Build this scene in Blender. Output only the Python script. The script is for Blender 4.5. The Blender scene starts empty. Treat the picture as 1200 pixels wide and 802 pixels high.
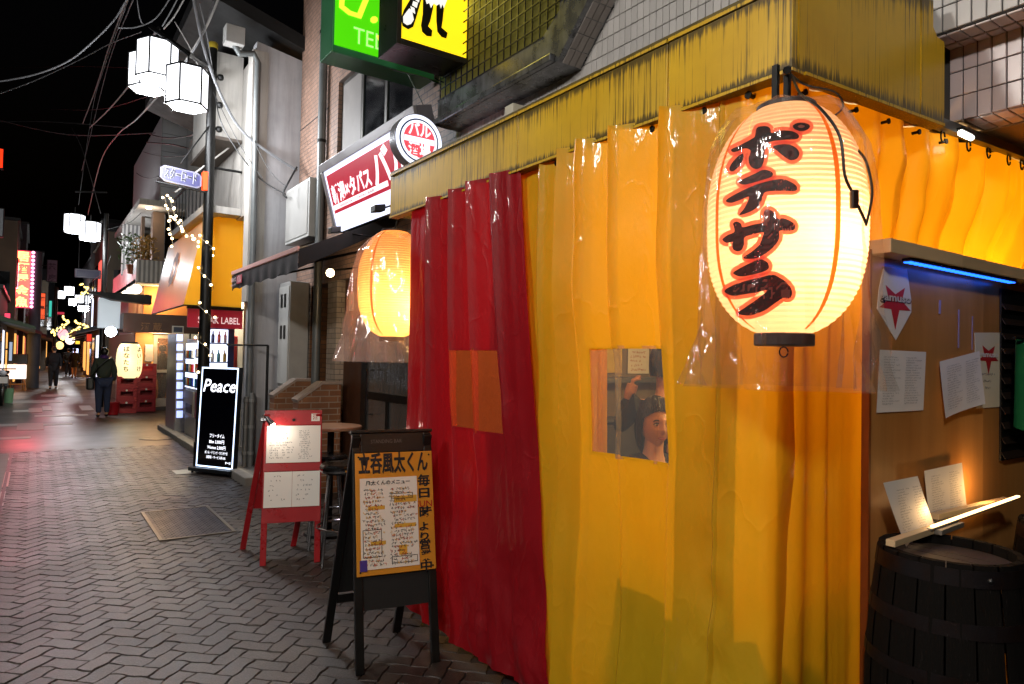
import bpy, bmesh, math, random
from mathutils import Vector, Matrix, noise
from mathutils.geometry import delaunay_2d_cdt

rng = random.Random(11)
sc = bpy.context.scene
col = sc.collection
rad = math.radians

# ------------------------------------------------------------------ camera
EYE = Vector((0.0, 0.0, 1.6))
YAW, PITCH, ROLL = rad(35), rad(1.36), rad(1.1)
F0 = Vector((math.sin(YAW), math.cos(YAW), 0)); R0 = Vector((math.cos(YAW), -math.sin(YAW), 0)); U0 = Vector((0, 0, 1))
FW = F0 * math.cos(PITCH) + U0 * math.sin(PITCH)
UP_ = -F0 * math.sin(PITCH) + U0 * math.cos(PITCH)
RT = R0 * math.cos(ROLL) + UP_ * math.sin(ROLL)
UP = -R0 * math.sin(ROLL) + UP_ * math.cos(ROLL)
cd = bpy.data.cameras.new('camera'); cam = bpy.data.objects.new('camera', cd); col.objects.link(cam)
cd.lens = 24; cd.sensor_width = 36; cd.clip_start = 0.05; cd.clip_end = 1500
cam.matrix_world = Matrix(((RT.x, UP.x, -FW.x, EYE.x), (RT.y, UP.y, -FW.y, EYE.y), (RT.z, UP.z, -FW.z, EYE.z), (0, 0, 0, 1)))
sc.camera = cam

def at(px, py, X=None, Y=None, Z=None, d=None):
    """The point of the place that lies on a known plane and was measured at a pixel of the 1200 x 802 photograph."""
    r = FW + RT * ((px - 600) / 800) + UP * ((401 - py) / 800)
    if X is not None: t = X / r.x
    elif Y is not None: t = Y / r.y
    elif Z is not None: t = (Z - EYE.z) / r.z
    else: t = d
    return EYE + r * t

def proj(p):
    v = Vector(p) - EYE; d = v.dot(FW)
    if d <= 0.05: return None
    return 600 + 800 * v.dot(RT) / d, 401 - 800 * v.dot(UP) / d, d

# ------------------------------------------------------------------ world, exposure
w = bpy.data.worlds.new('World'); sc.world = w; w.use_nodes = True
nt = w.node_tree; sky = nt.nodes.new('ShaderNodeTexSky'); sky.sky_type = 'NISHITA'; sky.sun_disc = False
sky.sun_elevation = rad(-4); sky.sun_rotation = rad(200)
nt.nodes['Background'].inputs['Strength'].default_value = 0.05
nt.links.new(sky.outputs[0], nt.nodes['Background'].inputs[0])
sc.view_settings.view_transform = 'Standard'; sc.view_settings.look = 'None'
sc.view_settings.exposure = 0.06; sc.view_settings.gamma = 1.0
sc.render.engine = 'CYCLES'
sc.cycles.use_denoising = True
sc.cycles.max_bounces = 8; sc.cycles.transparent_max_bounces = 16
sc.cycles.sample_clamp_indirect = 3.0
sc.cycles.caustics_reflective = False; sc.cycles.caustics_refractive = False

def lamp(name, kind, loc, energy, color=(1, 1, 1), size=0.05, target=None, spot=None):
    l = bpy.data.lights.new(name, kind); l.energy = energy; l.color = color
    if kind in ('POINT', 'SPOT'): l.shadow_soft_size = size
    if kind == 'AREA': l.size = size
    o = bpy.data.objects.new(name, l); col.objects.link(o); o.location = loc
    if target is not None:
        o.rotation_euler = (Vector(target) - Vector(loc)).to_track_quat('-Z', 'Y').to_euler()
    if spot: l.spot_size = rad(spot); l.spot_blend = 0.6
    return o

# ------------------------------------------------------------------ materials
def C(h):
    h = h.lstrip('#')
    f = lambda c: c / 12.92 if c <= 0.04045 else ((c + 0.055) / 1.055) ** 2.4
    return tuple(f(int(h[i:i + 2], 16) / 255) for i in (0, 2, 4))

class NT:
    def __init__(s, name):
        s.m = bpy.data.materials.new(name); s.m.use_nodes = True; s.t = s.m.node_tree; s.n = s.t.nodes
        s.b = s.n['Principled BSDF']; s.o = s.n['Material Output']
    def new(s, t, **k):
        n = s.n.new('ShaderNode' + t)
        for a, b in k.items():
            if hasattr(n, a): setattr(n, a, b)
            else: n.inputs[a.replace('_', ' ')].default_value = b
        return n
    def link(s, a, b): s.t.links.new(a, b)
    def coord(s, scale=(1, 1, 1), kind='Object'):
        c = s.new('TexCoord'); mp = s.new('Mapping'); mp.inputs['Scale'].default_value = scale
        s.link(c.outputs[kind], mp.inputs[0]); return mp.outputs[0]
    def noise(s, vec, scale, detail=4, rough=.6):
        n = s.new('TexNoise'); n.inputs['Scale'].default_value = scale; n.inputs['Detail'].default_value = detail; n.inputs['Roughness'].default_value = rough
        s.link(vec, n.inputs['Vector']); return n.outputs['Fac']
    def ramp(s, fac, stops):
        r = s.new('ValToRGB'); e = r.color_ramp.elements
        while len(e) < len(stops): e.new(0.5)
        for i, (p, c) in enumerate(stops):
            e[i].position = p; e[i].color = (*c, 1) if not isinstance(c, (int, float)) else (c, c, c, 1)
        s.link(fac, r.inputs[0]); return r.outputs[0]
    def mix(s, fac, a, b, mode='MIX'):
        m = s.new('Mix', data_type='RGBA', blend_type=mode)
        for sock, v in ((m.inputs[0], fac), (m.inputs[6], a), (m.inputs[7], b)):
            if hasattr(v, 'links') or hasattr(v, 'is_linked'): s.link(v, sock)
            elif isinstance(v, (int, float)): sock.default_value = v
            else: sock.default_value = (*v, 1)
        return m.outputs[2]
    def bump(s, h, strength=.3, dist=.01):
        b = s.new('Bump'); b.inputs['Strength'].default_value = strength; b.inputs['Distance'].default_value = dist
        s.link(h, b.inputs['Height']); s.link(b.outputs[0], s.b.inputs['Normal']); return b.outputs[0]

MATS = {}
def mat(name, c='#808080', rough=.6, metal=0, var=.25, vs=6, bump=.15, bs=60, spec=.5, coat=0, stretch=(1, 1, 1), c2=None, dirt=0):
    if name in MATS: return MATS[name]
    t = NT(name); base = C(c)
    v = t.coord(stretch)
    n1 = t.noise(v, vs, 5)
    dark = C(c2) if c2 else tuple(x * (1 - var) for x in base)
    colr = t.ramp(n1, [(.3, dark), (.72, base)])
    if dirt:
        n3 = t.noise(t.coord((8, 8, .6)), 2.2, 6)
        colr = t.mix(t.ramp(n3, [(.45, 0), (.75, dirt)]), colr, (.02, .018, .014))
    t.link(colr, t.b.inputs['Base Color'])
    t.b.inputs['Metallic'].default_value = metal
    t.b.inputs['Specular IOR Level'].default_value = spec
    t.b.inputs['Coat Weight'].default_value = coat
    n2 = t.noise(v, bs, 3)
    rr = t.ramp(n1, [(.2, max(.02, rough - .12)), (.8, min(1, rough + .1))])
    t.link(rr, t.b.inputs['Roughness'])
    if bump: t.bump(n2, bump, .004)
    MATS[name] = t.m; return t.m

def emit(name, c, s, c_base=None):
    if name in MATS: return MATS[name]
    t = NT(name); t.b.inputs['Base Color'].default_value = (*C(c_base or c), 1)
    v = t.coord(); n = t.noise(v, 3, 2)
    t.link(t.ramp(n, [(.2, tuple(x * .86 for x in C(c))), (.8, C(c))]), t.b.inputs['Emission Color'])
    t.b.inputs['Emission Strength'].default_value = s; t.b.inputs['Roughness'].default_value = .35
    MATS[name] = t.m; return t.m

def vinyl(name, c, ct, rough=.22, trans=.5, bump=.12):
    """PVC sheet: a glossy diffuse skin that also lets light through."""
    t = NT(name); v = t.coord((1, 1, .45)); n = t.noise(v, 5, 4)
    t.link(t.ramp(n, [(.25, tuple(x * .86 for x in C(c))), (.75, C(c))]), t.b.inputs['Base Color'])
    t.b.inputs['Roughness'].default_value = .55; t.b.inputs['Specular IOR Level'].default_value = .4
    t.b.inputs['Coat Weight'].default_value = .55; t.b.inputs['Coat Roughness'].default_value = rough
    cr = t.noise(t.coord((1, 1, .55)), 3.2, 3, .55); ab = t.new('Math', operation='SUBTRACT'); t.link(cr, ab.inputs[0]); ab.inputs[1].default_value = .5
    a2 = t.new('Math', operation='ABSOLUTE'); t.link(ab.outputs[0], a2.inputs[0]); ridge = t.ramp(a2.outputs[0], [(0, 1), (.018, .25), (.06, 0)])
    hs = t.new('Math', operation='MULTIPLY_ADD'); t.link(ridge, hs.inputs[0]); hs.inputs[1].default_value = .22; t.link(t.noise(t.coord((1, 1, .5)), 9, 4), hs.inputs[2])
    nb = t.bump(hs.outputs[0], bump, .03)
    t.link(nb, t.b.inputs['Coat Normal'])
    tr = t.new('BsdfTranslucent'); tr.inputs[0].default_value = (*C(ct), 1)
    ms = t.new('MixShader'); ms.inputs[0].default_value = trans
    t.link(t.b.outputs[0], ms.inputs[1]); t.link(tr.outputs[0], ms.inputs[2]); t.link(ms.outputs[0], t.o.inputs[0])
    MATS[name] = t.m; return t.m

def clear_film(name, tint=(1, 1, 1), gloss=.16, rough=.06, haze=.04, milk=(.85, .82, .8), glow=0):
    t = NT(name); tr = t.new('BsdfTransparent'); tr.inputs[0].default_value = (*tint, 1)
    gl = t.new('BsdfGlossy'); gl.inputs['Roughness'].default_value = rough
    t.b.inputs['Base Color'].default_value = (*milk, 1)
    lw = t.new('LayerWeight'); lw.inputs[0].default_value = .35
    nb = t.new('Bump'); nb.inputs['Strength'].default_value = .5; nb.inputs['Distance'].default_value = .02
    t.link(t.noise(t.coord((1, 1, .35)), 14, 4), nb.inputs['Height']); t.link(nb.outputs[0], gl.inputs['Normal'])
    mh = t.new('MixShader'); mh.inputs[0].default_value = haze
    tl = t.new('BsdfTranslucent'); tl.inputs[0].default_value = (*milk, 1); mg = t.new('MixShader'); mg.inputs[0].default_value = glow
    t.link(t.b.outputs[0], mg.inputs[1]); t.link(tl.outputs[0], mg.inputs[2])
    t.link(tr.outputs[0], mh.inputs[1]); t.link(mg.outputs[0], mh.inputs[2])
    mr = t.new('MapRange'); mr.inputs[3].default_value = gloss * .35; mr.inputs[4].default_value = min(.7, gloss * 3)
    t.link(lw.outputs['Facing'], mr.inputs[0])
    ms = t.new('MixShader'); t.link(mr.outputs[0], ms.inputs[0]); t.link(mh.outputs[0], ms.inputs[1]); t.link(gl.outputs[0], ms.inputs[2])
    t.link(ms.outputs[0], t.o.inputs[0]); MATS[name] = t.m; return t.m

def brick_mat(name, c1, c2, mortar, bw, bh, rough=.6, axis='y', msize=.06, bump=.6, offset=.5):
    """Small facing tiles, too fine to build singly: axis is the wall's horizontal axis."""
    t = NT(name); c = t.new('TexCoord'); sp = t.new('SeparateXYZ'); cb = t.new('CombineXYZ')
    t.link(c.outputs['Object'], sp.inputs[0])
    if axis == 'xy':
        ad = t.new('Math', operation='ADD'); t.link(sp.outputs[0], ad.inputs[0]); t.link(sp.outputs[1], ad.inputs[1]); h = ad.outputs[0]
    else: h = sp.outputs['XYZ'.index(axis.upper())]
    t.link(h, cb.inputs[0]); t.link(sp.outputs[2], cb.inputs[1])
    b = t.new('TexBrick'); b.offset = offset; b.inputs['Scale'].default_value = 1; b.inputs['Brick Width'].default_value = bw; b.inputs['Row Height'].default_value = bh
    b.inputs['Mortar Size'].default_value = bh * msize; b.inputs['Mortar Smooth'].default_value = .2; b.inputs['Bias'].default_value = 0
    b.inputs['Color1'].default_value = (*C(c1), 1); b.inputs['Color2'].default_value = (*C(c2), 1); b.inputs['Mortar'].default_value = (*C(mortar), 1)
    t.link(cb.outputs[0], b.inputs['Vector'])
    n = t.noise(t.coord((1, 1, .5)), 2.5, 5)
    colr = t.mix(t.ramp(n, [(.35, .45), (.7, 0)]), b.outputs['Color'], (.03, .028, .025))
    t.link(colr, t.b.inputs['Base Color']); t.b.inputs['Roughness'].default_value = rough
    inv = t.new('Invert'); t.link(b.outputs['Fac'], inv.inputs['Color']); t.bump(inv.outputs[0], bump, .006)
    MATS[name] = t.m; return t.m

# ------------------------------------------------------------------ mesh helpers
class MB:
    def __init__(s): s.v = []; s.f = []; s.m = []
    def add(s, vs, fs, mi=0):
        o = len(s.v); s.v += [tuple(p) for p in vs]; s.f += [tuple(i + o for i in f) for f in fs]; s.m += [mi] * len(fs); return s
    def box(s, x0, x1, y0, y1, z0, z1, mi=0):
        x0, x1 = min(x0, x1), max(x0, x1); y0, y1 = min(y0, y1), max(y0, y1); z0, z1 = min(z0, z1), max(z0, z1)
        return s.add([(x0, y0, z0), (x1, y0, z0), (x1, y1, z0), (x0, y1, z0), (x0, y0, z1), (x1, y0, z1), (x1, y1, z1), (x0, y1, z1)],
                     [(0, 3, 2, 1), (4, 5, 6, 7), (0, 1, 5, 4), (1, 2, 6, 5), (2, 3, 7, 6), (3, 0, 4, 7)], mi)
    def obox(s, o, u, v, n, mi=0):
        """box from corner o along the vectors u, v, n"""
        o, u, v, n = map(Vector, (o, u, v, n))
        return s.add([o, o + u, o + u + v, o + v, o + n, o + u + n, o + u + v + n, o + v + n],
                     [(0, 3, 2, 1), (4, 5, 6, 7), (0, 1, 5, 4), (1, 2, 6, 5), (2, 3, 7, 6), (3, 0, 4, 7)], mi)
    def quad(s, *p, mi=0): return s.add(p, [tuple(range(len(p)))], mi)
    def prism(s, pts, vec, mi=0):
        n = len(pts); vec = Vector(vec); a = [Vector(p) for p in pts]
        return s.add(a + [p + vec for p in a], [tuple(range(n - 1, -1, -1)), tuple(range(n, 2 * n))] + [(i, (i + 1) % n, n + (i + 1) % n, n + i) for i in range(n)], mi)
    def tube(s, pts, r, n=8, mi=0):
        pts = [Vector(p) for p in pts]; rs = r if isinstance(r, (list, tuple)) else [r] * len(pts)
        vs, fs = [], []; prev = None
        for i, p in enumerate(pts):
            d = (pts[min(i + 1, len(pts) - 1)] - pts[max(i - 1, 0)]); d = d.normalized() if d.length > 1e-9 else Vector((0, 0, 1))
            a = prev if prev is not None else (Vector((0, 0, 1)) if abs(d.z) < .9 else Vector((1, 0, 0)))
            a = (a - d * a.dot(d)).normalized(); b = d.cross(a); prev = a
            vs += [p + (a * math.cos(2 * math.pi * k / n) + b * math.sin(2 * math.pi * k / n)) * rs[i] for k in range(n)]
        for i in range(len(pts) - 1):
            for k in range(n):
                k2 = (k + 1) % n; fs.append((i * n + k, i * n + k2, (i + 1) * n + k2, (i + 1) * n + k))
        fs.append(tuple(range(n - 1, -1, -1))); fs.append(tuple(range((len(pts) - 1) * n, len(pts) * n)))
        return s.add(vs, fs, mi)
    def lathe(s, prof, c=(0, 0, 0), n=32, mi=0, cap=True):
        vs, fs = [], []; c = Vector(c); m = len(prof)
        for r, z in prof: vs += [c + Vector((r * math.cos(2 * math.pi * k / n), r * math.sin(2 * math.pi * k / n), z)) for k in range(n)]
        for i in range(m - 1):
            for k in range(n):
                k2 = (k + 1) % n; fs.append((i * n + k, i * n + k2, (i + 1) * n + k2, (i + 1) * n + k))
        if cap: fs.append(tuple(range(n - 1, -1, -1))); fs.append(tuple(range((m - 1) * n, m * n)))
        return s.add(vs, fs, mi)
    def disc(s, c, u, v, r, n=24, mi=0): 
        c, u, v = map(Vector, (c, u, v)); return s.add([c + (u * math.cos(2 * math.pi * k / n) + v * math.sin(2 * math.pi * k / n)) * r for k in range(n)], [tuple(range(n))], mi)
    def ball(s, c, r, n=10, mi=0, sz=(1, 1, 1)):
        m = max(4, n // 2); prof = []
        c = Vector(c); vs = [c + Vector((0, 0, -r * sz[2]))]; fs = []
        for i in range(1, m):
            t = math.pi * i / m
            vs += [c + Vector((r * math.sin(t) * math.cos(2 * math.pi * k / n) * sz[0], r * math.sin(t) * math.sin(2 * math.pi * k / n) * sz[1], -r * math.cos(t) * sz[2])) for k in range(n)]
        vs.append(c + Vector((0, 0, r * sz[2])))
        for k in range(n):
            k2 = (k + 1) % n; fs.append((0, 1 + k2, 1 + k))
            for i in range(m - 2): fs.append((1 + i * n + k, 1 + i * n + k2, 1 + (i + 1) * n + k2, 1 + (i + 1) * n + k))
            fs.append((1 + (m - 2) * n + k, 1 + (m - 2) * n + k2, len(vs) - 1))
        return s.add(vs, fs, mi)
    def text(s, body, size, o, u, w, mi=0, bold=.0, align='L', thick=.0012, fit=None, shear=0):
        """flat print of real characters: origin o, writing direction u, up direction w"""
        vs, fs, wid = glyphs(body, bold, shear)
        o, u, w = Vector(o), Vector(u).normalized(), Vector(w).normalized(); n = u.cross(w).normalized()
        sx = size if fit is None else fit / max(wid, 1e-6)
        off = {'L': 0, 'C': -wid / 2, 'R': -wid}[align]
        return s.add([o + u * ((p[0] + off) * sx) + w * (p[1] * size) + n * thick for p in vs], fs, mi)
    def rough(s, amt, sc_=3.0):
        s.v = [tuple(Vector(p) + noise.noise_vector(Vector(p) * sc_) * amt) for p in s.v]; return s

_G = {}
def glyphs(body, bold, shear):
    k = (body, bold, shear)
    if k not in _G:
        c = bpy.data.curves.new('t', 'FONT'); c.body = body; c.size = 1; c.offset = bold; c.resolution_u = 2; c.shear = shear
        o = bpy.data.objects.new('t', c); col.objects.link(o)
        dg = bpy.context.evaluated_depsgraph_get(); me = bpy.data.meshes.new_from_object(o.evaluated_get(dg))
        vs = [tuple(v.co) for v in me.vertices]; fs = [tuple(p.vertices) for p in me.polygons]
        bpy.data.objects.remove(o); bpy.data.curves.remove(c); bpy.data.meshes.remove(me)
        if vs:
            x0 = min(v[0] for v in vs); x1 = max(v[0] for v in vs); vs = [(v[0] - x0, v[1], 0) for v in vs]
        else: x0 = x1 = 0
        _G[k] = (vs, fs, x1 - x0)
    return _G[k]

def tag(o, label=None, cat=None, group=None, kind=None):
    if label: o['label'] = label
    if cat: o['category'] = cat
    if group: o['group'] = group
    if kind: o['kind'] = kind
    return o

def mesh_of(name, mb, mats, smooth=False, fixn=False, origin=(0, 0, 0)):
    me = bpy.data.meshes.new(name); o = Vector(origin)
    me.from_pydata([tuple(Vector(p) - o) for p in mb.v] if o.length else mb.v, [], mb.f)
    for m in (mats if isinstance(mats, (list, tuple)) else [mats]): me.materials.append(m)
    if any(mb.m): me.polygons.foreach_set('material_index', mb.m)
    if fixn:
        bm = bmesh.new(); bm.from_mesh(me); bmesh.ops.recalc_face_normals(bm, faces=bm.faces); bm.to_mesh(me); bm.free()
    if smooth:
        me.polygons.foreach_set('use_smooth', [True] * len(me.polygons)); me.set_sharp_from_angle(angle=rad(38))
    me.update(); return me

def obj(name, mb, mats, parent=None, smooth=False, bevel=0, fixn=False, label=None, kind=None):
    """one mesh object; world coordinates in, origin at its own base"""
    xs = [p[0] for p in mb.v]; ys = [p[1] for p in mb.v]; zs = [p[2] for p in mb.v]
    org = Vector(((min(xs) + max(xs)) / 2, (min(ys) + max(ys)) / 2, min(zs)))
    me = mesh_of(name, mb, mats, smooth, fixn, org)
    o = bpy.data.objects.new(name, me); col.objects.link(o); o.location = org
    if parent is not None: put(o, parent)
    if bevel:
        b = o.modifiers.new('bevel', 'BEVEL'); b.width = bevel; b.segments = 2; b.limit_method = 'ANGLE'; b.angle_limit = rad(40)
    if kind is None and name in ('handwriting', 'writing', 'pen_frames', 'highlighter', 'brush_writing', 'small_print'): kind = 'stuff'
    tag(o, label, kind=kind); return o

def world_loc(o):
    p = Vector(o.location)
    while o.parent: o = o.parent; p = p + Vector(o.location)
    return p

def put(o, parent):
    o.parent = parent; o.location = Vector(o.location) - world_loc(parent)

def thing(name, label, cat, loc, group=None):
    o = bpy.data.objects.new(name, None); col.objects.link(o); o.location = loc; o.empty_display_size = .2
    return tag(o, label, cat, group)

def dup(root, loc, rz=0, label=None, scale=1):
    r = root.copy(); col.objects.link(r); r.location = loc; r.rotation_euler = (0, 0, rz); r.scale = (scale,) * 3
    if label: r['label'] = label
    for ch in list(root.children):
        c = ch.copy(); col.objects.link(c); c.parent = r
        for g in list(ch.children):
            d = g.copy(); col.objects.link(d); d.parent = c
    return r

def sag(a, b, s, n=16):
    a, b = Vector(a), Vector(b); return [a.lerp(b, i / n) - Vector((0, 0, s * 4 * (i / n) * (1 - i / n))) for i in range(n + 1)]

def scribble(mb, o, u, w, wid, hgt, size, mi=0, dens=.8, r=rng, seed=None, th=.0011, gap=1.7):
    """rows of small pen strokes: hand writing too small to read, as in the photograph"""
    o, u, w = Vector(o), Vector(u).normalized(), Vector(w).normalized(); n = u.cross(w).normalized() * th
    y = hgt - size
    while y > 0:
        x = r.random() * size
        end = wid * (.55 + .45 * r.random())
        while x < end:
            if r.random() < dens:
                for _ in range(3):
                    a = r.choice((0, .1, 1.5, 1.6, .8, 2.3)) + r.uniform(-.2, .2); l = size * r.uniform(.35, .8); t = size * .085
                    c = o + u * (x + size * r.uniform(.1, .7)) + w * (y + size * r.uniform(.1, .8)) + n
                    d = (u * math.cos(a) + w * math.sin(a)) * l / 2; e = (-u * math.sin(a) + w * math.cos(a)) * t
                    mb.quad(c - d - e, c + d - e * .6, c + d + e * .6, c - d + e, mi=mi)
            x += size * r.uniform(.8, 1.05)
        y -= size * gap
# ------------------------------------------------------------------ material list
m_fascia = None
def fascia_material():
    t = NT('fascia_paint'); v = t.coord((1, 1, 1)); n = t.noise(v, 2.5, 5)
    base = t.ramp(n, [(.3, C('#c2980a')), (.75, C('#e0b410'))])
    st = t.noise(t.coord((120, 120, 1.6)), 1.0, 5, .7); big = t.noise(t.coord((.9, .9, .5)), 1.6, 3)
    # run-off streaks: heavier along the top lip and the drip edge
    g = t.new('TexCoord'); sp = t.new('SeparateXYZ'); t.link(g.outputs['Generated'], sp.inputs[0])
    e1 = t.ramp(sp.outputs[2], [(.0, .32), (.12, .10), (.55, .07), (.84, .14), (1.0, .37)])
    sx_ = t.new('SeparateXYZ'); gp_ = t.new('NewGeometry'); t.link(gp_.outputs['Position'], sx_.inputs[0])
    worn = t.ramp(t.noise(t.coord((.5, .5, .5)), 2.0, 3), [(.4, 0), (.8, .22)])
    base = t.mix(worn, base, C('#cdb86a'))
    ad = t.new('Math', operation='ADD'); t.link(st, ad.inputs[0]); t.link(e1, ad.inputs[1])
    a2 = t.new('Math', operation='MULTIPLY_ADD'); t.link(big, a2.inputs[0]); a2.inputs[1].default_value = .5; t.link(ad.outputs[0], a2.inputs[2])
    mask = t.ramp(a2.outputs[0], [(.885, 0), (1.06, .88)])
    t.link(t.mix(mask, base, C('#2a2310')), t.b.inputs['Base Color'])
    t.b.inputs['Roughness'].default_value = .42; t.bump(mask, -.2, .003); return t.m
m_fascia = fascia_material()
m_red = vinyl('vinyl_red', '#960a1a', '#d01424', .08, .30, .3)
m_yel = vinyl('vinyl_yellow', '#dcb81a', '#f2a010', .10, .36, .24)
m_clear = clear_film('clear_vinyl', (.86, .82, .77), .17, .06, .12)
m_bag_milky = clear_film('milky_bag', (.96, .92, .9), .16, .08, .30, (.9, .72, .62), .7)
m_bag = clear_film('clear_bag', (.98, .97, .96), .085, .07, .025)
m_orange_clear = clear_film('orange_clear_vinyl', (1, .30, .08), .12, .1, .30, (.75, .13, .04))
m_dark = mat('dark_iron', '#1c1b1a', .5, .6, .3, 12)
m_black = mat('black_paint', '#0d0d0d', .42, 0, .35, 9, .2, 90)
m_blackmatt = mat('black_matt', '#070707', .7)
m_white = mat('white_paint', '#d8d4cc', .5, 0, .1)
m_paper = mat('paper', '#e9e5df', .7, 0, .06, 4, .1, 30)
m_ink = mat('ink', '#131217', .6, 0, .1)
m_inkg = mat('ink_grey', '#5a5a62', .6, 0, .1)
m_inko = mat('ink_orange', '#c8501a', .6)
m_inkr = mat('ink_red', '#b01818', .5)
m_inky = mat('ink_yellow', '#e0a838', .6)
m_inkp = mat('ink_purple', '#45308c', .6)
m_wood = mat('board_wood', '#d69a56', .34, 0, .35, 3, .15, 40, stretch=(1, 1, .12), c2='#a06a34')
m_ledge = mat('ledge_wood', '#dcc094', .6, 0, .3, 4, .2, 50, stretch=(.3, 1, 1))
m_barrel = mat('barrel_oak', '#120f0d', .85, 0, .5, 5, .5, 50, stretch=(1, 1, .15), spec=.12)
m_barrel_top = mat('barrel_head_oak', '#40342b', .6, 0, .4, 5, .3, 50, stretch=(.2, 1, 1))
m_hoop = mat('hoop_iron', '#16161a', .6, .4, .5, 10, .2, 40, spec=.2, c2='#1c0f0a')
m_cable = mat('cable_black', '#0c0c0c', .5)
m_skin = mat('skin', '#c89878', .5, 0, .08, 5, .05)
m_hair = mat('hair', '#120d0a', .45, 0, .4, 40, .3, 120)
m_cloth = mat('dark_cloth', '#15161a', .85, 0, .3, 8, .3, 120)

# ------------------------------------------------------------------ booth: canopy
BX, BY, BYE = 1.95, 1.26, 4.26          # street face, corner face, far end
ZB, ZT = 2.545, 2.815
cnp = thing('booth_canopy', 'yellow paint canopy streaked with black grime over the vinyl curtains', 'canopy', (2.4, 2.7, ZB))
ys = [BY, at(782, 130, X=BX).y, at(606, 190, X=BX).y, BYE]
for i in range(3):
    obj('fascia_panel', MB().box(BX, BX + .03, ys[i] + (.003 if i else 0), ys[i + 1] - .003, ZB, ZT), m_fascia, cnp, bevel=.003)
    obj('top_lip', MB().box(BX - .006, BX + .05, ys[i] + (.004 if i else -.006), ys[i + 1] - .004, ZT + .001, ZT + .016), m_fascia, cnp)
    obj('drip_lip', MB().box(BX - .004, BX + .06, ys[i] + (.004 if i else -.004), ys[i + 1] - .004, ZB - .014, ZB - .001), m_fascia, cnp)
XN, XR = 2.885, 3.05
zr = lambda x: ZT + (x - BX) * .225         # the roof falls towards the street
FY = lambda x: BY - .062 * (x - BX)         # the corner face is not quite square to the lane
XE = 2.868
def side(x0, x1): return [(x0, FY(x0), ZB), (x1, FY(x1), ZB), (x1, FY(x1), zr(x1)), (x0, FY(x0), zr(x0))]
obj('fascia_panel', MB().prism(side(BX + .033, 2.70), (0, .03, 0)), m_fascia, cnp, fixn=True)
nx0, nx1 = 2.704, XE; XQ = 2.785; fp = lambda x, z: (x, FY(x) - .003, z)
obj('fascia_panel', MB().prism([fp(nx0, ZB), fp(nx1, ZB), fp(nx1, 2.862), fp(XQ + .03, 2.868), fp(XQ, 2.90), fp(XQ, zr(XQ)), fp(nx0, zr(nx0))], (0, .033, 0)), m_fascia, cnp, fixn=True)
obj('drip_lip', MB().obox((BX + .062, FY(BX + .062) - .006, ZB - .014), (XE - BX - .062, -.062 * (XE - BX - .062), 0), (0, .056, 0), (0, 0, .013)), m_fascia, cnp)
obj('end_panel', MB().prism([(BX + .033, BYE - .03, ZB), (2.87, BYE - .03, ZB), (2.87, BYE - .03, zr(2.87)), (BX + .033, BYE - .03, zr(BX))], (0, .027, 0)), m_fascia, cnp, fixn=True)
obj('roof_sheet', MB().prism([(BX, BY, ZT + .018), (2.875, BY, zr(2.875) + .018), (2.875, BYE, zr(2.875) + .018), (BX, BYE, ZT + .018)], (0, 0, .012)), mat('roof_sheet_metal', '#6a5a20', .5, .2, .5, 6), cnp, fixn=True)
obj('soffit', MB().box(BX + .064, 4.6, BY + .054, BYE - .04, ZB + .02, ZB + .035), mat('soffit_board', '#8a5a2c', .6, 0, .4), cnp)
for p in [(655, 186), (703, 167), (722, 157), (767, 139), (828, 113), (880, 92)]:
    q = at(p[0], p[1], X=BX + .038)
    obj('bolt', MB().tube([(q.x - .012, q.y, ZB - .03), (q.x + .03, q.y, ZB - .03)], .008, 8).tube([(q.x - .016, q.y, ZB - .03), (q.x - .010, q.y, ZB - .03)], .014, 8), m_dark, cnp)
for px in (942, 996, 1030, 1062, 1090):
    q = at(px, 110, Y=BY + .05); q.y = FY(q.x) + .05
    obj('bolt', MB().tube([(q.x, q.y + .004, ZB - .033), (q.x, q.y + .03, ZB - .033)], .006, 8).tube([(q.x, q.y, ZB - .033), (q.x, q.y + .006, ZB - .033)], .011, 8), m_dark, cnp)

# ------------------------------------------------------------------ booth: curtains
CX, CY = 2.0, 1.345
def lerp(a, b, t): return a + (b - a) * t
def smooth(a, b, x): t = max(0, min(1, (x - a) / (b - a))); return t * t * (3 - 2 * t)
def curtain(name, path, ztop, zbot, nz, off, mats, hole=None, parent=None, **k):
    """a hanging sheet: path(s) gives plan point and outward normal, off(s, v) the fold depth"""
    mb = MB(); ss = path['s']; n = len(ss); zs = [lerp(ztop, zbot, i / nz) for i in range(nz + 1)]
    if hole: zs = sorted(set([z for z in zs if min(abs(z - hole[2]), abs(z - hole[3])) > .012] + [hole[2], hole[3]]), reverse=True)
    for z in zs:
        v = (ztop - z) / (ztop - zbot)
        for s in ss:
            d, dz, *sh_ = off(s, v); p, nn = path['f'](s + (sh_[0] if sh_ else 0))
            mb.v.append((p[0] + nn[0] * d, p[1] + nn[1] * d, z + dz))
    for j in range(len(zs) - 1):
        for i in range(n - 1):
            if hole:
                sm, zm = (ss[i] + ss[i + 1]) / 2, (zs[j] + zs[j + 1]) / 2
                if hole[0] < sm < hole[1] and hole[3] < zm < hole[2]: continue
            a = j * n + i; mb.f.append((a, a + n, a + n + 1, a + 1)); mb.m.append(0)
    return mb
def nz3(x, y, z): return noise.noise(Vector((x, y, z)))
def creases(s, v, sc_=1.0):
    return .006 * nz3(s * 17 * sc_, v * 1.3, 9.4) + .0022 * nz3(s * 34, v * 2.5, 7.7) + .010 * nz3(s * 3 * sc_, v * 3, 1.7) + .004 * nz3(s * 11 * sc_, v * 7, 5.2) * (.3 + v)
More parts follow.
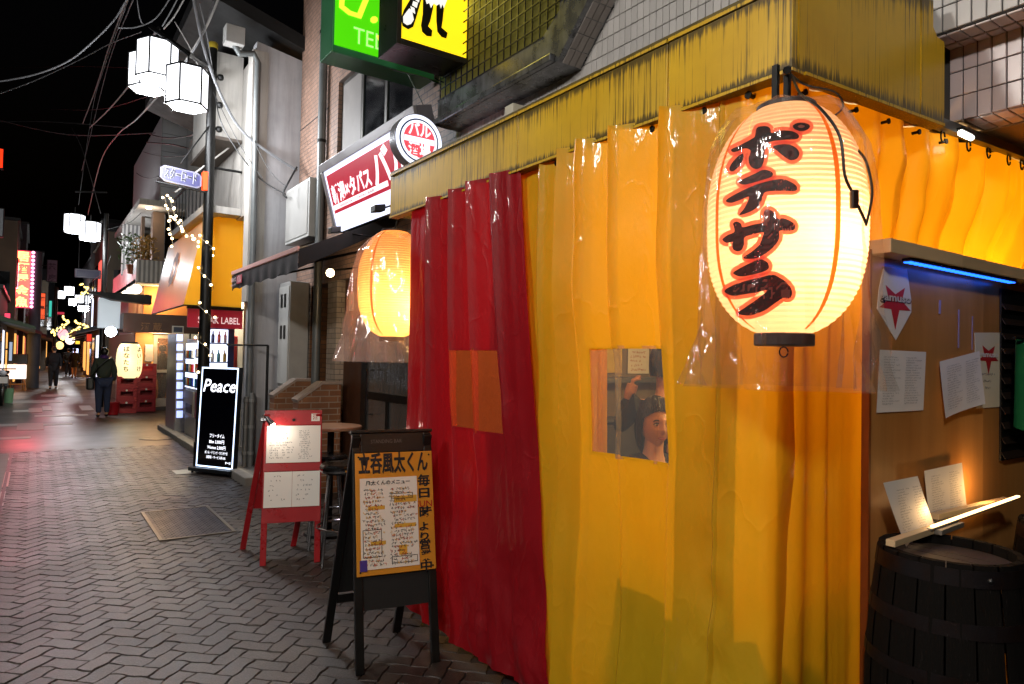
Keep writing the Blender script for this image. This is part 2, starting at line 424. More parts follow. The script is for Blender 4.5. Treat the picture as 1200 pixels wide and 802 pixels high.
def pleat(s, edges, w=.05):
    """overlapping laps: each lap stands out at its edge and sinks back"""
    d = 0
    for e, a in edges:
        x = s - e
        d += a * .22 * math.exp(-((x - .012) / .008) ** 2) - a * .12 * math.exp(-((x + .03) / .02) ** 2)
        if 0 <= x < .34: d += a * math.exp(-x / .12)
        elif -.012 < x < 0: d += a * (1 + x / .012)
    return d

# s runs along the street face from the far end towards the corner, then round it
S0 = 4.24
L1 = S0 - (CY + .07)                      # straight run before the round corner
def plan(s):
    if s <= L1: return (CX, S0 - s), (-1, 0)
    r = .07; a = (s - L1) / r
    if a < math.pi / 2:
        return (CX + r - r * math.cos(a), CY + r - r * math.sin(a)), (-math.cos(a), -math.sin(a))
    return (CX + r + (s - L1 - r * math.pi / 2), CY), (0, -1)
def sY(px, py=420): return S0 - at(px, py, X=CX).y
def frange(a, b, st, extra=()):
    n = max(1, round((b - a) / st)); v = [a + (b - a) * i / n for i in range(n + 1)]
    v = [x for x in v if all(abs(x - e) > st * .45 for e in extra if a < e < b)] + [e for e in extra if a < e < b]
    return sorted(v)

# red sheet, nearest the far end, lapping over the yellow
r0, r1 = sY(489, 240) - .02, sY(616, 220)
redges = [(sY(516, 240), .07), (sY(541, 240), .06), (sY(564, 240), .065), (sY(590, 220), .05)]
RSH = sY(656, 800) - sY(616, 220)
def red_off(s, v):
    t = (s - r0) / (r1 - r0)
    d = .028 + pleat(s, redges) * (1 - .55 * smooth(.25, .8, v)) + creases(s, v)
    d += .09 * smooth(.62, .95, v) * math.sin(math.pi * min(1, max(0, t * 1.1))) ** 1.5       # belly where the sheet bunches at the foot
    d += .05 * smooth(.5, 1, v) * math.sin(5.5 * t + 2.2 * v) * (1 - .4 * t)
    d += .05 * smooth(.66, .98, v) * nz3(s * 8, v * 10, 3.3) + .018 * smooth(.7, .95, v) * abs(nz3(s * 15, v * 21, 8.8))
    d += .016 * nz3(s * 6, v * 11, 6.6) * smooth(.3, .6, v)
    return d, .02 * smooth(.9, 1, v) * nz3(s * 5, 1, 1), RSH * v * max(0, t) ** 1.3
rc = thing('red_curtain', 'dark red vinyl curtain with a small orange window, hanging beside the paper lantern', 'curtain', (CX, 3.4, 0), 'vinyl curtains of the booth')
ra, rb = sY(530, 460), sY(580, 460); rz1, rz0 = at(555, 411, X=CX - .03).z, at(555, 502, X=CX - .03).z
ss = frange(r0, r1, .014, (ra, rb, *[e for e, _ in redges], *[e - .011 for e, _ in redges]))
sh = obj('sheet', curtain('sheet', {'s': ss, 'f': plan}, ZB + .01, .05, 120, red_off, m_red, (ra, rb, rz1, rz0)), m_red, rc, smooth=True)
zv = lambda z: (ZB + .01 - z) / (ZB + .01 - .05)
mbp = MB(); sp_ = frange(ra - .012, rb + .012, .012); zz = [lerp(rz1 + .012, rz0 - .012, i / 24) for i in range(25)]
for z in zz:
    for s in sp_:
        d, dz, dsh = red_off(s, zv(z)); p, nn = plan(s + dsh); d -= .002
        mbp.v.append((p[0] + nn[0] * d, p[1] + nn[1] * d, z + dz))
for j in range(24):
    for i in range(len(sp_) - 1): a = j * len(sp_) + i; mbp.f.append((a, a + len(sp_), a + len(sp_) + 1, a + 1)); mbp.m.append(0)
obj('window_pane', mbp, m_orange_clear, rc, smooth=True)

# yellow sheet of the street face and the corner
y0 = sY(606, 220) - .10; y1 = L1 + .11 + .045
yed = [(sY(640, 200), .04), (sY(668, 200), .075), (sY(694, 200), .08), (sY(733, 200), .085), (sY(792, 200), .09)]
def yel_off(s, v):
    k = (1 - .7 * smooth(.22, .55, v))
    d = pleat(s, yed) * k + creases(s, v, .8)
    d += .012 * nz3(s * 5, v * 9, 4.4) + .05 * smooth(.3, 1, v) * math.sin(s * 7.5 + .6) + .03 * smooth(.55, 1, v) * nz3(s * 7, v * 4, 2.2) + .016 * smooth(.6, 1, v) * math.sin(s * 19 + 3 * v)
    d += .04 * smooth(.7, 1, v) * smooth(L1 - 1.2, L1 - .3, s)
    sx = sY(843, 640)                      # welded vertical seam with puckers
    x = s - sx
    d += .006 * math.exp(-(x / .006) ** 2)
    d += .02 * math.exp(-(x / .10) ** 2) * nz3(s * 14, v * 17, 8.1) * smooth(.5, .7, v)
    if s < y0 + .25: d -= .02 * (1 - (s - y0) / .25)
    return d, .012 * nz3(s * 4, 2, 1) * smooth(.9, 1, v)
yc = thing('yellow_curtain', 'yellow vinyl curtain wrapped round the booth corner, with a clear window showing customers', 'curtain', (CX, 2.0, 0), 'vinyl curtains of the booth')
wa, wb = sY(699, 470), sY(791, 470); wz1, wz0 = at(740, 409, X=CX).z, at(740, 536, X=CX).z
ss = frange(y0, y1, .016, (wa, wb, *[e for e, _ in yed], *[e - .011 for e, _ in yed]))
obj('sheet', curtain('sheet', {'s': ss, 'f': plan}, ZB + .01, .02, 120, yel_off, m_yel, (wa, wb, wz1, wz0)), m_yel, yc, smooth=True)
def under_off(s, v): return -.055 + .016 * nz3(s * 9, v * 2, 5.5) + .012 * math.sin(s * 21), 0
for sa, sb in ((y0 + .02, sY(688, 420)), (sY(797, 420), sY(862, 420))):
    obj('under_sheet', curtain('under_sheet', {'s': frange(sa, sb, .02), 'f': plan}, ZB + .005, .06, 60, under_off, m_yel), m_yel, yc, smooth=True)
sx0 = sY(843, 640); sm_ = MB(); sl_ = [sx0 - .011, sx0 - .009, sx0, sx0 + .009, sx0 + .011]
for j in range(111):
    z = lerp(ZB - .01, .03, j / 110)
    for q_, s in enumerate(sl_):
        p, nn = plan(s); d, dz = yel_off(s, (ZB + .01 - z) / (ZB - .01)); d += (-.001, .003, .0045, .003, -.001)[q_]; sm_.v.append((p[0] + nn[0] * d, p[1] + nn[1] * d, z + dz))
for j in range(110):
    for q_ in range(4): a = j * 5 + q_; sm_.f.append((a, a + 5, a + 6, a + 1)); sm_.m.append(0)
obj('seam', sm_, m_yel, yc, smooth=True)
mbp = MB(); sp_ = frange(wa - .012, wb + .012, .012); zvy = lambda z: (ZB + .01 - z) / (ZB - .01)
for j in range(37):
    z = lerp(wz1 + .012, wz0 - .012, j / 36)
    for s in sp_:
        p, nn = plan(s); d, dz = yel_off(s, zvy(z)); d += -.004 + .012 * nz3(s * 13, z * 5, 2) + .016 * math.exp(-((s - lerp(wa, wb, .40) - .02 * math.sin(z * 9)) / .012) ** 2) + .014 * math.exp(-((s - lerp(wa, wb, .76) + .03 * math.sin(z * 7 + 1)) / .009) ** 2)
        mbp.v.append((p[0] + nn[0] * d, p[1] + nn[1] * d, z + dz))
for j in range(36):
    for i in range(len(sp_) - 1): a = j * len(sp_) + i; mbp.f.append((a, a + len(sp_), a + len(sp_) + 1, a + 1)); mbp.m.append(0)
obj('window_pane', mbp, m_clear, yc, smooth=True)

# sheet of the corner face, running on along the rail
def plan2(s): return (2.10 + s, CY + .03), (0, -1)
def y2_off(s, v):
    d = .04 * abs(math.sin(s * 9 + .9 * math.sin(s * 5))) ** .6 * (1 - .45 * v) + .012 * math.sin(s * 27 + 2 * math.sin(s * 7)) + .02 * math.sin(s * 31 + 1) * (1 - smooth(.1, .5, v)) + creases(s, v) + .012 * nz3(s * 9, v * 22, 4) * (1 - smooth(.15, .3, v))
    return d + .066 * s * (1 - smooth(.05, .2, v)), 0
y2 = thing('yellow_curtain', 'creased yellow vinyl curtain hanging on hooks behind the wooden menu board', 'curtain', (3.2, CY, 0), 'vinyl curtains of the booth')
obj('sheet', curtain('sheet', {'s': frange(0, 2.55, .013), 'f': plan2}, ZB + .017, .02, 110, y2_off, m_yel), m_yel, y2, smooth=True)
for px in (1120, 1146, 1166, 1186, 1199):
    q = at(px, 170, Y=1.2); q.y = FY(q.x) + .05; zq = ZB - .03
    hk = MB().tube([(q.x + .018 * math.cos(a * .6), q.y, zq + .01 + .024 * math.sin(a * .6)) for a in range(11)], .0035, 6)
    obj('hook', hk, m_dark, y2)
rl = thing('curtain_rail', 'grey metal curtain rail under the tiled beam', 'rail', (3.6, CY, ZB))
obj('track', MB().obox((XE + .004, FY(XE) + .02, ZB), (1.75, -.062 * 1.75, 0), (0, .04, 0), (0, 0, .035)), mat('rail_zinc', '#5d6468', .4, .7, .3), rl, bevel=.004)
obj('track_lip', MB().obox((XE + .004, FY(XE) + .012, ZB - .008), (1.75, -.062 * 1.75, 0), (0, .006, 0), (0, 0, .038)), mat('rail_zinc'), rl)
tl = at(1132, 159, Y=1.185)
lt = thing('tube_light', 'small white tube lamp shining under the curtain rail', 'lamp', (tl.x, tl.y, tl.z))
obj('tube', MB().tube([(tl.x - .05, tl.y, tl.z), (tl.x + .05, tl.y, tl.z)], .011, 10), emit('tube_white', '#fff6e6', 14), lt, smooth=True)
obj('holder', MB().box(tl.x - .055, tl.x + .055, tl.y - .008, tl.y + .012, tl.z + .012, tl.z + .022), m_dark, lt)

# booth interior: room under the building
rm = thing('booth_room', 'warm lit interior walls of the drinking booth seen through the clear window', 'room', (3.3, 4.2, 0))
obj('end_wall', MB().box(CX + .16, 4.7, 4.20, 4.225, .0, ZB + .02), mat('interior_ply', '#86755e', .6, 0, .3, 4, stretch=(1, 1, .3)), rm)
obj('back_wall', MB().box(4.6, 4.64, CY + .08, 4.19, 0, ZB + .015), mat('interior_ply'), rm)
q = at(747, 422, Y=4.19)
obj('shelf', MB().box(3.2, 4.58, 3.98, 4.195, 1.42, 1.46).box(3.2, 4.58, 4.05, 4.195, 1.10, 1.13), mat('shelf_steel', '#77777c', .4, .5), rm)
obj('counter_front', MB().box(3.2, 4.58, 4.0, 4.19, .2, 1.08), mat('shelf_grey', '#4a4a4e', .5), rm)
ic0, ic1 = at(694, 470, X=2.30), at(711, 470, X=2.30)
ic = thing('inner_curtain', 'narrow orange vinyl strip hanging inside, at the edge of the clear window', 'curtain', (2.30, ic0.y, 1.0))
mbi = MB()
for j in range(31):
    for i in range(13): mbi.v.append((2.30 + .012 * math.sin(i * .9 + j * .1), lerp(ic0.y + .03, ic1.y, i / 12), lerp(2.4, .9, j / 30)))
for j in range(30):
    for i in range(12): a = j * 13 + i; mbi.f.append((a, a + 13, a + 14, a + 1)); mbi.m.append(0)
obj('sheet', mbi, m_yel, ic, smooth=True); obj('rod', MB().tube([(2.30, ic0.y + .05, 2.41), (2.30, ic1.y - .05, 2.41)], .01, 8), m_dark, ic)
pa = thing('menu_poster', 'white menu poster on the booth end wall behind the window', 'poster', at(748, 422, Y=4.17))
a = at(736, 438, Y=4.18); b = at(761, 409, Y=4.18)
obj('sheet', MB().box(a.x, b.x, 4.183, 4.187, a.z, b.z), m_paper, pa)
mbs = MB(); scribble(mbs, (a.x + .02, 4.182, a.z + .02), (1, 0, 0), (0, 0, 1), b.x - a.x - .04, b.z - a.z - .04, .022, 0)
obj('writing', mbs, m_inkr, pa)
a = at(704, 437, Y=4.18); b = at(729, 409, Y=4.18)
ya = obj('yellow_notice', MB().box(a.x, b.x, 4.178, 4.182, a.z, b.z), mat('notice_yellow', '#e2c04a', .6), None)
tag(ya, 'yellow notice sheet pinned beside the white menu poster', 'notice')
for i, (x, y, e) in enumerate(((2.75, 2.75, 10), (2.50, 1.66, 13), (3.75, 1.95, 110))):
    t = thing('pendant_bulb', ('warm bare bulb hanging behind the red curtain', 'warm bare bulb hanging just behind the booth corner', 'warm bare bulb hanging behind the menu board')[i], 'lamp', (x, y, 2.2), 'bulbs hanging inside the booth')
    obj('globe', MB().ball((x, y, 2.2), .04, 12), emit('bulb_warm', '#ffb866', 18), t, smooth=True)
    obj('cord', MB().tube([(x, y, 2.24), (x, y, ZB + .02)], .005, 6), m_cable, t)
    lamp('bulb_light', 'POINT', (x, y, 2.13), e, (1, (.58, .58, .74)[i], (.22, .22, .30)[i]), .06)
tb = thing('counter', 'unseen low counter added behind the yellow curtain to shade its foot', 'counter', (2.35, 1.85, 0))
obj('front', MB().box(2.16, 2.50, 1.47, 2.06, 0, .735), mat('counter_ply', '#7a5230', .6, 0, .3, 4), tb)  # unseen block, added to keep the bulb light off the lower curtain
obj('top', MB().box(2.12, 2.54, 1.44, 2.09, .738, .768), m_wood, tb, bevel=.004)
# ------------------------------------------------------------------ paper lanterns
def lantern_r(z, R, H):
    t = abs(2 * z / H); return R * (.20 + .80 * max(0, 1 - t ** (2.3 if z > 0 else 2.9)) ** .6)
m_let = NT('lantern_ink'); m_let.b.inputs['Base Color'].default_value = (.010, .006, .006, 1); m_let.b.inputs['Roughness'].default_value = .5
_tr = m_let.new('BsdfTranslucent'); _tr.inputs[0].default_value = (.05, .004, .003, 1); _ms = m_let.new('MixShader'); _ms.inputs[0].default_value = .35
m_let.link(m_let.b.outputs[0], _ms.inputs[1]); m_let.link(_tr.outputs[0], _ms.inputs[2]); m_let.link(_ms.outputs[0], m_let.o.inputs[0]); m_let = m_let.m
def paper_shell(name, c, ct, tfac=.12):
    t = NT(name); t.b.inputs['Base Color'].default_value = (*C(c), 1); t.b.inputs['Roughness'].default_value = .6
    n = t.noise(t.coord(), 9, 4); tr = t.new('BsdfTranslucent'); t.link(t.ramp(n, [(.3, tuple(x * .9 for x in C(ct))), (.7, C(ct))]), tr.inputs[0])
    tp = t.new('BsdfTransparent'); tp.inputs[0].default_value = (*C(ct), 1)
    m1 = t.new('MixShader'); m1.inputs[0].default_value = .72; t.link(t.b.outputs[0], m1.inputs[1]); t.link(tr.outputs[0], m1.inputs[2])
    m2 = t.new('MixShader'); m2.inputs[0].default_value = tfac; t.link(m1.outputs[0], m2.inputs[1]); t.link(tp.outputs[0], m2.inputs[2]); t.link(m2.outputs[0], t.o.inputs[0])
    MATS[name] = t.m; return t.m
m_shell = paper_shell('lantern_paper', '#e8c8b4', '#ffdcb8')
m_shell_o = paper_shell('lantern_paper_orange', '#e4ac80', '#ffc888')
m_halo = paper_shell('lantern_halo', '#d88070', '#f49078', .05)
m_rib = paper_shell('lantern_seam', '#d0701c', '#e88a1c', .03)
m_collar = mat('lantern_collar', '#2a1410', .5, 0, .3)

def big_lantern(label, c, R, H, bulb, energy, shell, chars=None, bag=True, color=(1, .68, .38), yaw=0, flare=1.0):
    c = Vector(c); t = thing('paper_lantern', label, 'lantern', c - Vector((0, 0, H / 2)), 'paper lanterns hung under the booth canopy')
    N = 44; prof = []
    for i in range(N * 2 + 1):
        z = -H / 2 + H * i / (N * 2); r = lantern_r(z * .985, R, H); prof.append((r + (.0018 if i % 2 else -.0016), z))
    obj('paper_shell', MB().lathe(prof, c, 64, cap=False), shell, t, smooth=False)
    for z0 in (-1, 1):
        r = lantern_r(H / 2 * .985, R, H) + .012
        obj('collar', MB().lathe([(r, 0), (r + .003, .003), (r + .003, .031 if z0 < 0 else .013), (r, .034 if z0 < 0 else .016)], c + Vector((0, 0, (-H / 2 - .034) if z0 < 0 else (H / 2 - .008))), 32), m_collar, t, smooth=True)
    for k in range(4):
        a0 = yaw + k * math.pi / 2; mb = MB(); n = 40
        for i in range(n + 1):
            z = -H / 2 * .97 + H * .97 * i / n; r = lantern_r(z * .985, R, H) + .0022
            for da in (-.035, .035): mb.v.append((c.x + r * math.cos(a0 + da), c.y + r * math.sin(a0 + da), c.z + z))
        for i in range(n): mb.f.append((2 * i, 2 * i + 1, 2 * i + 3, 2 * i + 2)); mb.m.append(0)
        obj('seam', mb, m_rib, t)
    obj('ring', MB().tube([(c.x + .02 * math.cos(a), c.y, c.z - H / 2 - .05 + .014 * math.sin(a)) for a in [i * .6 for i in range(11)]], .002, 5), m_dark, t)
    lamp('lantern_bulb_light', 'POINT', c + Vector(bulb), energy, color, .055)
    if bag:
        mb = MB(); n = 72; zs = [(.5, .40, 0), (.47, .72, .01), (.40, .86, .012), (.30, 1.0, .008), (.1, 1.06, .010), (-.1, 1.07, .012), (-.3, 1.06, .016), (-.45, 1.08, .022), (-.55, 1.10, .028), (-.66, 1.12, .034), (-.74, 1.14, .04)]
        rows = []
        for i in range(len(zs) - 1):
            for j in range(6): u = j / 6; rows.append(tuple(lerp(zs[i][k], zs[i + 1][k], u) for k in range(3)))
        rows.append(zs[-1])
        for f_, rr, wv in rows:
            for k in range(n):
                a = 2 * math.pi * k / n; fold = wv * (math.sin(7 * a + 1.3) + .6 * math.sin(17 * a + f_ * 6)) + wv * .8 * nz3(math.cos(a) * 3, math.sin(a) * 3, f_ * 5)
                r = max(R * (1 + (rr - 1) * flare + max(0, -f_ + .1) * (flare - 1) * .22) + fold, lantern_r(min(.49, max(-.49, f_)) * H, R, H) + .007 if abs(f_) < .5 else 0)
                mb.v.append((c.x + r * math.cos(a), c.y + r * math.sin(a), c.z + f_ * H))
        for i in range(len(rows) - 1):
            for k in range(n): k2 = (k + 1) % n; mb.f.append((i * n + k, (i + 1) * n + k, (i + 1) * n + k2, i * n + k2)); mb.m.append(0)
        obj('plastic_cover', mb, m_bag_milky if flare > 1.5 else m_bag, t, smooth=True)
    return t

def on_lantern(px, py, c, R, H, lift):
    """where the sight line of a measured point meets the lantern's skin"""
    r = FW + RT * ((px - 600) / 800) + UP * ((401 - py) / 800)
    d0 = (Vector((c.x, c.y)) - Vector((EYE.x, EYE.y))).length - R - .1; t = d0 / Vector((r.x, r.y)).length
    for _ in range(600):
        p = EYE + r * t; z = p.z - c.z
        if abs(z) < H / 2 and math.hypot(p.x - c.x, p.y - c.y) <= lantern_r(z * .985, R, H) + lift: return p
        t += .0015
    return None
def spline(pts, n=5):
    out = []; m = len(pts)
    for i in range(m):
        p0, p1, p2, p3 = (Vector(pts[(i + k) % m]) for k in (-1, 0, 1, 2))
        for j in range(n):
            t = j / n
            out.append(.5 * ((2 * p1) + (p2 - p0) * t + (2 * p0 - 5 * p1 + 4 * p2 - p3) * t * t + (3 * p1 - p0 - 3 * p2 + p3) * t ** 3))
    return out
def skin_print(poly, c, R, H, lift, holes=()):
    """fill a flat outline with a fine grid and lay it on the lantern's curved skin"""
    pts = [Vector(p) for p in poly]; edges = [(i, (i + 1) % len(pts)) for i in range(len(pts))]
    xs = [p.x for p in pts]; ys = [p.y for p in pts]; st = 3.0
    def inside(q, P_):
        k = False
        for i in range(len(P_)):
            a, b = P_[i], P_[i - 1]
            if (a.y > q.y) != (b.y > q.y) and q.x < (b.x - a.x) * (q.y - a.y) / (b.y - a.y) + a.x: k = not k
        return k
    x = min(xs) + st / 2; extra = []
    while x < max(xs):
        y = min(ys) + st / 2
        while y < max(ys):
            q = Vector((x, y))
            if inside(q, pts) and min((q - p).length for p in pts) > 1.2: extra.append(q)
            y += st
        x += st
    vs, es, fs, *_ = delaunay_2d_cdt(pts + extra, edges, [], 0, 1e-4)
    mb = MB(); fs = [f for f in fs if inside(sum((vs[i] for i in f), Vector((0, 0))) / len(f), pts)]
    q3 = [on_lantern(v.x, v.y, c, R, H, lift) for v in vs]
    ok = [f for f in fs if all(q3[i] is not None for i in f)]
    mb.v = [tuple(p) if p is not None else tuple(c) for p in q3]; mb.f = [tuple(f) for f in ok]; mb.m = [0] * len(ok); return mb
def grow(pts, d):
    out = []; n = len(pts); area = sum(pts[i - 1].x * pts[i].y - pts[i].x * pts[i - 1].y for i in range(n)); sg = 1 if area > 0 else -1
    for i in range(n):
        a = (pts[i] - pts[i - 1]); b = (pts[(i + 1) % n] - pts[i])
        na = Vector((a.y, -a.x)).normalized() if a.length else Vector((0, 0)); nb = Vector((b.y, -b.x)).normalized() if b.length else Vector((0, 0))
        m = na + nb; m = m.normalized() if m.length > .2 else nb
        out.append(pts[i] + m * d * sg)
    # smooth the offset so that inner corners stay clean
    for _ in range(2): out = [(out[i - 1] + out[i] * 2 + out[(i + 1) % n]) / 4 for i in range(n)]
    return out
def Z(ox, oy, *p): return [(ox + x / 10, oy + y / 10) for x, y in p]
PO = [Z(840, 135, (470, 150), (560, 130), (620, 150), (640, 210), (700, 190), (800, 180), (900, 195), (960, 235), (940, 280), (800, 290), (660, 305), (600, 330), (565, 400), (555, 520), (520, 610), (450, 632), (390, 590), (372, 510), (395, 420), (330, 390), (230, 430), (180, 430), (172, 400), (260, 360), (400, 285), (445, 250)),
      Z(840, 135, (300, 450), (312, 500), (270, 590), (190, 660), (150, 640), (160, 590), (220, 510)),
      Z(840, 135, (655, 372), (740, 345), (850, 345), (940, 395), (968, 460), (930, 515), (860, 528), (780, 480), (710, 420)),
      Z(840, 135, (890, 130), (930, 97), (1000, 88), (1070, 105), (1092, 135), (1060, 172), (990, 190), (920, 170))]
TE = [Z(840, 195, (250, 185), (330, 140), (450, 85), (540, 42), (620, 55), (658, 90), (630, 130), (520, 165), (400, 200), (310, 215)),
      Z(840, 195, (108, 400), (160, 360), (300, 285), (450, 220), (600, 175), (760, 150), (880, 190), (940, 245), (915, 290), (760, 288), (585, 298), (540, 350), (510, 440), (420, 520), (265, 572), (330, 480), (378, 360), (300, 385), (180, 428), (120, 420))]
SA = [Z(840, 240, (560, 65), (620, 58), (690, 110), (715, 165), (780, 160), (870, 195), (915, 240), (905, 295), (820, 305), (735, 310), (730, 400), (660, 500), (560, 580), (440, 632), (310, 625), (410, 550), (500, 470), (535, 380), (545, 325), (420, 350), (325, 385), (318, 470), (290, 530), (240, 548), (190, 520), (182, 460), (190, 435), (120, 448), (75, 425), (70, 400), (130, 355), (205, 320), (200, 260), (190, 220), (235, 198), (285, 225), (305, 265), (420, 235), (545, 205), (548, 130)),
      ]
RA = [Z(840, 295, (195, 245), (280, 190), (400, 130), (500, 92), (580, 115), (612, 170), (590, 215), (500, 250), (380, 280), (280, 292), (220, 275)),
      Z(840, 295, (90, 460), (180, 400), (330, 345), (500, 305), (650, 272), (760, 320), (850, 400), (882, 470), (870, 530), (830, 552), (780, 540), (690, 600), (560, 690), (420, 742), (330, 748), (245, 722), (340, 650), (470, 560), (590, 455), (460, 480), (330, 500), (210, 518), (140, 505))]
LC = at(920, 259, d=1.853); LR, LH = .2035, .612
lan = big_lantern('big glowing paper lantern with black brush characters, in a clear plastic cover', LC, LR, LH, (-.005, -.078, -.06), 8.2, m_shell, yaw=math.atan2(-LC.y, -LC.x) + .62)
k = 0
for ch in (PO, TE, SA, RA):
    for poly in ch:
        sp = spline(poly, 4); k += 1
        obj('brush_stroke', skin_print(sp, LC, LR, LH, .0042), m_let, lan, fixn=True)
        obj('stroke_outline', skin_print(grow(sp, 4.6), LC, LR, LH, .0026 + .00012 * k), m_halo, lan, fixn=True)
# dot of the small circle is open in the middle
obj('stroke_outline', skin_print(spline(Z(840, 135, (950, 130), (985, 115), (1030, 128), (1010, 148), (970, 150)), 4), LC, LR, LH, .0052), m_halo, lan, fixn=True)
top = LC + Vector((0, 0, LH / 2 + .03))
br = thing('lantern_bracket', 'black iron bracket and straps holding the big lantern at the canopy corner', 'bracket', (BX, BY, ZB))
obj('arm', MB().tube([(BX + .05, BY + .05, ZB - .03), (LC.x + .03, LC.y + .02, 2.405), (LC.x - .03, LC.y - .02, 2.385)], .010, 8), m_dark, br)
obj('strap', MB().box(LC.x - .055, LC.x - .043, LC.y - .008, LC.y + .008, top.z - .03, 2.40), m_dark, br)
obj('strap', MB().box(LC.x - .002, LC.x + .010, LC.y - .008, LC.y + .008, top.z - .03, 2.41), m_dark, br)
def pix_tube(pts, r, n=8):
    P_ = [at(x, y, d=d) for x, y, d in pts]; out = []
    for i in range(len(P_) - 1):
        p0, p1, p2, p3 = P_[max(0, i - 1)], P_[i], P_[i + 1], P_[min(len(P_) - 1, i + 2)]
        for j in range(6):
            t = j / 6; out.append(.5 * ((2 * p1) + (p2 - p0) * t + (2 * p0 - 5 * p1 + 4 * p2 - p3) * t * t + (3 * p1 - p0 - 3 * p2 + p3) * t ** 3))
    out.append(P_[-1]); return MB().tube(out, r, n)
fx = thing('lantern_flex', 'black lantern flex with an inline switch hanging past the big lantern', 'cable', at(985, 200, d=1.72))
obj('cord', pix_tube([(928, 88, 2.0), (938, 110, 1.82), (962, 128, 1.66), (984, 160, 1.60), (990, 205, 1.59), (999, 226, 1.60), (1004, 238, 1.60), (1015, 262, 1.62)], .0036), m_cable, fx)
obj('cord', pix_tube([(930, 90, 2.05), (945, 100, 1.98), (978, 108, 1.95), (988, 125, 1.95), (975, 138, 1.92)], .003), m_cable, fx)
obj('cord', pix_tube([(1015, 264, 1.62), (1022, 225, 1.66), (1015, 190, 1.70), (1005, 176, 1.74)], .0032), m_cable, fx)
a = at(1003, 233, d=1.59)
obj('inline_switch', MB().obox(a - RT * .009 - UP * .022, RT * .018, UP * .044, FW * .016), mat('switch_brown', '#2a120c', .4), fx, bevel=.004)

L2 = at(461, 333, d=4.78); 
lan2 = big_lantern('orange paper lantern in a flared plastic cover beside the red curtain', L2, .245, .74, (.05, -.12, -.13), 24, m_shell_o, color=(1, .64, .26), yaw=.5, flare=2.1)
obj('hanger', MB().tube([L2 + Vector((0, 0, .37)), L2 + Vector((0.05, 0, .62))], .006, 6), m_dark, lan2)

# ------------------------------------------------------------------ menu board, flyers, barrels
QY = 1.30
bd = thing('menu_board', 'varnished wooden board beside the barrels, with flyers pinned on it', 'board', (3.0, QY, .5))
x0 = at(1019, 420, Y=QY).x; zt = at(1024, 300, Y=QY).z
obj('panel', MB().box(x0, 3.50, QY, QY + .016, .35, zt), m_wood, bd)
obj('panel', MB().box(3.503, 4.3, QY + .001, QY + .017, .35, zt), m_wood, bd)
obj('edge_strip', MB().box(x0 - .016, x0 - .001, QY - .008, QY + .02, .35, zt + .02), mat('edge_wood', '#8a4418', .5), bd)
obj('ledge', MB().box(x0 - .002, 3.10, QY - .075, QY + .03, zt + .002, zt + .054), m_ledge, bd, bevel=.003)
obj('ledge', MB().box(3.102, 4.3, QY - .072, QY + .03, zt + .003, zt + .054), m_ledge, bd, bevel=.003)
a = at(1062, 311, Y=QY - .05); b = at(1187, 332, Y=QY - .05)
ls = thing('led_strip', 'blue LED strip glowing under the board ledge', 'light strip', (a.x, QY, zt))
obj('housing', MB().box(a.x, b.x, QY - .066, QY - .034, zt - .012, zt), mat('led_case', '#20204a', .3), ls)
for i in range(26):
    x = a.x + (b.x - a.x) * (i + .5) / 26
    obj('diode', MB().box(x - .012, x + .010, QY - .063, QY - .037, zt - .0165, zt - .0125), emit('led_blue', '#1c60ff', 4.5, '#3060ff'), ls)
lamp('led_light', 'AREA', (lerp(a.x, b.x, .5), QY - .05, zt - .025), 0.4, (.12, .2, 1), .4, target=(lerp(a.x, b.x, .5), QY - .02, 0)).data.shape = 'SQUARE'

def star(cx, cz, r, y, fx=1.0):
    pts = []
    for i in range(10):
        a_ = -math.pi / 2 + i * math.pi / 5; rr = r if i % 2 == 0 else r * .42
        if i == 0: rr = r * 1.35
        pts.append((cx + rr * math.cos(a_) * fx, y, cz + rr * math.sin(a_) * 1.18))
    return pts
def pinned(name, label, cat, quad_px, y, tilt=0, th=.0016, m=None):
    P_ = [at(px, py, Y=y) for px, py in quad_px]
    t = thing(name, label, cat, (sum(p.x for p in P_) / len(P_), y, min(p.z for p in P_)), 'papers pinned to the menu board')
    return t, P_
yb = QY - .004
t, P_ = pinned('pennant', 'white pointed pennant with a red star under the blue LED strip', 'pennant', [(1043, 313), (1063, 316), (1068, 352), (1068, 366), (1050, 399), (1028, 362), (1030, 340), (1036, 312)], yb)
obj('cloth', MB().prism([(p.x, yb, p.z) for p in P_], (0, .002, 0)), m_paper, t, fixn=True)
c0 = at(1049, 352, Y=yb); s_ = .066
hw_ = (at(1067, 360, Y=yb).x - at(1030, 360, Y=yb).x) / 2; pts = star(c0.x, c0.z - .01, s_, yb - .001, hw_ / .95 / s_)
obj('star', MB().add(pts + [(c0.x, yb - .001, c0.z - .01)], [(i, (i + 1) % 10, 10) for i in range(10)]), mat('pennant_red', '#d03030', .5), t)
obj('lettering', MB().text('gamuso', .040, (c0.x - hw_, yb - .0015, c0.z - .004), (1, 0, 0), (0, 0, 1), bold=.03, fit=2 * hw_), m_white, t)
obj('lettering_shadow', MB().text('gamuso', .040, (c0.x - hw_ + .004, yb - .0011, c0.z - .006), (1, 0, 0), (0, 0, 1), bold=.05, fit=2 * hw_), m_ink, t)
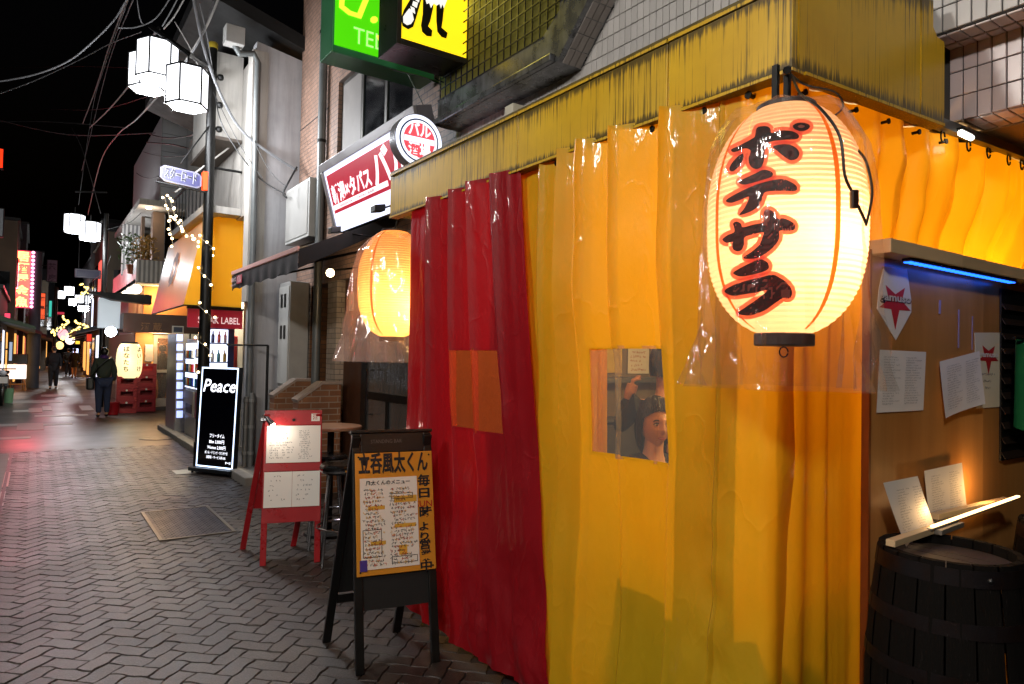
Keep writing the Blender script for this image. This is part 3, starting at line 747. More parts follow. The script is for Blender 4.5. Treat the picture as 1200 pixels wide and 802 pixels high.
def menu(quad_px, label, y, cols, lean=0, curl=0, head=True):
    P_ = [at(px, py, Y=y) for px, py in quad_px]           # TL TR BR BL
    o = P_[3]; u = P_[2] - P_[3]; v = P_[0] - P_[3]; u.y = -lean; 
    t = thing('menu_sheet', label, 'menu', (o.x, y, o.z), 'papers pinned to the menu board')
    n = 8; mb = MB()
    for j in range(n + 1):
        for i in range(n + 1):
            a_, b_ = i / n, j / n; p = o + u * a_ + v * b_ + Vector((0, -curl * (a_ - .5) ** 2 * 4 * (1 - b_) - curl * .4 * (1 - b_) ** 2, 0)); mb.v.append(tuple(p))
    for j in range(n):
        for i in range(n): q = j * (n + 1) + i; mb.f.append((q, q + 1, q + n + 2, q + n + 1)); mb.m.append(0)
    obj('sheet', mb, m_paper, t, smooth=True)
    tx = MB(); W_, H_ = u.length, v.length
    for c_ in range(cols):
        o2 = o + u * (.08 + .46 * c_) + v * .1 + Vector((0, -curl * .9 - .002, 0))
        scribble(tx, o2, u, v, W_ * (.36 if cols == 2 else .8), H_ * .8, H_ * .022, 0, .85, th=.0008, gap=1.9)
    obj('writing', tx, m_inkg, t); return t
menu([(1031, 410), (1082, 411), (1082, 481), (1027, 484)], 'two column printed menu sheet under the pennant', yb - .001, 2)
menu([(1101, 424), (1142, 408), (1146, 473), (1103, 490)], 'menu sheet pinned askew, lapping the tall star flyer', yb - .012, 2, lean=.012, curl=.012)
t, P_ = pinned('flyer', 'tall cream flyer with a red star beside the dark slatted panel', 'flyer', [(1142, 390), (1176, 390), (1171, 477), (1144, 479)], yb)
obj('sheet', MB().prism([(p.x, yb - .001, p.z) for p in P_], (0, .0015, 0)), mat('flyer_cream', '#e6dcc0', .6, 0, .06), t, fixn=True)
c0 = at(1158, 418, Y=yb); hw_ = (at(1170, 418, Y=yb).x - at(1146, 418, Y=yb).x) / 2; pts = star(c0.x, c0.z, .052, yb - .002, hw_ / .95 / .052)
obj('star', MB().add(pts + [(c0.x, yb - .002, c0.z)], [(i, (i + 1) % 10, 10) for i in range(10)]), mat('flyer_red', '#c0262c', .5), t)
obj('lettering', MB().text('gamuso', .034, (c0.x - hw_ * .9, yb - .0026, c0.z - .002), (1, 0, 0), (0, 0, 1), bold=.03, fit=1.8 * hw_), m_paper, t)
tx = MB()
for i, (bd_, fw) in enumerate((('a', .16), ('b', .12), ('c', .09))):
    scribble(tx, (c0.x - fw / 2, yb - .0015, c0.z - .09 - i * .03), (1, 0, 0), (0, 0, 1), fw, .016, .012, th=.0006)
obj('writing', tx, m_inkg, t)
for i, (px, p0, p1, w_) in enumerate(((1101, 352, 368, .018), (1123, 363, 408, .012), (1139, 371, 410, .010))):
    a = at(px, p0, Y=yb); b = at(px, p1, Y=yb)
    tag(obj('tape_strip', MB().obox((b.x - w_ / 2, yb, b.z), (w_, 0, 0), (.003, 0, a.z - b.z), (0, -.001, 0)), mat('tape', '#b9a8c8', .35)), ('short scrap of tape left on the board below the LED strip', 'longest strip of old tape on the board above the askew menu', 'narrow strip of old tape just above the tall star flyer')[i], 'tape', 'old tape on the menu board')
a = at(1176, 338, Y=QY - .02); b = at(1200, 512, Y=QY - .02)
sl = thing('slatted_panel', 'dark slatted shutter panel beside the tall star flyer', 'panel', (a.x, QY, b.z))
obj('backing', MB().box(a.x, a.x + .5, QY - .012, QY - .004, b.z - .1, a.z), m_black, sl)
for i in range(11): 
    z = b.z - .09 + (a.z - b.z + .06) * i / 11; obj('slat', MB().obox((a.x, QY - .03, z), (.5, 0, 0), (0, .016, .03), (0, .004, 0)), mat('slat_brown', '#2a1d14', .5), sl)
a = at(1190, 495, Y=QY - .1); b = at(1197, 402, Y=QY - .1)
gf = thing('green_banner', 'green cloth banner hanging in front of the slatted panel', 'banner', (a.x, QY - .1, a.z))
mb = MB(); n = 14
for j in range(n + 1):
    for i in range(n + 1):
        u_, v_ = i / n, j / n; mb.v.append((a.x + .012 * (1 - v_) + .34 * u_ + .014 * v_ * 2, QY - .1 + .02 * math.sin(u_ * 9 + v_), lerp(b.z + .02, a.z - .02 - .05 * math.sin(u_ * 3) * 0 - .10 * u_, v_)))
for j in range(n):
    for i in range(n): q = j * (n + 1) + i; mb.f.append((q, q + n + 1, q + n + 2, q + 1)); mb.m.append(0)
obj('cloth', mb, mat('banner_green', '#1c7a44', .7), gf, smooth=True)
obj('rod', MB().tube([(a.x - .02, QY - .1, b.z + .02), (a.x + .4, QY - .1, b.z + .02)], .006, 8), m_dark, gf)

def barrel(c, label, r0=.205, rm=.247, h=1.0, n=18):
    t = thing('oak_barrel', label, 'barrel', c, 'oak barrels used as tables'); c = Vector(c)
    first = None
    rz = lambda v: r0 + (rm - r0) * math.sin(math.pi * v)
    for k in range(n):
        a0, a1 = 2 * math.pi * k / n + .012, 2 * math.pi * (k + 1) / n - .012; mb = MB(); m = 12; dr = rng.uniform(-.002, .002)
        for i in range(m + 1):
            v = i / m; z = v * h
            for a_, rr in ((a0, 0), ((a0 + a1) / 2, .002), (a1, 0)): r = rz(v) + rr + dr; mb.v.append((r * math.cos(a_), r * math.sin(a_), z))
        for i in range(m):
            for q in (0, 1): b_ = i * 3 + q; mb.f.append((b_, b_ + 1, b_ + 4, b_ + 3)); mb.m.append(0)
        # top lip of the stave
        b_ = m * 3; o = len(mb.v)
        for a_ in (a0, (a0 + a1) / 2, a1): mb.v.append(((r0 - .022) * math.cos(a_), (r0 - .022) * math.sin(a_), h)); 
        for a_ in (a0, (a0 + a1) / 2, a1): mb.v.append(((r0 - .022) * math.cos(a_), (r0 - .022) * math.sin(a_), h - .05))
        for q in (0, 1): mb.f.append((b_ + q, b_ + q + 1, o + q + 1, o + q)); mb.f.append((o + q, o + q + 1, o + q + 4, o + q + 3)); mb.m += [0, 0]
        me = mesh_of('stave', mb, m_barrel, True); ob = bpy.data.objects.new('stave', me); col.objects.link(ob); ob.parent = t
    for v0, v1 in ((.0, .06), (.17, .215), (.33, .37), (.63, .67), (.785, .83), (.935, .985)):
        hb = MB(); hb.lathe([(rz(v0) + .0035, v0 * h), (rz(v1) + .0035, v1 * h), (rz(v1) + .001, v1 * h), (rz(v0) + .001, v0 * h)], (0, 0, 0), 40, cap=False)
        me = mesh_of('hoop', hb, m_hoop, True); ob = bpy.data.objects.new('hoop', me); col.objects.link(ob); ob.parent = t
        if rng.random() < .4: continue
        rv = MB().ball((-(rz((v0 + v1) / 2) + .004) * math.cos(.9), -(rz((v0 + v1) / 2) + .004) * math.sin(.9), (v0 + v1) / 2 * h), .008, 8)
        ob2 = bpy.data.objects.new('rivet', mesh_of('rivet', rv, mat('rivet_steel', '#3a3a3a', .5, .6))); col.objects.link(ob2); ob2.parent = ob
    w_ = (r0 - .024) * 2 / 6
    for k in range(6):
        xa = -(r0 - .024) + k * w_ + .001; xb = xa + w_ - .002; pts = []
        for i in range(7): x = lerp(xa, xb, i / 6); pts.append((x, math.sqrt(max(0, (r0 - .024) ** 2 - x * x))))
        poly = [(x, -y, h - .05) for x, y in pts] + [(x, y, h - .05) for x, y in reversed(pts)]
        me = mesh_of('head_plank', MB().prism(poly, (0, 0, .018 + rng.uniform(0, .002))), m_barrel_top, fixn=True); ob = bpy.data.objects.new('head_plank', me); col.objects.link(ob); ob.parent = t
    return t
b1 = at(1112, 640, d=2.26); barrel((b1.x, b1.y, 0), 'dark oak barrel with leaning menu papers on its rim', h=1.0)
b2 = at(1262, 600, d=2.72); barrel((b2.x, b2.y - .02, 0), 'second oak barrel, cut off by the picture edge, under the glowing lamp bar', h=.985)
TZ = 1.004
def lying(name, label, cat, pA, pB, z, wdt, hgt, m, **k):
    a_ = at(*pA, Z=z); b_ = at(*pB, Z=z); u = (b_ - a_); n_ = Vector((-u.y, u.x, 0)).normalized() * wdt
    o = obj(name, MB().obox(a_, u, n_, (0, 0, hgt)), m, bevel=.002); tag(o, label, cat, **k); return o
lying('wood_batten', 'short brown wood batten on the barrel top before the papers', 'batten', (1049, 642), (1098, 625), TZ + .001, .03, .022, m_ledge)
lying('wood_batten', 'long wood batten behind the glowing lamp bar on the barrels', 'batten', (1100, 610), (1185, 590), TZ + .002, .03, .024, m_ledge)
lying('wood_batten', 'pale wood batten lying beside the metal end of the lamp bar', 'batten', (1104, 628), (1130, 618), TZ + .001, .03, .018, mat('batten_grey', '#7d766c', .5))
a_ = at(1092, 622, Z=TZ + .02); b_ = at(1197, 584, Z=TZ + .03); u = b_ - a_; n_ = Vector((-u.y, u.x, 0)).normalized() * .02
lb = thing('lamp_bar', 'glowing warm LED lamp bar lying across the barrel tops', 'lamp', a_)
obj('case', MB().obox(a_, u, n_ * .8, (0, 0, .006)), mat('lamp_bar_case', '#9a9a96', .35, .6), lb)
obj('diffuser', MB().obox(a_ + Vector((0, 0, .007)) + u * .02, u * .96, n_ * .6, (0, 0, .006)), emit('bar_warm', '#ffcf8e', 5), lb)
lamp('bar_light', 'POINT', (a_ + u * .75) + Vector((.0, .05, .06)), 1.2, (1, .55, .18), .03)
lamp('bar_light', 'POINT', (a_ + u * .12) + Vector((-.02, .03, .05)), .22, (1, .6, .25), .02)
def standing_menu(quad_px, label, yy, lean, curl):
    t = menu(quad_px, label, yy, 2, curl=curl); t['group'] = 'papers leaning on the barrel'; return t
standing_menu([(1035, 566), (1084, 560), (1087, 628), (1048, 640)], 'menu paper leaning on the barrel rim beside the board edge', QY - .10, .1, .03)
standing_menu([(1083, 552), (1130, 544), (1130, 604), (1086, 618)], 'menu paper propped upright behind the lamp bar', QY - .03, .05, .01)
# ------------------------------------------------------------------ tiled building over the booth
WX = 2.885; WE = 5.0
m_grout = mat('grout', '#3c3a3a', .8, 0, .3, 6)
def tile_mat(name, c):
    t = NT(name); oi = t.new('ObjectInfo'); g = t.new('NewGeometry')
    n = t.noise(t.coord((1, 1, .6)), 2.0, 4); r = t.new('Math', operation='ADD'); t.link(oi.outputs['Random'], r.inputs[0]); t.link(g.outputs['Random Per Island'], r.inputs[1])
    fr = t.new('Math', operation='FRACT'); t.link(r.outputs[0], fr.inputs[0])
    base = t.ramp(fr.outputs[0], [(0, tuple(x * .82 for x in C(c))), (1, C(c))])
    t.link(base, t.b.inputs['Base Color']); t.b.inputs['Roughness'].default_value = .28; t.bump(t.noise(t.coord(), 30, 2), .08, .004)
    MATS[name] = t.m; return t.m
m_tile = tile_mat('wall_tile', '#c9c6c4'); m_tile_p = tile_mat('beam_tile', '#cdbfc0')
wl = thing('tiled_building', 'grey white tiled upper storey above the yellow canopy', 'building', (3.5, 3, 2.6))
obj('wall', MB().box(WX, 4.7, -1.5, WE, 2.905, 8.0), m_grout, wl)
obj('beam', MB().box(XR + .002, 4.7, -1.5, BYE, ZB + .06, 2.90), m_grout, wl)
obj('beam_soffit', MB().box(XR + .20, 4.7, -1.5, BY + .03, ZB + .045, ZB + .058), mat('soffit_plaster', '#a08a6a', .8, 0, .3, 5), wl)
PW, PH = .0505, .1010; g_ = .0022
def tile_mesh(ax):
    # a shallow tile with eased edges, lying against a wall: width along ax
    mb = MB(); w2, h2, e = PW / 2 - g_, PH / 2 - g_, .0022
    back = [(-w2, 0, -h2), (w2, 0, -h2), (w2, 0, h2), (-w2, 0, h2)]; fr = [(-w2, .004, -h2), (w2, .004, -h2), (w2, .004, h2), (-w2, .004, h2)]
    tp = [(-w2 + e, .006, -h2 + e), (w2 - e, .006, -h2 + e), (w2 - e, .006, h2 - e), (-w2 + e, .006, h2 - e)]
    return [back, fr, tp]
def put_tile(mb, c, u, v, n, w_=PW, h_=PH):
    c, u, v, n = map(Vector, (c, u, v, n)); w2, h2, e = w_ / 2 - g_, h_ / 2 - g_, .0022
    rings = [[(-w2, -h2), (w2, -h2), (w2, h2), (-w2, h2)], [(-w2, -h2), (w2, -h2), (w2, h2), (-w2, h2)], [(-w2 + e, -h2 + e), (w2 - e, -h2 + e), (w2 - e, h2 - e), (-w2 + e, h2 - e)]]
    vs = [c + u * a + v * b + n * d for ring, d in zip(rings, (0, .005, .0072)) for a, b in ring]; fs = [(8, 9, 10, 11)]
    for r in (0, 1):
        for k in range(4): fs.append((r * 4 + k, r * 4 + (k + 1) % 4, r * 4 + 4 + (k + 1) % 4, r * 4 + 4 + k))
    mb.add(vs, fs)
U_, V_, N_ = Vector((0, -1, 0)), Vector((0, 0, 1)), Vector((-1, 0, 0))
slots = []
for iy in range(int((WE + .2) / PW)):
    for iz in range(24):
        y = WE - PW / 2 - iy * PW; z = 2.908 + PH / 2 + iz * PH
        if y < .3: continue
        slots.append((WX, y, z, 'm'))
for iy in range(24):
    for iz in range(3):
        y = BY - .005 - PW / 2 - iy * PW; z = 2.90 - PH / 2 - iz * PH
        if z - PH / 2 > ZB + .05: slots.append((XR, y, z, 'b'))
def bay_covers(y, z):
    q = proj((WX, y, z)); return q[0] < 700 - (q[1]) * .56 and q[1] < 125 and q[0] > 545
vis, rest = [], []
for s in slots:
    q = proj((s[0], s[1], s[2]))
    k = bool(q) and -5 < q[0] < 1205 and -10 < q[1] < 250 and q[0] > 470
    if k and s[3] == 'm':
        # hidden by the canopy roof or the bay window
        c_ = proj((BX, s[1] * BX / s[0], 0)); zroof = 1.6 + (2.83 - 1.6) * s[0] / BX
        if s[1] * BX / s[0] > BY and s[2] < zroof - .04: k = False
        if bay_covers(s[1], s[2]): k = False
    (vis if k else rest).append((q[2] if q else 99, s))
vis.sort(key=lambda a: a[0]); rest += vis[300:]; vis = vis[:300]
one = {}
for kind, mm in (('m', m_tile), ('b', m_tile_p)):
    mb = MB(); put_tile(mb, (0, 0, 0), U_, V_, N_); one[kind] = mesh_of('tile', mb, mm)
def tile_at(s, parent=wl):
    o = bpy.data.objects.new('tile', one[s[3]]); col.objects.link(o); o.parent = parent; o.location = Vector((s[0] - rng.uniform(0, .0012), s[1], s[2])) - parent.location; return o
for _, s in vis: tile_at(s)
mb = MB()
for _, s in rest: put_tile(mb, (s[0], s[1], s[2]), U_, V_, N_)
obj('tile_field', mb, m_tile, wl, kind='stuff')
# soffit tiles of the projecting storey and of the beam
mb = MB()
for iy in range(30):
    y = BY - .005 - PW / 2 - iy * PW
    put_tile(mb, (WX + .05, y, 2.903), (0, -1, 0), (1, 0, 0), (0, 0, -1), PW, .09); put_tile(mb, (WX + .135, y, 2.903), (0, -1, 0), (1, 0, 0), (0, 0, -1), PW, .06)
    put_tile(mb, (XR + .055, y, ZB + .058), (0, -1, 0), (1, 0, 0), (0, 0, -1), PW, .09); put_tile(mb, (XR + .15, y, ZB + .058), (0, -1, 0), (1, 0, 0), (0, 0, -1), PW, .09)
obj('soffit_tiles', mb, m_tile_p, wl, kind='stuff')

# bay window with chamfered corner and wired glass
KX = 2.68
m_zinc = mat('bay_zinc', '#8a8c90', .3, .7, .5, 7, .15, 30, dirt=.6)
bw = thing('bay_window', 'projecting bay window in a grimy metal frame with yellow light on wired glass', 'window', at(640, 60, X=KX))
def K(px, py, x=KX): p = at(px, py, X=x); return p
def ext(p, q, y): t = (y - p.y) / (q.y - p.y); return p + (q - p) * t
A0 = K(654, 72); A1 = K(550, 131); B0 = K(692, -5)
zb_ = A0.z; far = 4.95
yA, yB = A0.y, B0.y; zB_ = B0.z; ztop = zB_ + .9
outer = [(far, zb_), (yA, zb_), (yB, zB_), (yB, ztop), (far, ztop)]
I0 = K(637, 44); in_ = [(far, I0.z), (I0.y, I0.z), (K(657, -5).y, zB_ + .03), (K(657, -5).y, ztop), (far, ztop)]
obj('side_cheek', MB().prism([(WX - .002, y, z) for y, z in outer], (KX + .03 - WX, 0, 0)), m_zinc, bw, fixn=True)
mb = MB(); n = len(outer)
for i in range(n - 1):
    a_, b_, c_, d_ = outer[i], outer[i + 1], in_[i + 1], in_[i]
    mb.prism([(KX + .028, *a_), (KX + .028, *b_), (KX + .028, *c_), (KX + .028, *d_)], (-.035, 0, 0))
obj('frame', mb, m_zinc, bw, fixn=True)
I2 = [(far, I0.z + .03), (I0.y + .03, I0.z + .03), (K(657, -5).y + .03, zB_ + .03), (K(657, -5).y + .03, ztop), (far, ztop)]
obj('glass_pane', MB().add([(KX + .022, y, z) for y, z in in_], [tuple(range(5))]), paper_shell('bay_glass', '#b8b060', '#e8e040', .02), bw)
lamp('bay_light', 'POINT', (KX + .12, I0.y + .02, I0.z + .24), 7, (1, .95, .45), .06)
gr = MB(); st = .084
y = I0.y - .3
while y < far:
    zlo = I0.z if y > I0.y else I0.z + (I0.y - y) * (zB_ + .03 - I0.z) / (I0.y - K(657, -5).y)
    gr.box(KX - .012, KX - .002, y - .0032, y + .0032, zlo, ztop); y += st
z = I0.z
while z < ztop:
    ylo = I0.y - (z - I0.z) / (zB_ + .03 - I0.z) * (I0.y - K(657, -5).y); gr.box(KX - .013, KX - .003, ylo, far, z - .0032, z + .0032); z += st
obj('wire_grille', gr, m_black, bw)
obj('sill_gutter', MB().box(KX - .05, KX - .009, yA + .02, far, zb_ - .0, zb_ + .05), m_zinc, bw, bevel=.006)
gt = MB()
for i in range(5):
    for j in range(14):
        dv = Vector((0, yB - yA, zB_ - zb_)).normalized(); nv = Vector((0, -dv.z, dv.y)); p_ = Vector((KX + .056 + i * PW, yA, zb_)) + dv * (.05 + j * PH) + nv * .001
        if i < 3: put_tile(gt, p_, (1, 0, 0), dv, nv)
obj('cheek_tile', gt, tile_mat('cheek_tile', '#8f8884'), bw, kind='stuff')

# pilaster between the tiled wall and the bar building, with boxes and cables
jb = at(590, 140, X=2.72)
tag(obj('junction_box', MB().box(2.74, 2.88, jb.y - .09, jb.y + .02, jb.z - .16, jb.z + .10), mat('box_cream', '#d9d2bd', .5, 0, .15), bevel=.006), 'cream junction box on the wall just above the canopy', 'box')

# ------------------------------------------------------------------ projecting yellow and green box signs
YS = 4.56; a = at(470, 45, Y=YS); b = at(557, 72, Y=YS); xl, xr = a.x, b.x; zb2 = a.z
m_steel = mat('sign_steel', '#3b3b3d', .32, .8, .45, 5, .1, 40, dirt=.5)
ys_ = thing('box_sign', 'yellow lit box sign showing the legs and striped tail of a black and white animal', 'sign', (xl, YS, zb2))
obj('case', MB().box(xl - .035, xr + .03, YS + .012, YS + .33, zb2 - .045, zb2 + 1.1), m_steel, ys_, bevel=.004)
obj('frame', MB().box(xl - .035, xl, YS - .006, YS + .011, zb2 - .045, zb2 + 1.1).box(xr, xr + .03, YS - .006, YS + .011, zb2 - .045, zb2 + 1.1).box(xl + .001, xr - .001, YS - .007, YS + .011, zb2 - .045, zb2), mat('sign_frame', '#4a4640', .35, .7, .4), ys_, bevel=.002)
obj('face', MB().box(xl, xr, YS, YS + .011, zb2 + .001, zb2 + 1.09), emit('sign_yellow', '#f7d21a', 1.25), ys_)
def S(px, py, dy=.003): p = at(px, py, Y=YS - dy); return tuple(p)
def sz(*pts): return [S(400 + x / 6, y / 6) for x, y in pts]
def flat(pts): return MB().add(pts, [tuple(range(len(pts)))])
obj('print_leg', flat(sz((575, -40), (655, -40), (645, 60), (625, 150), (610, 185), (640, 215), (635, 258), (600, 255), (568, 225), (560, 180), (572, 100))), m_black, ys_)
obj('print_leg', flat(sz((672, -40), (735, -40), (722, 60), (712, 150), (705, 195), (748, 232), (738, 272), (705, 262), (675, 225), (668, 150), (668, 60))), m_black, ys_)
obj('print_tail', flat(sz((500, -30), (570, -30), (545, 60), (525, 130), (505, 190), (470, 208), (430, 185), (420, 130), (440, 70))), m_black, ys_)
for q in (((478, 60), (497, 75), (510, 140), (490, 170), (462, 178), (436, 160), (434, 120), (450, 95)), ((486, 44), (515, 58), (520, 100), (492, 80)), ((505, 8), (540, 20), (530, 58), (498, 38)), ((522, -25), (552, -10), (545, 20), (515, -2))):
    obj('print_stripe', flat([S(400 + x / 6, y / 6, .005) for x, y in q]), emit('print_white', '#f4f2ec', .9), ys_)
obj('print_belly', flat([S(400 + x / 6, y / 6, .006) for x, y in ((583, -40), (750, -40), (740, 10), (720, 60), (712, 30), (700, 62), (690, 28), (672, 40), (650, 25), (630, 58), (618, 22), (600, 30))]), emit('print_white', '', 1), ys_)
obj('bracket', MB().tube([(xr + .03, YS + .15, zb2 + .25), (WX, YS + .15, zb2 + .25)], .02, 8).tube([(xr + .03, YS + .15, zb2 + .9), (WX, YS + .15, zb2 + .9)], .02, 8), m_dark, ys_)
lamp('sign_glow', 'AREA', ((xl + xr) / 2, YS - .02, zb2 + .6), 5, (1, .85, .15), .6, target=((xl + xr) / 2, 0, zb2 + .6))

YG = 5.5; a = at(392, 52, Y=YG); b = at(508, 84, Y=YG); xl, xr, zg = a.x, b.x, a.z
gs = thing('box_sign', 'bright green lit box sign with yellow script lettering and a telephone line', 'sign', (xl, YG, zg))
obj('case', MB().box(xl - .02, xr + .02, YG + .012, YG + .3, zg - .06, zg + 1.4), mat('sign_green_case', '#3f8a5c', .4, .2, .2), gs, bevel=.01)
obj('face', MB().box(xl, xr, YG, YG + .011, zg, zg + 1.38), emit('sign_green', '#4ed60a', .85), gs)
m_gl = emit('green_letter', '#e6e83c', 1.0); m_gw = emit('green_white', '#b8f08c', .9)
a = at(397, 12, Y=YG); obj('lettering', MB().text('d.j', .62, (a.x, YG - .003, a.z - .02), (1, 0, 0), (0, 0, 1), bold=-.004, shear=.35), m_gl, gs)
a = at(414, 50, Y=YG); obj('lettering', MB().text('TEL 03-3', .20, (a.x, YG - .003, a.z), (1, 0, 0), (0, 0, 1), fit=.62), m_gw, gs)
obj('bracket', MB().tube([(xr, YG + .15, zg + .5), (3.0, YG + .15, zg + .5)], .025, 8), m_dark, gs)

# ------------------------------------------------------------------ bar building (brown border tiles)
VX = 3.0; VE = 9.6
m_bt = brick_mat('border_tile', '#b08c78', '#9c7a68', '#6f6059', .115, .058, .5, 'y', .10)
m_bt2 = brick_mat('door_tile', '#8c5f3a', '#75492a', '#4a382c', .20, .062, .5, 'xy', .08)
bb = thing('bar_building', 'brown tiled bar building behind the red sign and black awning', 'building', (3.6, 7.2, 0))
def wallseg(y0, y1, z0, z1, m=m_bt, x=VX, d=.4, n='wall'): return obj(n, MB().box(x, x + d, y0, y1, z0, z1), m, bb)
wy0, wy1, wz0, wz1 = at(484, 100, X=VX).y, at(397, 100, X=VX).y, 3.25, at(430, 68, X=VX).z
wallseg(5.003, wy0, 2.5, 8.0); wallseg(wy1, VE, 2.5, 8.0); wallseg(wy0 + .002, wy1 - .002, wz1, 8.0); wallseg(wy0 + .002, wy1 - .002, 2.5, wz0)
obj('coping_joint', MB().box(VX - .004, VX, wy1 + .35, VE, 4.75, 4.765), m_grout, bb)
wn = obj('window', MB().box(VX + .05, VX + .09, wy0, wy1, wz0, wz0 + .05).box(VX + .05, VX + .09, wy0, wy1, wz1 - .05, wz1).box(VX + .05, VX + .09, wy0, wy0 + .05, wz0 + .05, wz1 - .05).box(VX + .05, VX + .09, wy1 - .05, wy1, wz0 + .05, wz1 - .05).box(VX + .045, VX + .085, lerp(wy0, wy1, .36) - .03, lerp(wy0, wy1, .36) + .03, wz0 + .05, wz1 - .05).box(VX + .045, VX + .085, lerp(wy0, wy1, .68) - .03, lerp(wy0, wy1, .68) + .03, wz0 + .05, wz1 - .05), mat('alu_dark', '#55524e', .4, .6), bb)
g = obj('pane', MB().box(VX + .06, VX + .07, wy0 + .05, wy1 - .05, wz0 + .05, wz1 - .05), mat('window_glass', '#0c0f14', .08, 0, .2, 3, .02, 10, spec=.8)); put(g, wn)
g = obj('shutter', MB().box(VX + .046, VX + .058, lerp(wy0, wy1, .70), wy1 - .05, wz0 + .05, wz1 - .05), mat('roller_grey', '#8a8480', .5)); put(g, wn)
yd0, yd1 = 6.05, at(419, 440, X=VX).y                      # glass door
yr1 = at(386, 420, X=VX).y; yp = at(397, 420, X=VX).y; yk = at(362, 420, X=VX).y
wallseg(5.003, yd0, 0, 2.498, m_bt2); wallseg(yd1 + .002, yp - .002, .0, 2.498, mat('panel_brown', '#4a2a18', .5, 0, .35), VX + .06, .3, 'panel')
wallseg(yp, yr1, 0, 2.498, brick_mat('pillar_tile', '#b8a898', '#a09080', '#6c625c', .2, .062, .5, 'xy', .07), VX - .04, .4, 'pillar'); wallseg(yk, VE, 0, 2.498, brick_mat('pillar_tile', '', '', '', 1, 1) if False else MATS['pillar_tile'])
obj('door_recess', MB().box(VX + .7, VX + .74, yr1, yk, 0, 2.498), mat('recess_dark', '#1a1210', .6), bb)
obj('recess_side', MB().box(VX + .002, VX + .69, yk - .03, yk - .002, .0, 2.498), m_bt2, bb)
obj('lintel', MB().box(VX + .3, VX + .4, yd0, yd1, 2.15, 2.498), m_blackmatt, bb)
dr = obj('glass_door', MB().box(VX + .04, VX + .09, yd0, yd0 + .08, .02, 2.14).box(VX + .04, VX + .09, yd1 - .14, yd1, .02, 2.14).box(VX + .04, VX + .09, yd0 + .08, yd1 - .14, 2.04, 2.14).box(VX + .04, VX + .09, yd0 + .08, yd1 - .14, .02, .16).box(VX + .042, VX + .088, yd0 + .08, yd1 - .14, 1.12, 1.2).box(VX + .042, VX + .088, lerp(yd0, yd1, .45) - .03, lerp(yd0, yd1, .45) + .03, .16, 1.12), m_black, bb, bevel=.003)
g = obj('pane', MB().box(VX + .06, VX + .068, yd0 + .08, yd1 - .14, .16, 2.04), clear_film('door_glass', (.5, .42, .34), .2, .03, .12)); put(g, dr)
h = at(429, 462, X=VX - .04); g = obj('handle', MB().tube([(VX + .04, h.y, h.z + .26), (VX - .03, h.y, h.z + .26), (VX - .03, h.y, h.z - .22), (VX + .04, h.y, h.z - .22)], .012, 8), mat('chrome', '#b8b8bc', .15, 1, .1), None, True); put(g, dr)
obj('door_inside', MB().box(VX + .9, VX + .95, yd0 - .8, yd1 + 1.2, 0, 2.5), mat('inside_tan', '#6a4426', .6, 0, .4), bb)
a = at(404, 352, X=VX - .02); tag(obj('wall_plate', MB().box(VX + .052, VX + .058, a.y - .09, a.y + .05, a.z - .12, a.z + .10), m_paper), 'white notice plate on the brown panel beside the flared lantern', 'notice')
obj('step', MB().box(VX - .5, VX + .0, yr1 - .02, yk + .02, .0, .16), mat('step_stone', '#5c5550', .7), bb)
# pipe on the facade
py = at(378, 120, X=VX - .07).y
dp = thing('downpipe', 'grey downpipe running down the brown tiled wall', 'pipe', (VX - .07, py, 0))
obj('pipe', MB().tube([(VX - .07, py, 0.02), (VX - .07, py, 8.0)], .052, 14), mat('pipe_grey', '#6f7272', .4, .3), dp, smooth=True)
for z in (2.9, 4.3, 5.7): obj('clip', MB().tube([(VX - .07, py, z), (VX - .07, py, z + .04)], .058, 14), m_dark, dp)
# planters
m_pl = brick_mat('planter_brick', '#a26a44', '#8a5634', '#b09a86', .21, .07, .6, 'x', .09)
m_cap = mat('planter_cap', '#a8968a', .6)
for i, (yy, lab) in enumerate(((7.68, 'brown tiled stair wall with sloped end next to the red signboard'), (8.62, 'brown tiled stair wall with sloped end below the meter cabinet'))):
    t = thing('stair_wall', lab, 'wall', (2.7, yy, 0), 'tiled stair walls'); x0, x1, xm = 2.46, 2.955, 2.74; zt_ = 1.26
    prof = [(x0, 0), (x1, 0), (x1, zt_), (xm, zt_), (x0, zt_ - .2)]
    obj('body', MB().prism([(x, yy, z) for x, z in prof], (0, .2, 0)), m_pl, t, fixn=True)
    obj('cap', MB().prism([(x0 - .01, yy - .006, zt_ - .2), (xm - .003, yy - .006, zt_ + .002), (x1, yy - .006, zt_ + .002), (x1, yy - .006, zt_ + .03), (xm - .012, yy - .006, zt_ + .03), (x0 - .02, yy - .006, zt_ - .172)], (0, .212, 0)), m_cap, t, fixn=True)
# meter cabinet
c0 = at(335, 332, Y=9.0); mc = thing('meter_cabinet', 'tall pale meter cabinet fixed beside the dark doorway', 'cabinet', (2.8, 9.0, 1.15))
m_cab = mat('cabinet_grey', '#a8a6a2', .5, 0, .15)
obj('body', MB().box(2.735, 2.99, 9.0, 9.46, 1.16, 2.56), m_cab, mc, bevel=.008)
obj('door', MB().box(2.722, 2.733, 9.015, 9.445, 1.2, 2.5), mat('cabinet_door', '#bdbbb6', .45, 0, .1), mc, bevel=.004)
for z in (2.22, 1.80):
    for yy in (9.12, 9.27): obj('window', MB().box(2.718, 2.7215, yy, yy + .09, z, z + .18), m_black, mc)
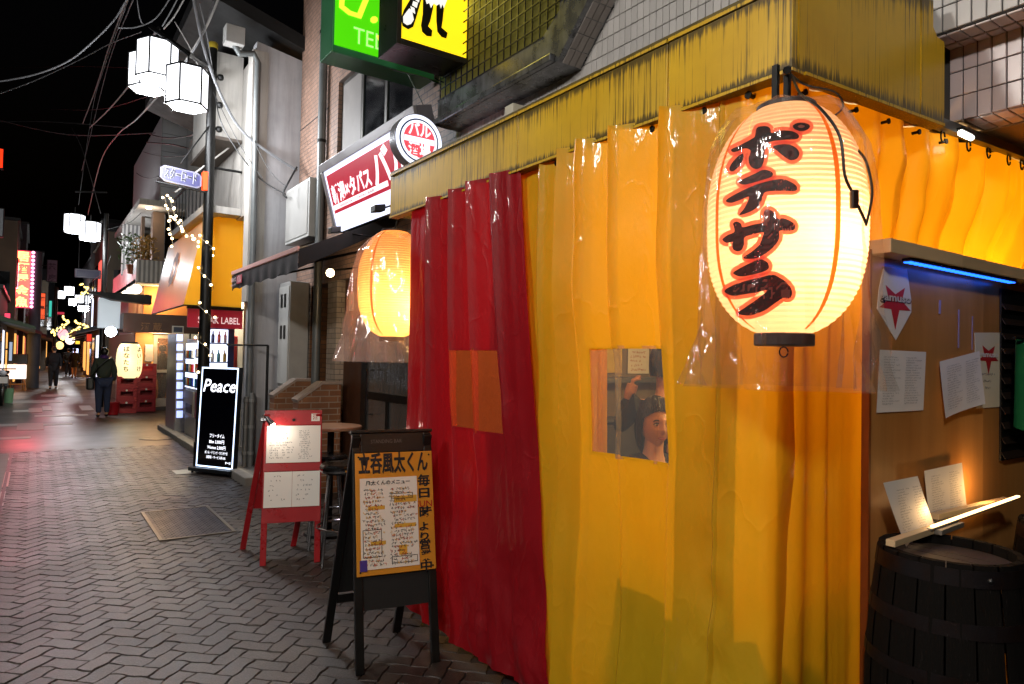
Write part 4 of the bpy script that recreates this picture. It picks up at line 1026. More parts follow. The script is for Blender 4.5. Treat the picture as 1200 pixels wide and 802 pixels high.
# white outdoor box higher up
a = at(346, 222, X=2.86); b = at(346, 290, X=2.86); ab = thing('meter_box', 'white painted metal box mounted high on the brown tiled wall', 'box', (2.9, 8.9, b.z))
obj('body', MB().box(2.80, 2.985, at(362, 250, X=2.8).y, at(335, 250, X=2.8).y, b.z + .05, a.z), mat('box_white', '#b9b9b5', .5, 0, .15), ab, bevel=.008)
obj('door', MB().box(2.79, 2.798, at(362, 250, X=2.8).y + .04, at(335, 250, X=2.8).y - .03, b.z + .09, a.z - .04), m_cab, ab, bevel=.003)

# awning
AX = 2.0; yn, yf = at(350, 290, X=AX).y, at(272, 330, X=AX).y; zt_, zb_ = at(348, 284, X=AX).z, at(310, 330, X=AX).z
zt_ = 2.60; zb_ = 2.40
m_awn = mat('awning_black', '#131112', .75, 0, .35, 5, .25, 80)
aw = thing('black_awning', 'black fabric awning with a pink edge stripe over the bar entrance', 'awning', (2.5, 7.5, 2.4))
mb = MB(); n = 18
for j in range(n + 1):
    for i in range(9):
        u_ = i / 8; y = lerp(yn, yf, j / n); x = lerp(AX, VX + .02, u_)
        mb.v.append((x, y, lerp(zt_, 3.06, u_) - .05 * math.sin(math.pi * u_) * (.6 + .4 * math.cos(j * 2.1))))
for j in range(n):
    for i in range(8): q = j * 9 + i; mb.f.append((q, q + 1, q + 10, q + 9)); mb.m.append(0)
obj('cover', mb, m_awn, aw, smooth=True)
mb = MB()
for j in range(41):
    y = lerp(yn, yf, j / 40)
    for k in range(4): mb.v.append((AX - .004 + .008 * math.sin(j * 1.3) * k / 3, y, lerp(zt_ - .04, zb_ - .02 + .012 * math.sin(j * .9), k / 3)))
for j in range(40):
    for k in range(3): q = j * 4 + k; mb.f.append((q, q + 4, q + 5, q + 1)); mb.m.append(0)
obj('valance', mb, m_awn, aw, smooth=True)
obj('edge_stripe', MB().box(AX - .012, AX + .01, yn, yf, zt_ - .035, zt_ + .012), mat('stripe_pink', '#d8a49c', .5, 0, .1), aw, bevel=.004)
obj('side_fabric', MB().prism([(AX, yn, zt_ - .02), (VX, yn, 3.05), (VX, yn, 2.93), (AX, yn, zb_)], (0, .004, 0)), m_awn, aw, fixn=True)
obj('arm', MB().tube([(AX + .03, yn + .15, zb_ + .05), (VX, yn + .15, 2.75)], .014, 8).tube([(AX + .03, yf - .15, zb_ + .05), (VX, yf - .15, 2.75)], .014, 8), m_dark, aw)
a = at(281, 333, X=AX - .012); U2, W2 = Vector((0, -1, 0)), Vector((0, 0, 1))
obj('print_patch', MB().box(AX - .0155, AX - .0145, yf - .55, yf - .30, zb_ + .03, zb_ + .13), mat('patch_red', '#c0304a', .5), aw)
obj('lettering', MB().text('バル', .10, (AX - .017, yf - .32, zb_ + .045), U2, W2, bold=.02, fit=.2), mat('letter_pink', '#f0d8dc', .5, 0, .05), aw)
obj('small_print', MB().text('新潟×タパス', .06, (AX - .017, yf - .02, zb_ + .07), U2, W2, bold=.02, fit=.26).text('BEER & TAPAS', .03, (AX - .017, yf - .02, zb_ + .02), U2, W2, bold=.01, fit=.26), mat('letter_pink'), aw)
a = at(387, 320, X=2.62)
dl = thing('downlight', 'small round lamp shining beneath the black awning', 'lamp', a)
obj('globe', MB().ball(a, .045, 12), emit('downlight_warm', '#ffe2b0', 22), dl, smooth=True)
obj('bracket', MB().tube([a + Vector((.03, 0, .03)), (VX, a.y, a.z + .10)], .012, 8), m_dark, dl)
lamp('downlight_light', 'POINT', a - Vector((.02, 0, .09)), 9, (1, .72, .42), .05)

# bar sign
ya_, yb_ = at(375, 200, X=2.5).y, at(486, 118, X=2.5).y; zt_s, zb_s = 3.66, 2.94; xt, xb = 2.5, 2.70
bs = thing('bar_sign', 'long tilted red and white light sign with the round badge at its end', 'sign', (2.7, 6, zb_s))
du = Vector((0, -1, 0)); dw = Vector((xt - xb, 0, zt_s - zb_s)); Ls = ya_ - yb_; Hs = dw.length; dwn = dw.normalized(); nn = du.cross(dwn).normalized()
o0 = Vector((xb, ya_, zb_s))
def SB(u0, u1, v0, v1, t0, t1): return (o0 + du * u0 + dwn * v0 + nn * t0, du * (u1 - u0), dwn * (v1 - v0), nn * (t1 - t0))
m_sf = mat('sign_grey', '#8f8a8c', .4, .3, .15)
obj('case', MB().obox(*SB(0, Ls, 0, Hs, -.16, -.012)), mat('sign_case', '#77737a', .4, .3), bs)
obj('frame', MB().obox(*SB(0, Ls, Hs - .085, Hs, -.011, .02)).obox(*SB(0, .06, .0, Hs - .086, -.011, .02)), m_sf, bs, bevel=.004)
obj('white_band', MB().obox(*SB(.061, Ls, 0, Hs - .087, -.011, .002)), emit('sign_white', '#dfe6ff', 1.5), bs)
obj('red_field', MB().obox(*SB(.11, Ls, .20, Hs - .14, .003, .006)), emit('sign_red', '#b01c34', .8), bs)
obj('lower_line', MB().obox(*SB(.11, 1.5, .235, .285, .0065, .0085)), emit('sign_letter', '#ffe9ee', 1.25), bs)
P0 = lambda u_, v_: o0 + du * u_ + dwn * v_ + nn * .0075
m_sl = MATS['sign_letter']
obj('lettering', MB().text('新潟×タパス', .2, P0(.16, .315), du, dwn, bold=.035, fit=1.02), m_sl, bs)
obj('lettering', MB().text('バル', .36, P0(1.24, .29), du, dwn, bold=.035, fit=.78), m_sl, bs)
obj('lettering', MB().text('NIIGATA × TAPAS BAR', .034, P0(.3, .245) + nn * .002, du, dwn, bold=.01, fit=.9), mat('letter_dark', '#50404a', .5), bs)
cB = at(491, 165, Y=4.88); rB = .212
obj('badge_drum', MB().tube([cB + Vector((0, .10, 0)), cB], rB, 40), mat('badge_case', '#9a9aa2', .35, .4), bs, smooth=True)
ex, ez = Vector((1, 0, 0)), Vector((0, 0, 1))
for r_, m_, d_ in ((rB * .97, emit('badge_white', '#e4ecff', 1.4), .002), (rB * .82, mat('badge_ring', '#3a4a78', .4), .004), (rB * .76, emit('badge_white', '', 1), .006), (rB * .66, emit('badge_red', '#d8505c', 1.0), .008)):
    obj('badge_ring', MB().disc(cB - Vector((0, d_, 0)), ex, ez, r_, 48), m_, bs)
obj('badge_bar', MB().box(cB.x - rB * .63, cB.x + rB * .63, cB.y - .0115, cB.y - .010, cB.z - .022, cB.z + .022), emit('badge_white', '', 1), bs)
obj('small_print', MB().text('バル', .12, cB + Vector((0, -.012, .038)), ex, ez, bold=.03, align='C', fit=.2).text('酒場', .12, cB + Vector((0, -.012, -.125)), ex, ez, bold=.03, align='C', fit=.2), m_sl, bs)
for pa_, pb_ in (((392, 271), (424, 276)), ((443, 246), (462, 240))):
    a, b = at(*pa_, X=2.42), at(*pb_, X=2.58)
    t = thing('sign_spotlight', ('black arm spotlight at the low corner of the red bar sign', 'black arm spotlight next to the canopy end, aimed at the red bar sign')[pa_[0] > 400], 'lamp', a, 'spotlights of the bar sign')
    obj('arm', MB().tube([b + Vector((.1, 0, 0)), b, a], .008, 6), m_dark, t); obj('head', MB().obox(a - Vector((.05, .05, .03)), (.10, 0, .02), (0, .10, 0), (0, 0, .06)), m_black, t, bevel=.006)
lamp('bar_sign_light', 'AREA', o0 + du * 1.1 + dwn * .35 + nn * .1, 7, (1, .8, .84), .5, target=o0 + du * 1.1 + dwn * .35 + nn * 2)
# ------------------------------------------------------------------ A-boards and things standing on the paving
class Fr:
    """a leaning board face: foot corners, lean towards +back, height along the slope"""
    def __init__(s, fl, fr, back, h, lean):
        s.o = Vector(fl); s.u = (Vector(fr) - s.o); s.w = s.u.length; s.u.normalize(); bk = Vector(back); bk = (bk - s.u * bk.dot(s.u)).normalized()
        s.v = (Vector((0, 0, 1)) * math.cos(lean) + bk * math.sin(lean)).normalized(); s.n = s.u.cross(s.v).normalized(); s.h = h; s.bk = bk
        s.q = lambda u_, v_, n_=0: s.o + s.u * u_ + s.v * v_ + s.n * n_
    def bar(s, mb, u0, u1, v0, v1, n0, n1, mi=0): return mb.obox(s.q(u0, v0, n0), s.u * (u1 - u0), s.v * (v1 - v0), s.n * (n1 - n0), mi)
def a_board(name, label, fl, fr, h, lean, mframe, group, back):
    f = Fr(fl, fr, (0, 1, 0), h, lean); t = thing(name, label, 'sign', (f.o + f.u * f.w / 2)); t['group'] = group
    top = f.q(0, h, 0); W_ = f.w
    sw = .045
    obj('front_stile', f.bar(MB(), 0, sw, 0, h, -.03, 0), mframe, t, bevel=.004); obj('front_stile', f.bar(MB(), W_ - sw, W_, 0, h, -.03, 0), mframe, t, bevel=.004)
    # back frame mirrors the lean
    bv = Vector(back); b = Fr(Vector(fl) + bv, Vector(fr) + bv, -f.bk, h, lean); sk = (f.q(0, h) - b.q(0, h)); sk.z = 0; b.v = (b.v * h + sk).normalized(); b.n = -b.n if b.n.dot(f.bk) < 0 else b.n
    obj('rear_stile', b.bar(MB(), 0, sw, 0, h - .01, -.03, 0), mframe, t, bevel=.004); obj('rear_stile', b.bar(MB(), W_ - sw, W_, 0, h - .01, -.03, 0), mframe, t, bevel=.004)
    return t, f, b
# black board
A = at(417, 793, Z=0); B = at(516, 776, Z=0)
kb, f, b = a_board('signboard', 'black A-frame signboard with an orange handwritten panel by the red curtain', A, B, 1.205, rad(12), m_black, 'A-frame signboards', at(377, 752, Z=0) - A)
W_ = f.w
obj('top_rail', f.bar(MB(), .046, W_ - .046, 1.10, 1.205, -.03, .001), m_black, kb, bevel=.003)
obj('cap', f.bar(MB(), -.006, W_ + .006, 1.206, 1.222, -.05, .008), m_black, kb, bevel=.003)
obj('lower_panel', f.bar(MB(), .046, W_ - .046, .30, .52, -.022, -.008), m_blackmatt, kb)
obj('rear_panel', b.bar(MB(), .046, W_ - .046, .30, 1.15, -.024, -.010), m_blackmatt, kb)
obj('rear_rail', b.bar(MB(), .046, W_ - .046, .24, .29, -.03, 0), m_black, kb)
m_op = mat('panel_orange', '#d08a22', .5, 0, .15, 3, .1, 40)
op0, op1 = .47, 1.098
obj('panel', f.bar(MB(), .012, W_ - .004, op0, op1, .001, .009), m_op, kb, bevel=.002)
mk = MB(); mk.text('立呑風太くん', .115, f.q(.03, 1.0, .010), f.u, f.v, bold=.03, fit=W_ - .06)
obj('lettering', mk, m_ink, kb)
hw = MB(); vx = W_ - .105
for i, (ch, s_) in enumerate((('毎', .066), ('日', .058), (None, .05), ('時', .066), ('よ', .050), ('り', .046), ('営', .056), ('業', .056), ('中', .060))):
    vy = .965 - .030 - sum((.064, .060, .046, .068, .050, .046, .056, .056, .058)[:i])
    if ch: hw.text(ch, s_, f.q(vx + .014 + (i % 2) * .004, vy - .02, .010), f.u, f.v, bold=.028, fit=s_ * 1.05)
obj('small_print', hw, m_ink, kb)
obj('lettering', MB().text('SUN', .046, f.q(vx - .004, .965 - .030 - .124 - .012, .010), f.u, f.v, bold=.01, fit=.095), m_inkr, kb)
obj('header_print', MB().text('STANDING BAR', .028, f.q(.10, 1.15, .002), f.u, f.v, fit=.17), mat('header_grey', '#5c5a58', .6), kb)
p0u, p1u, p0v, p1v = .035, .345, .50, .965
obj('menu_paper', f.bar(MB(), p0u, p1u, p0v, p1v, .010, .012), mat('paper_cream', '#e6ddd0', .55, 0, .06), kb)
r2 = random.Random(5)
for mi_, (m_, dens) in enumerate(((m_ink, .8), (m_inko, .35), (m_inky, .25))):
    s_ = MB()
    for c_ in range(2):
        scribble(s_, f.q(p0u + .012 + c_ * .14, p0v + .012, .0125 + .0003 * mi_), f.u, f.v, .12 + .03 * c_, .40, .016, 0, dens, r2, th=.0004, gap=1.25)
    obj('handwriting', s_, m_, kb)
hl = MB()
for (u0, v0, w_, h_) in ((.18, .83, .14, .035), (.04, .80, .10, .02), (.18, .70, .13, .02), (.05, .62, .09, .02), (.20, .56, .05, .05)): f.bar(hl, p0u + u0, p0u + u0 + w_ * .9, v0, v0 + h_, .0122, .0124)
obj('highlighter', hl, m_inky, kb)
fr_ = MB()
for (u0, v0, w_, h_) in ((.165, .85, .12, .03), (.01, .56, .10, .14), (.16, .52, .14, .035)):
    for (a0, a1, c0, c1) in ((0, w_, 0, .003), (0, w_, h_ - .003, h_), (0, .003, 0, h_), (w_ - .003, w_, 0, h_)): f.bar(fr_, p0u + u0 + a0, p0u + u0 + a1, v0 + c0, v0 + c1, .0129, .0131)
obj('pen_frames', fr_, m_ink, kb)
obj('heading', MB().text('風太くんのメニュー', .026, f.q(p0u + .03, p1v - .035, .0128), f.u, f.v, bold=.02, fit=.24), m_ink, kb)
obj('tape', f.bar(MB(), p0u - .008, p0u + .03, p0v - .006, p0v + .05, .0132, .0136).add([], []), m_inkp, kb)
for u_ in (.03, W_ - .022):
    for v_ in (op0 + .02, op1 - .02): obj('screw', MB().tube([f.q(u_, v_, .008), f.q(u_, v_, .012)], .005, 8), m_dark, kb)

# red board
A = at(304, 664, Z=0); B = at(375, 659, Z=0)
m_rp = mat('red_lacquer', '#a3121a', .32, 0, .12, 4, .08, 40, coat=.3)
rb_, f, b = a_board('signboard', 'red A-frame signboard with white menu papers lit by a clip lamp', A, B, 1.18, rad(13), m_rp, 'A-frame signboards', at(281, 643, Z=0) - A)
W_ = f.w; zz_ = lambda py: (at(303, py, Y=A.y + .1).z) / math.cos(rad(10))
obj('board', f.bar(MB(), .046, W_ - .046, .31, 1.18, -.022, -.004), m_rp, rb_)
obj('header', f.bar(MB(), .002, W_ - .002, 1.06, 1.178, .001, .007), m_rp, rb_, bevel=.002)
obj('mid_rail', f.bar(MB(), .002, W_ - .002, .70, .76, .001, .006), m_rp, rb_, bevel=.002)
obj('lower_rail', f.bar(MB(), .002, W_ - .002, .31, .42, .001, .006), m_rp, rb_, bevel=.002)
obj('rear_board', b.bar(MB(), .046, W_ - .046, .36, 1.15, -.022, -.006), m_rp, rb_)
obj('menu_paper', f.bar(MB(), .02, W_ - .012, .765, 1.055, .002, .005), m_paper, rb_)
for u0, u1 in ((.012, W_ / 2 - .002), (W_ / 2, W_ - .012)): obj('menu_paper', f.bar(MB(), u0, u1, .425, .695, .0065, .009), m_paper, rb_)
s_ = MB(); scribble(s_, f.q(.04, .78, .0055), f.u, f.v, .20, .15, .014, 0, .7, r2, th=.0004, gap=1.4); scribble(s_, f.q(.26, .78, .0055), f.u, f.v, .11, .24, .012, 0, .7, r2, th=.0004, gap=1.4)
for u0 in (.03, W_ / 2 + .02): scribble(s_, f.q(u0, .45, .0095), f.u, f.v, .15, .22, .015, 0, .4, r2, th=.0004, gap=2.4)
obj('handwriting', s_, m_inkg, rb_)
s_ = MB(); scribble(s_, f.q(.10, .93, .0058), f.u, f.v, .12, .10, .018, 0, .5, r2, th=.0004, gap=1.8); obj('handwriting', s_, m_inko, rb_)
obj('sticker', f.bar(MB(), W_ - .085, W_ - .02, 1.09, 1.15, .0072, .0082), m_paper, rb_)
obj('sticker_print', MB().text('酒', .045, f.q(W_ - .074, 1.106, .0084), f.u, f.v, bold=.03), m_inkr, rb_)
obj('knob', MB().tube([f.q(W_ / 2, 1.10, .006), f.q(W_ / 2, 1.10, .014)], .012, 10), m_dark, rb_)
cl = f.q(.02, 1.10, .07)
cp = thing('clip_lamp', 'small steel clip lamp lighting the papers of the red signboard', 'lamp', cl)
obj('clip', MB().obox(f.q(-.03, 1.09, -.035), f.u * .06, f.v * .03, f.n * .06), mat('steel_bright', '#a0a0a4', .25, .9), cp, bevel=.004)
obj('arm', MB().tube([f.q(-.01, 1.105, .02), f.q(-.01, 1.13, .06), f.q(.03, 1.10, .09)], .006, 6), MATS['steel_bright'], cp)
obj('shade', MB().tube([f.q(.015, 1.115, .085), f.q(.06, 1.055, .085)], [.014, .026], 14), MATS['steel_bright'], cp, smooth=True)
obj('bulb', MB().ball(f.q(.066, 1.047, .085), .02, 10), emit('clip_bulb', '#fff0d8', 40), cp, smooth=True)
lamp('clip_light', 'POINT', f.q(.10, 1.00, .10), 1.1, (1, .86, .7), .02)

# lit black sign on its stand
A = at(229, 551, Z=.03); B = at(273, 556, Z=.03)
pg = thing('light_sign', 'black glowing panel sign with a white edge on a low castor stand', 'sign', (A + B) / 2)
f = Fr(A, B, (0, 1, 0), 1.38, rad(2.5)); W_ = f.w
m_case = mat('lightbox_case', '#26282c', .4, .4)
obj('case', f.bar(MB(), 0, W_, .05, 1.38, -.07, 0), m_case, pg, bevel=.006)
obj('face', f.bar(MB(), .012, W_ - .012, .062, 1.368, .001, .003), mat('acrylic_black', '#04040a', .08, 0, .1, 3, 0, 10), pg)
m_edge = emit('edge_white', '#cfe2ff', 2.6)
obj('lit_edge', f.bar(f.bar(f.bar(f.bar(MB(), .008, .026, .056, 1.374, .004, .007), W_ - .026, W_ - .008, .056, 1.374, .004, .007), .027, W_ - .027, .1356 * 10, 1.374, .004, .007), .027, W_ - .027, .056, .074, .004, .007), m_edge, pg)
m_lt = emit('letter_white', '#f2f4ff', 2.2)
obj('lettering', MB().text('Peace', .24, f.q(.05, 1.05, .004), f.u, f.v, bold=.008, fit=W_ - .09, shear=.25), m_lt, pg)
tx = MB(); c_ = W_ / 2 + .02
for s_, h_, v_, w_ in (('フリータイム', .060, .45, .26), ('Men 3,000円', .058, .375, .26), ('Women 2,000円', .058, .30, .32), ('ボトル・ドリンク・カラオケ付', .045, .235, .40), ('消費税・サービス料10%', .042, .175, .34)): tx.text(s_, h_, f.q(c_, v_, .004), f.u, f.v, bold=.004, align='C', fit=w_)
tx.text('8～15', .04, f.q(W_ - .05, .12, .004), f.u, f.v, bold=.02, align='R', fit=.09)
obj('small_print', tx, m_lt, pg)
obj('stand', f.bar(MB(), -.03, W_ + .03, .0, .048, -.30, .10), m_case, pg, bevel=.008)
for u_ in (0, W_):
    for n_ in (-.24, .05): p = f.q(u_, 0, n_); obj('castor', MB().tube([(p.x - .012, p.y, .025), (p.x + .012, p.y, .025)], .024, 12), m_black, pg)

# high table and stool of the bar
tc = at(388, 499, d=6.15); tc = Vector((tc.x, tc.y, 0)); tz = at(388, 499, d=6.15).z
t = thing('bar_table', 'round high table with a pale wooden top behind the red signboard', 'table', tc)
obj('top', MB().lathe([(.265, -.03), (.275, -.024), (.275, -.004), (.27, 0)], (tc.x, tc.y, tz), 40), mat('table_top', '#a87a5c', .35, 0, .25, 4), t, smooth=True)
obj('column', MB().tube([(tc.x, tc.y, .03), (tc.x, tc.y, tz - .03)], .03, 12), m_dark, t, smooth=True)
obj('foot', MB().lathe([(.22, 0), (.21, .02), (.05, .04)], tc, 28), m_dark, t, smooth=True)
def stool(c, lab):
    c = Vector(c); t = thing('bar_stool', lab, 'stool', c, 'black bar stools'); h = .76
    obj('seat', MB().lathe([(.15, -.02), (.165, 0), (.165, .035), (.15, .05)], c + Vector((0, 0, h - .05)), 28), mat('seat_vinyl', '#171616', .25, 0, .2), t, smooth=True)
    obj('seat_ring', MB().lathe([(.168, 0), (.17, .012), (.168, .024)], c + Vector((0, 0, h - .055)), 28, cap=False), MATS['chrome'], t)
    for k in range(4):
        a = k * math.pi / 2 + .5; obj('leg', MB().tube([c + Vector((.12 * math.cos(a), .12 * math.sin(a), h - .06)), c + Vector((.2 * math.cos(a), .2 * math.sin(a), 0))], .012, 8), MATS['chrome'], t, smooth=True)
    obj('foot_ring', MB().tube([c + Vector((.178 * math.cos(a), .178 * math.sin(a), .28)) for a in [i * math.pi / 12 for i in range(25)]], .009, 6), MATS['chrome'], t, smooth=True)
q = at(384, 533, d=5.75); stool((q.x, q.y, 0), 'black round bar stool in front of the high table')
q = at(402, 545, d=5.2); stool((q.x + .03, q.y + .1, 0), 'black round bar stool half hidden by the black signboard')
# low iron rail with bottles beside the lit sign
q = at(310, 560, d=8.9); rr = thing('handrail', 'thin iron handrail beside the lit black sign', 'rail', (q.x, q.y, 0))
a = at(314, 405, Y=q.y); obj('post', MB().tube([(a.x, q.y, 0), (a.x, q.y, a.z)], .018, 8), m_dark, rr); c_ = at(268, 404, Y=q.y + .5)
obj('top_bar', MB().tube([(a.x, q.y, a.z), (c_.x, q.y + .6, a.z)], .012, 8), m_dark, rr)
pp = thing('floor_pipes', 'grey service pipes clipped to the wall foot beside the lit sign', 'pipe', (2.40, 9.2, 0))
for k, px in enumerate((287, 294, 316)):
    p_ = at(px, 520, d=9.1); obj('pipe', MB().tube([(p_.x, p_.y, 0), (p_.x, p_.y, 1.02 + .05 * k)], .032, 10), mat('pipe_pale', '#8c8c8a', .4, .3), pp, smooth=True)
    for z in (.25, .6, .95): obj('clip', MB().tube([(p_.x, p_.y, z), (p_.x, p_.y, z + .04)], .04, 10), mat('clip_grey', '#a8a8a6', .4, .5), pp)
# ------------------------------------------------------------------ distant and middle street: building over the yellow awning
m_conc = mat('concrete_grey', '#b4b3b6', .8, 0, .3, 1.4, .35, 30, dirt=.25)
m_plas = mat('plaster_white', '#b4afa8', .75, 0, .2, 1.8, .2, 40, dirt=.3)
cb = thing('concrete_building', 'grey concrete building with a white street face and dark eave above the yellow awning', 'building', (3, 12, 0))
GY = 9.62; gx = at(291, 420, Y=GY).x
zl, zr_ = at(289, 45, Y=GY).z, at(352, 76, Y=GY).z; xr_ = 3.3
obj('side_wall', MB().prism([(gx, GY, 0), (xr_ + .6, GY, 0), (xr_ + .6, GY, zr_ - .1), (gx, GY, zl)], (0, .2, 0)), m_conc, cb, fixn=True)
obj('street_wall', MB().box(gx + .06, gx + .3, GY + .202, 15.0, 3.6, zl - .05), m_plas, cb)
obj('corner_pier', MB().box(gx - .05, gx + .16, GY - .004, GY + .25, 2.3, zl - .12), m_plas, cb)
obj('eave', MB().prism([(gx - .75, GY - .12, zl + .42), (xr_ + .6, GY - .12, zr_ - .1), (xr_ + .6, GY - .12, zr_ + .1), (gx - .75, GY - .12, zl + .60)], (0, 5.4, 0)), m_blackmatt, cb, fixn=True)
obj('bay', MB().box(gx - .32, gx + .055, 10.6, 12.3, 4.75, 6.0), m_plas, cb)
obj('bay_soffit', MB().box(gx - .34, gx + .05, 10.55, 12.35, 4.70, 4.748), mat('soffit_dark', '#5a5048', .8, 0, .4), cb)
a = at(283, 247, Y=10.8)
obj('back_wall', MB().box(gx + .4, 3.6, 11.6, 15, 0, 3.58), m_conc, cb)
for z in (2.2, 3.5): obj('band', MB().box(gx + .3, 3.6, 10.95, 11.05, z, z + .05), m_dark, cb)
bl = obj('balcony_floor', MB().box(gx - .45, gx + .055, 10.5, 13.4, 3.62, 3.72), m_plas, cb)
for i in range(9): g = obj('baluster', MB().tube([(gx - .44, 10.55 + i * .3, 3.72), (gx - .44, 10.55 + i * .3, 4.25)], .010, 6), m_dark, None); put(g, bl)
g = obj('handrail', MB().tube([(gx - .44, 10.5, 4.26), (gx - .44, 13.3, 4.26)], .018, 6).tube([(gx - .44, 10.5, 4.26), (gx + .05, 10.5, 4.26)], .018, 6), m_dark); put(g, bl)
for yy in (10.9, 12.0): obj('brace', MB().obox((gx - .62, yy, 4.15), (.03, 0, .0), (.56, 0, .56), (0, .05, 0)), m_plas, cb)
dp = thing('downpipe', 'grey drain pipe with a hopper on the concrete building corner', 'pipe', (gx, GY, 0))
hx = at(276, 44, Y=GY - .1); b_ = at(303, 68, Y=GY - .1); xk = b_.x
obj('pipe', MB().tube([(hx.x, GY - .08, hx.z - .1), (hx.x + .06, GY - .08, hx.z - .2), (xk - .06, GY - .08, b_.z + .05), (xk, GY - .08, b_.z - .06), (xk, GY - .08, .02)], .042, 12), MATS['pipe_grey'], dp, smooth=True)
obj('hopper', MB().box(hx.x - .14, hx.x + .10, GY - .2, GY - .01, hx.z - .12, hx.z + .12), MATS['cabinet_grey'], dp, bevel=.01)
# yellow awning box
Ya, Yb = 10.8, 14.1
def W(px, py, Y): return at(px, py, Y=Y)
tr, br, tl_, bl_ = W(240, 258, Ya), W(215, 357, Ya), W(205, 293, Yb), W(177, 372, Yb); wr, wrb = W(286, 247, Ya), W(283, 361, Ya)
xt_, xb_ = tr.x, br.x; zt1, zb1 = tr.z, br.z
m_ya = vinyl('awning_yellow', '#e0b01c', '#ffd84a', .4, .5, .1)
m_yf = vinyl('awning_front', '#e0c49a', '#f0c080', .3, .35, .1)
ya = thing('yellow_awning', 'big sloping yellow shop awning with a pale front behind the black lamp pole', 'awning', (2.2, 12.4, zb1))
obj('cheek', MB().prism([(xt_, Ya, zt1), (xb_, Ya, zb1), (wrb.x, Ya, wrb.z), (wr.x, Ya, wr.z)], (0, .006, 0)), m_ya, ya, fixn=True)
obj('front', MB().prism([(xt_, Ya + .008, zt1), (xt_, Yb, zt1), (xb_, Yb, zb1), (xb_, Ya + .008, zb1)], (.006, 0, .003)), m_yf, ya, fixn=True)
obj('cover', MB().prism([(xt_ + .01, Ya + .01, zt1 - .005), (wr.x, Ya + .01, wr.z - .005), (wr.x, Yb, wr.z - .005), (xt_ + .01, Yb, zt1 - .005)], (0, 0, .006)), m_ya, ya, fixn=True)
obj('frame_tube', MB().tube([(xb_ + .02, Ya + .02, zb1), (xb_ + .02, Yb, zb1)], .018, 8).tube([(xb_ + .02, Ya + .02, zb1), (wrb.x, Ya + .02, wrb.z)], .018, 8), m_dark, ya)
sm = MB(); o_ = Vector((lerp(xt_, xb_, .6) - .008, lerp(Ya, Yb, .62), lerp(zt1, zb1, .6)))
# faded crest on the pale front
sl_ = Vector((xb_ - xt_, 0, zb1 - zt1)).normalized(); n_ = Vector((-1, 0, .3)).normalized()
for i in range(9): a_ = i * 2 * math.pi / 9; sm.disc(Vector((lerp(xt_, xb_, .45), lerp(Ya, Yb, .55), lerp(zt1, zb1, .45))) + n_ * .012 + Vector((0, 1, 0)) * .22 * math.cos(a_) + sl_ * .22 * math.sin(a_), (0, -1, 0), -sl_, .09, 10)
obj('faded_crest', sm, mat('crest_faded', '#a88878', .6), ya)
lamp('awning_light', 'POINT', (2.25, 12.0, 2.85), 230, (1, .86, .55), .12)
# red fascia sign under the awning
a = at(246, 363, Y=10.9); b = at(284, 386, Y=10.9)
sg = thing('shop_sign', 'dark red shop sign with white serif capitals under the yellow awning', 'sign', (lerp(a.x, b.x, .5), 10.9, b.z))
obj('board', MB().box(a.x - .30, b.x, 10.9, 10.95, b.z, a.z), emit('sign_maroon', '#8c1224', .35), sg, bevel=.004)
obj('trim', MB().box(a.x - .31, b.x + .01, 10.888, 10.96, a.z + .002, a.z + .035), m_dark, sg)
obj('lettering', MB().text('STEAK LABEL', .14, (a.x - .16, 10.897, b.z + .07), (1, 0, 0), (0, 0, 1), bold=.01, fit=b.x - a.x + .12), emit('letter_rose', '#e8c8c8', .7), sg)
m_vw = emit('vend_white', '#d8e4ff', 2.4); m_vs = mat('vend_steel', '#8a8a90', .4, .4, .2); m_vred = mat('vend_red', '#a01824', .4); m_vb = mat('vend_blue', '#141c4a', .4); m_item = [mat('can_%s' % n, c, .3, .2) for n, c in (('navy', '#2a3a8a'), ('teal', '#1f7a86'), ('red', '#a8262c'), ('gold', '#b8902c'), ('white', '#d8d8dc'))]
def vending(label, y0, y1, xf, z1, face, body, rows):
    t = thing('vending_machine', label, 'vending machine', (xf + .35, (y0 + y1) / 2, 0), 'vending machines under the yellow awning')
    obj('cabinet', MB().box(xf, xf + .7, y0, y1, .08, z1), body, t, bevel=.012)
    obj('display', MB().box(xf - .02, xf - .002, y0 + .06, y1 - .06, .95, z1 - .08), m_vw, t)
    for r_ in range(rows):
        z = .98 + r_ * (z1 - 1.1) / rows
        obj('shelf', MB().box(xf - .05, xf - .021, y0 + .06, y1 - .06, z, z + .02), m_vb, t)
        for i in range(7): y = y0 + .12 + i * (y1 - y0 - .2) / 7; obj('can', MB().tube([(xf - .045, y, z + .021), (xf - .045, y, z + .16)], .028, 8), m_item[(i + r_ * 2) % 5], t, smooth=True)
    obj('price_panel', MB().box(xf - .03, xf - .002, y0 + .06, y1 - .06, .45, .90), body, t)
    obj('slot', MB().box(xf - .036, xf - .031, y0 + .15, y1 - .3, .5, .66), m_black, t)
    return t
vending('red drinks machine with blue shelf strips just past the pole', 11.95, 13.0, 2.36, 1.88, 0, m_vred, 3)
vending('lit drinks machine standing beside the grey display case', 13.05, 14.05, 2.36, 1.84, 0, mat('vend_ivory', '#b8b4ac', .4), 3)
dc = thing('display_case', 'tall grey case with a column of glowing sample windows', 'case', (2.6, 14.6, 0)); x0_ = at(206, 450, Y=14.3).x
x1_ = at(222, 450, Y=14.3).x
obj('cabinet', MB().box(x0_, x1_ + .3, 14.3, 15.4, .06, 1.95), m_vs, dc, bevel=.01)
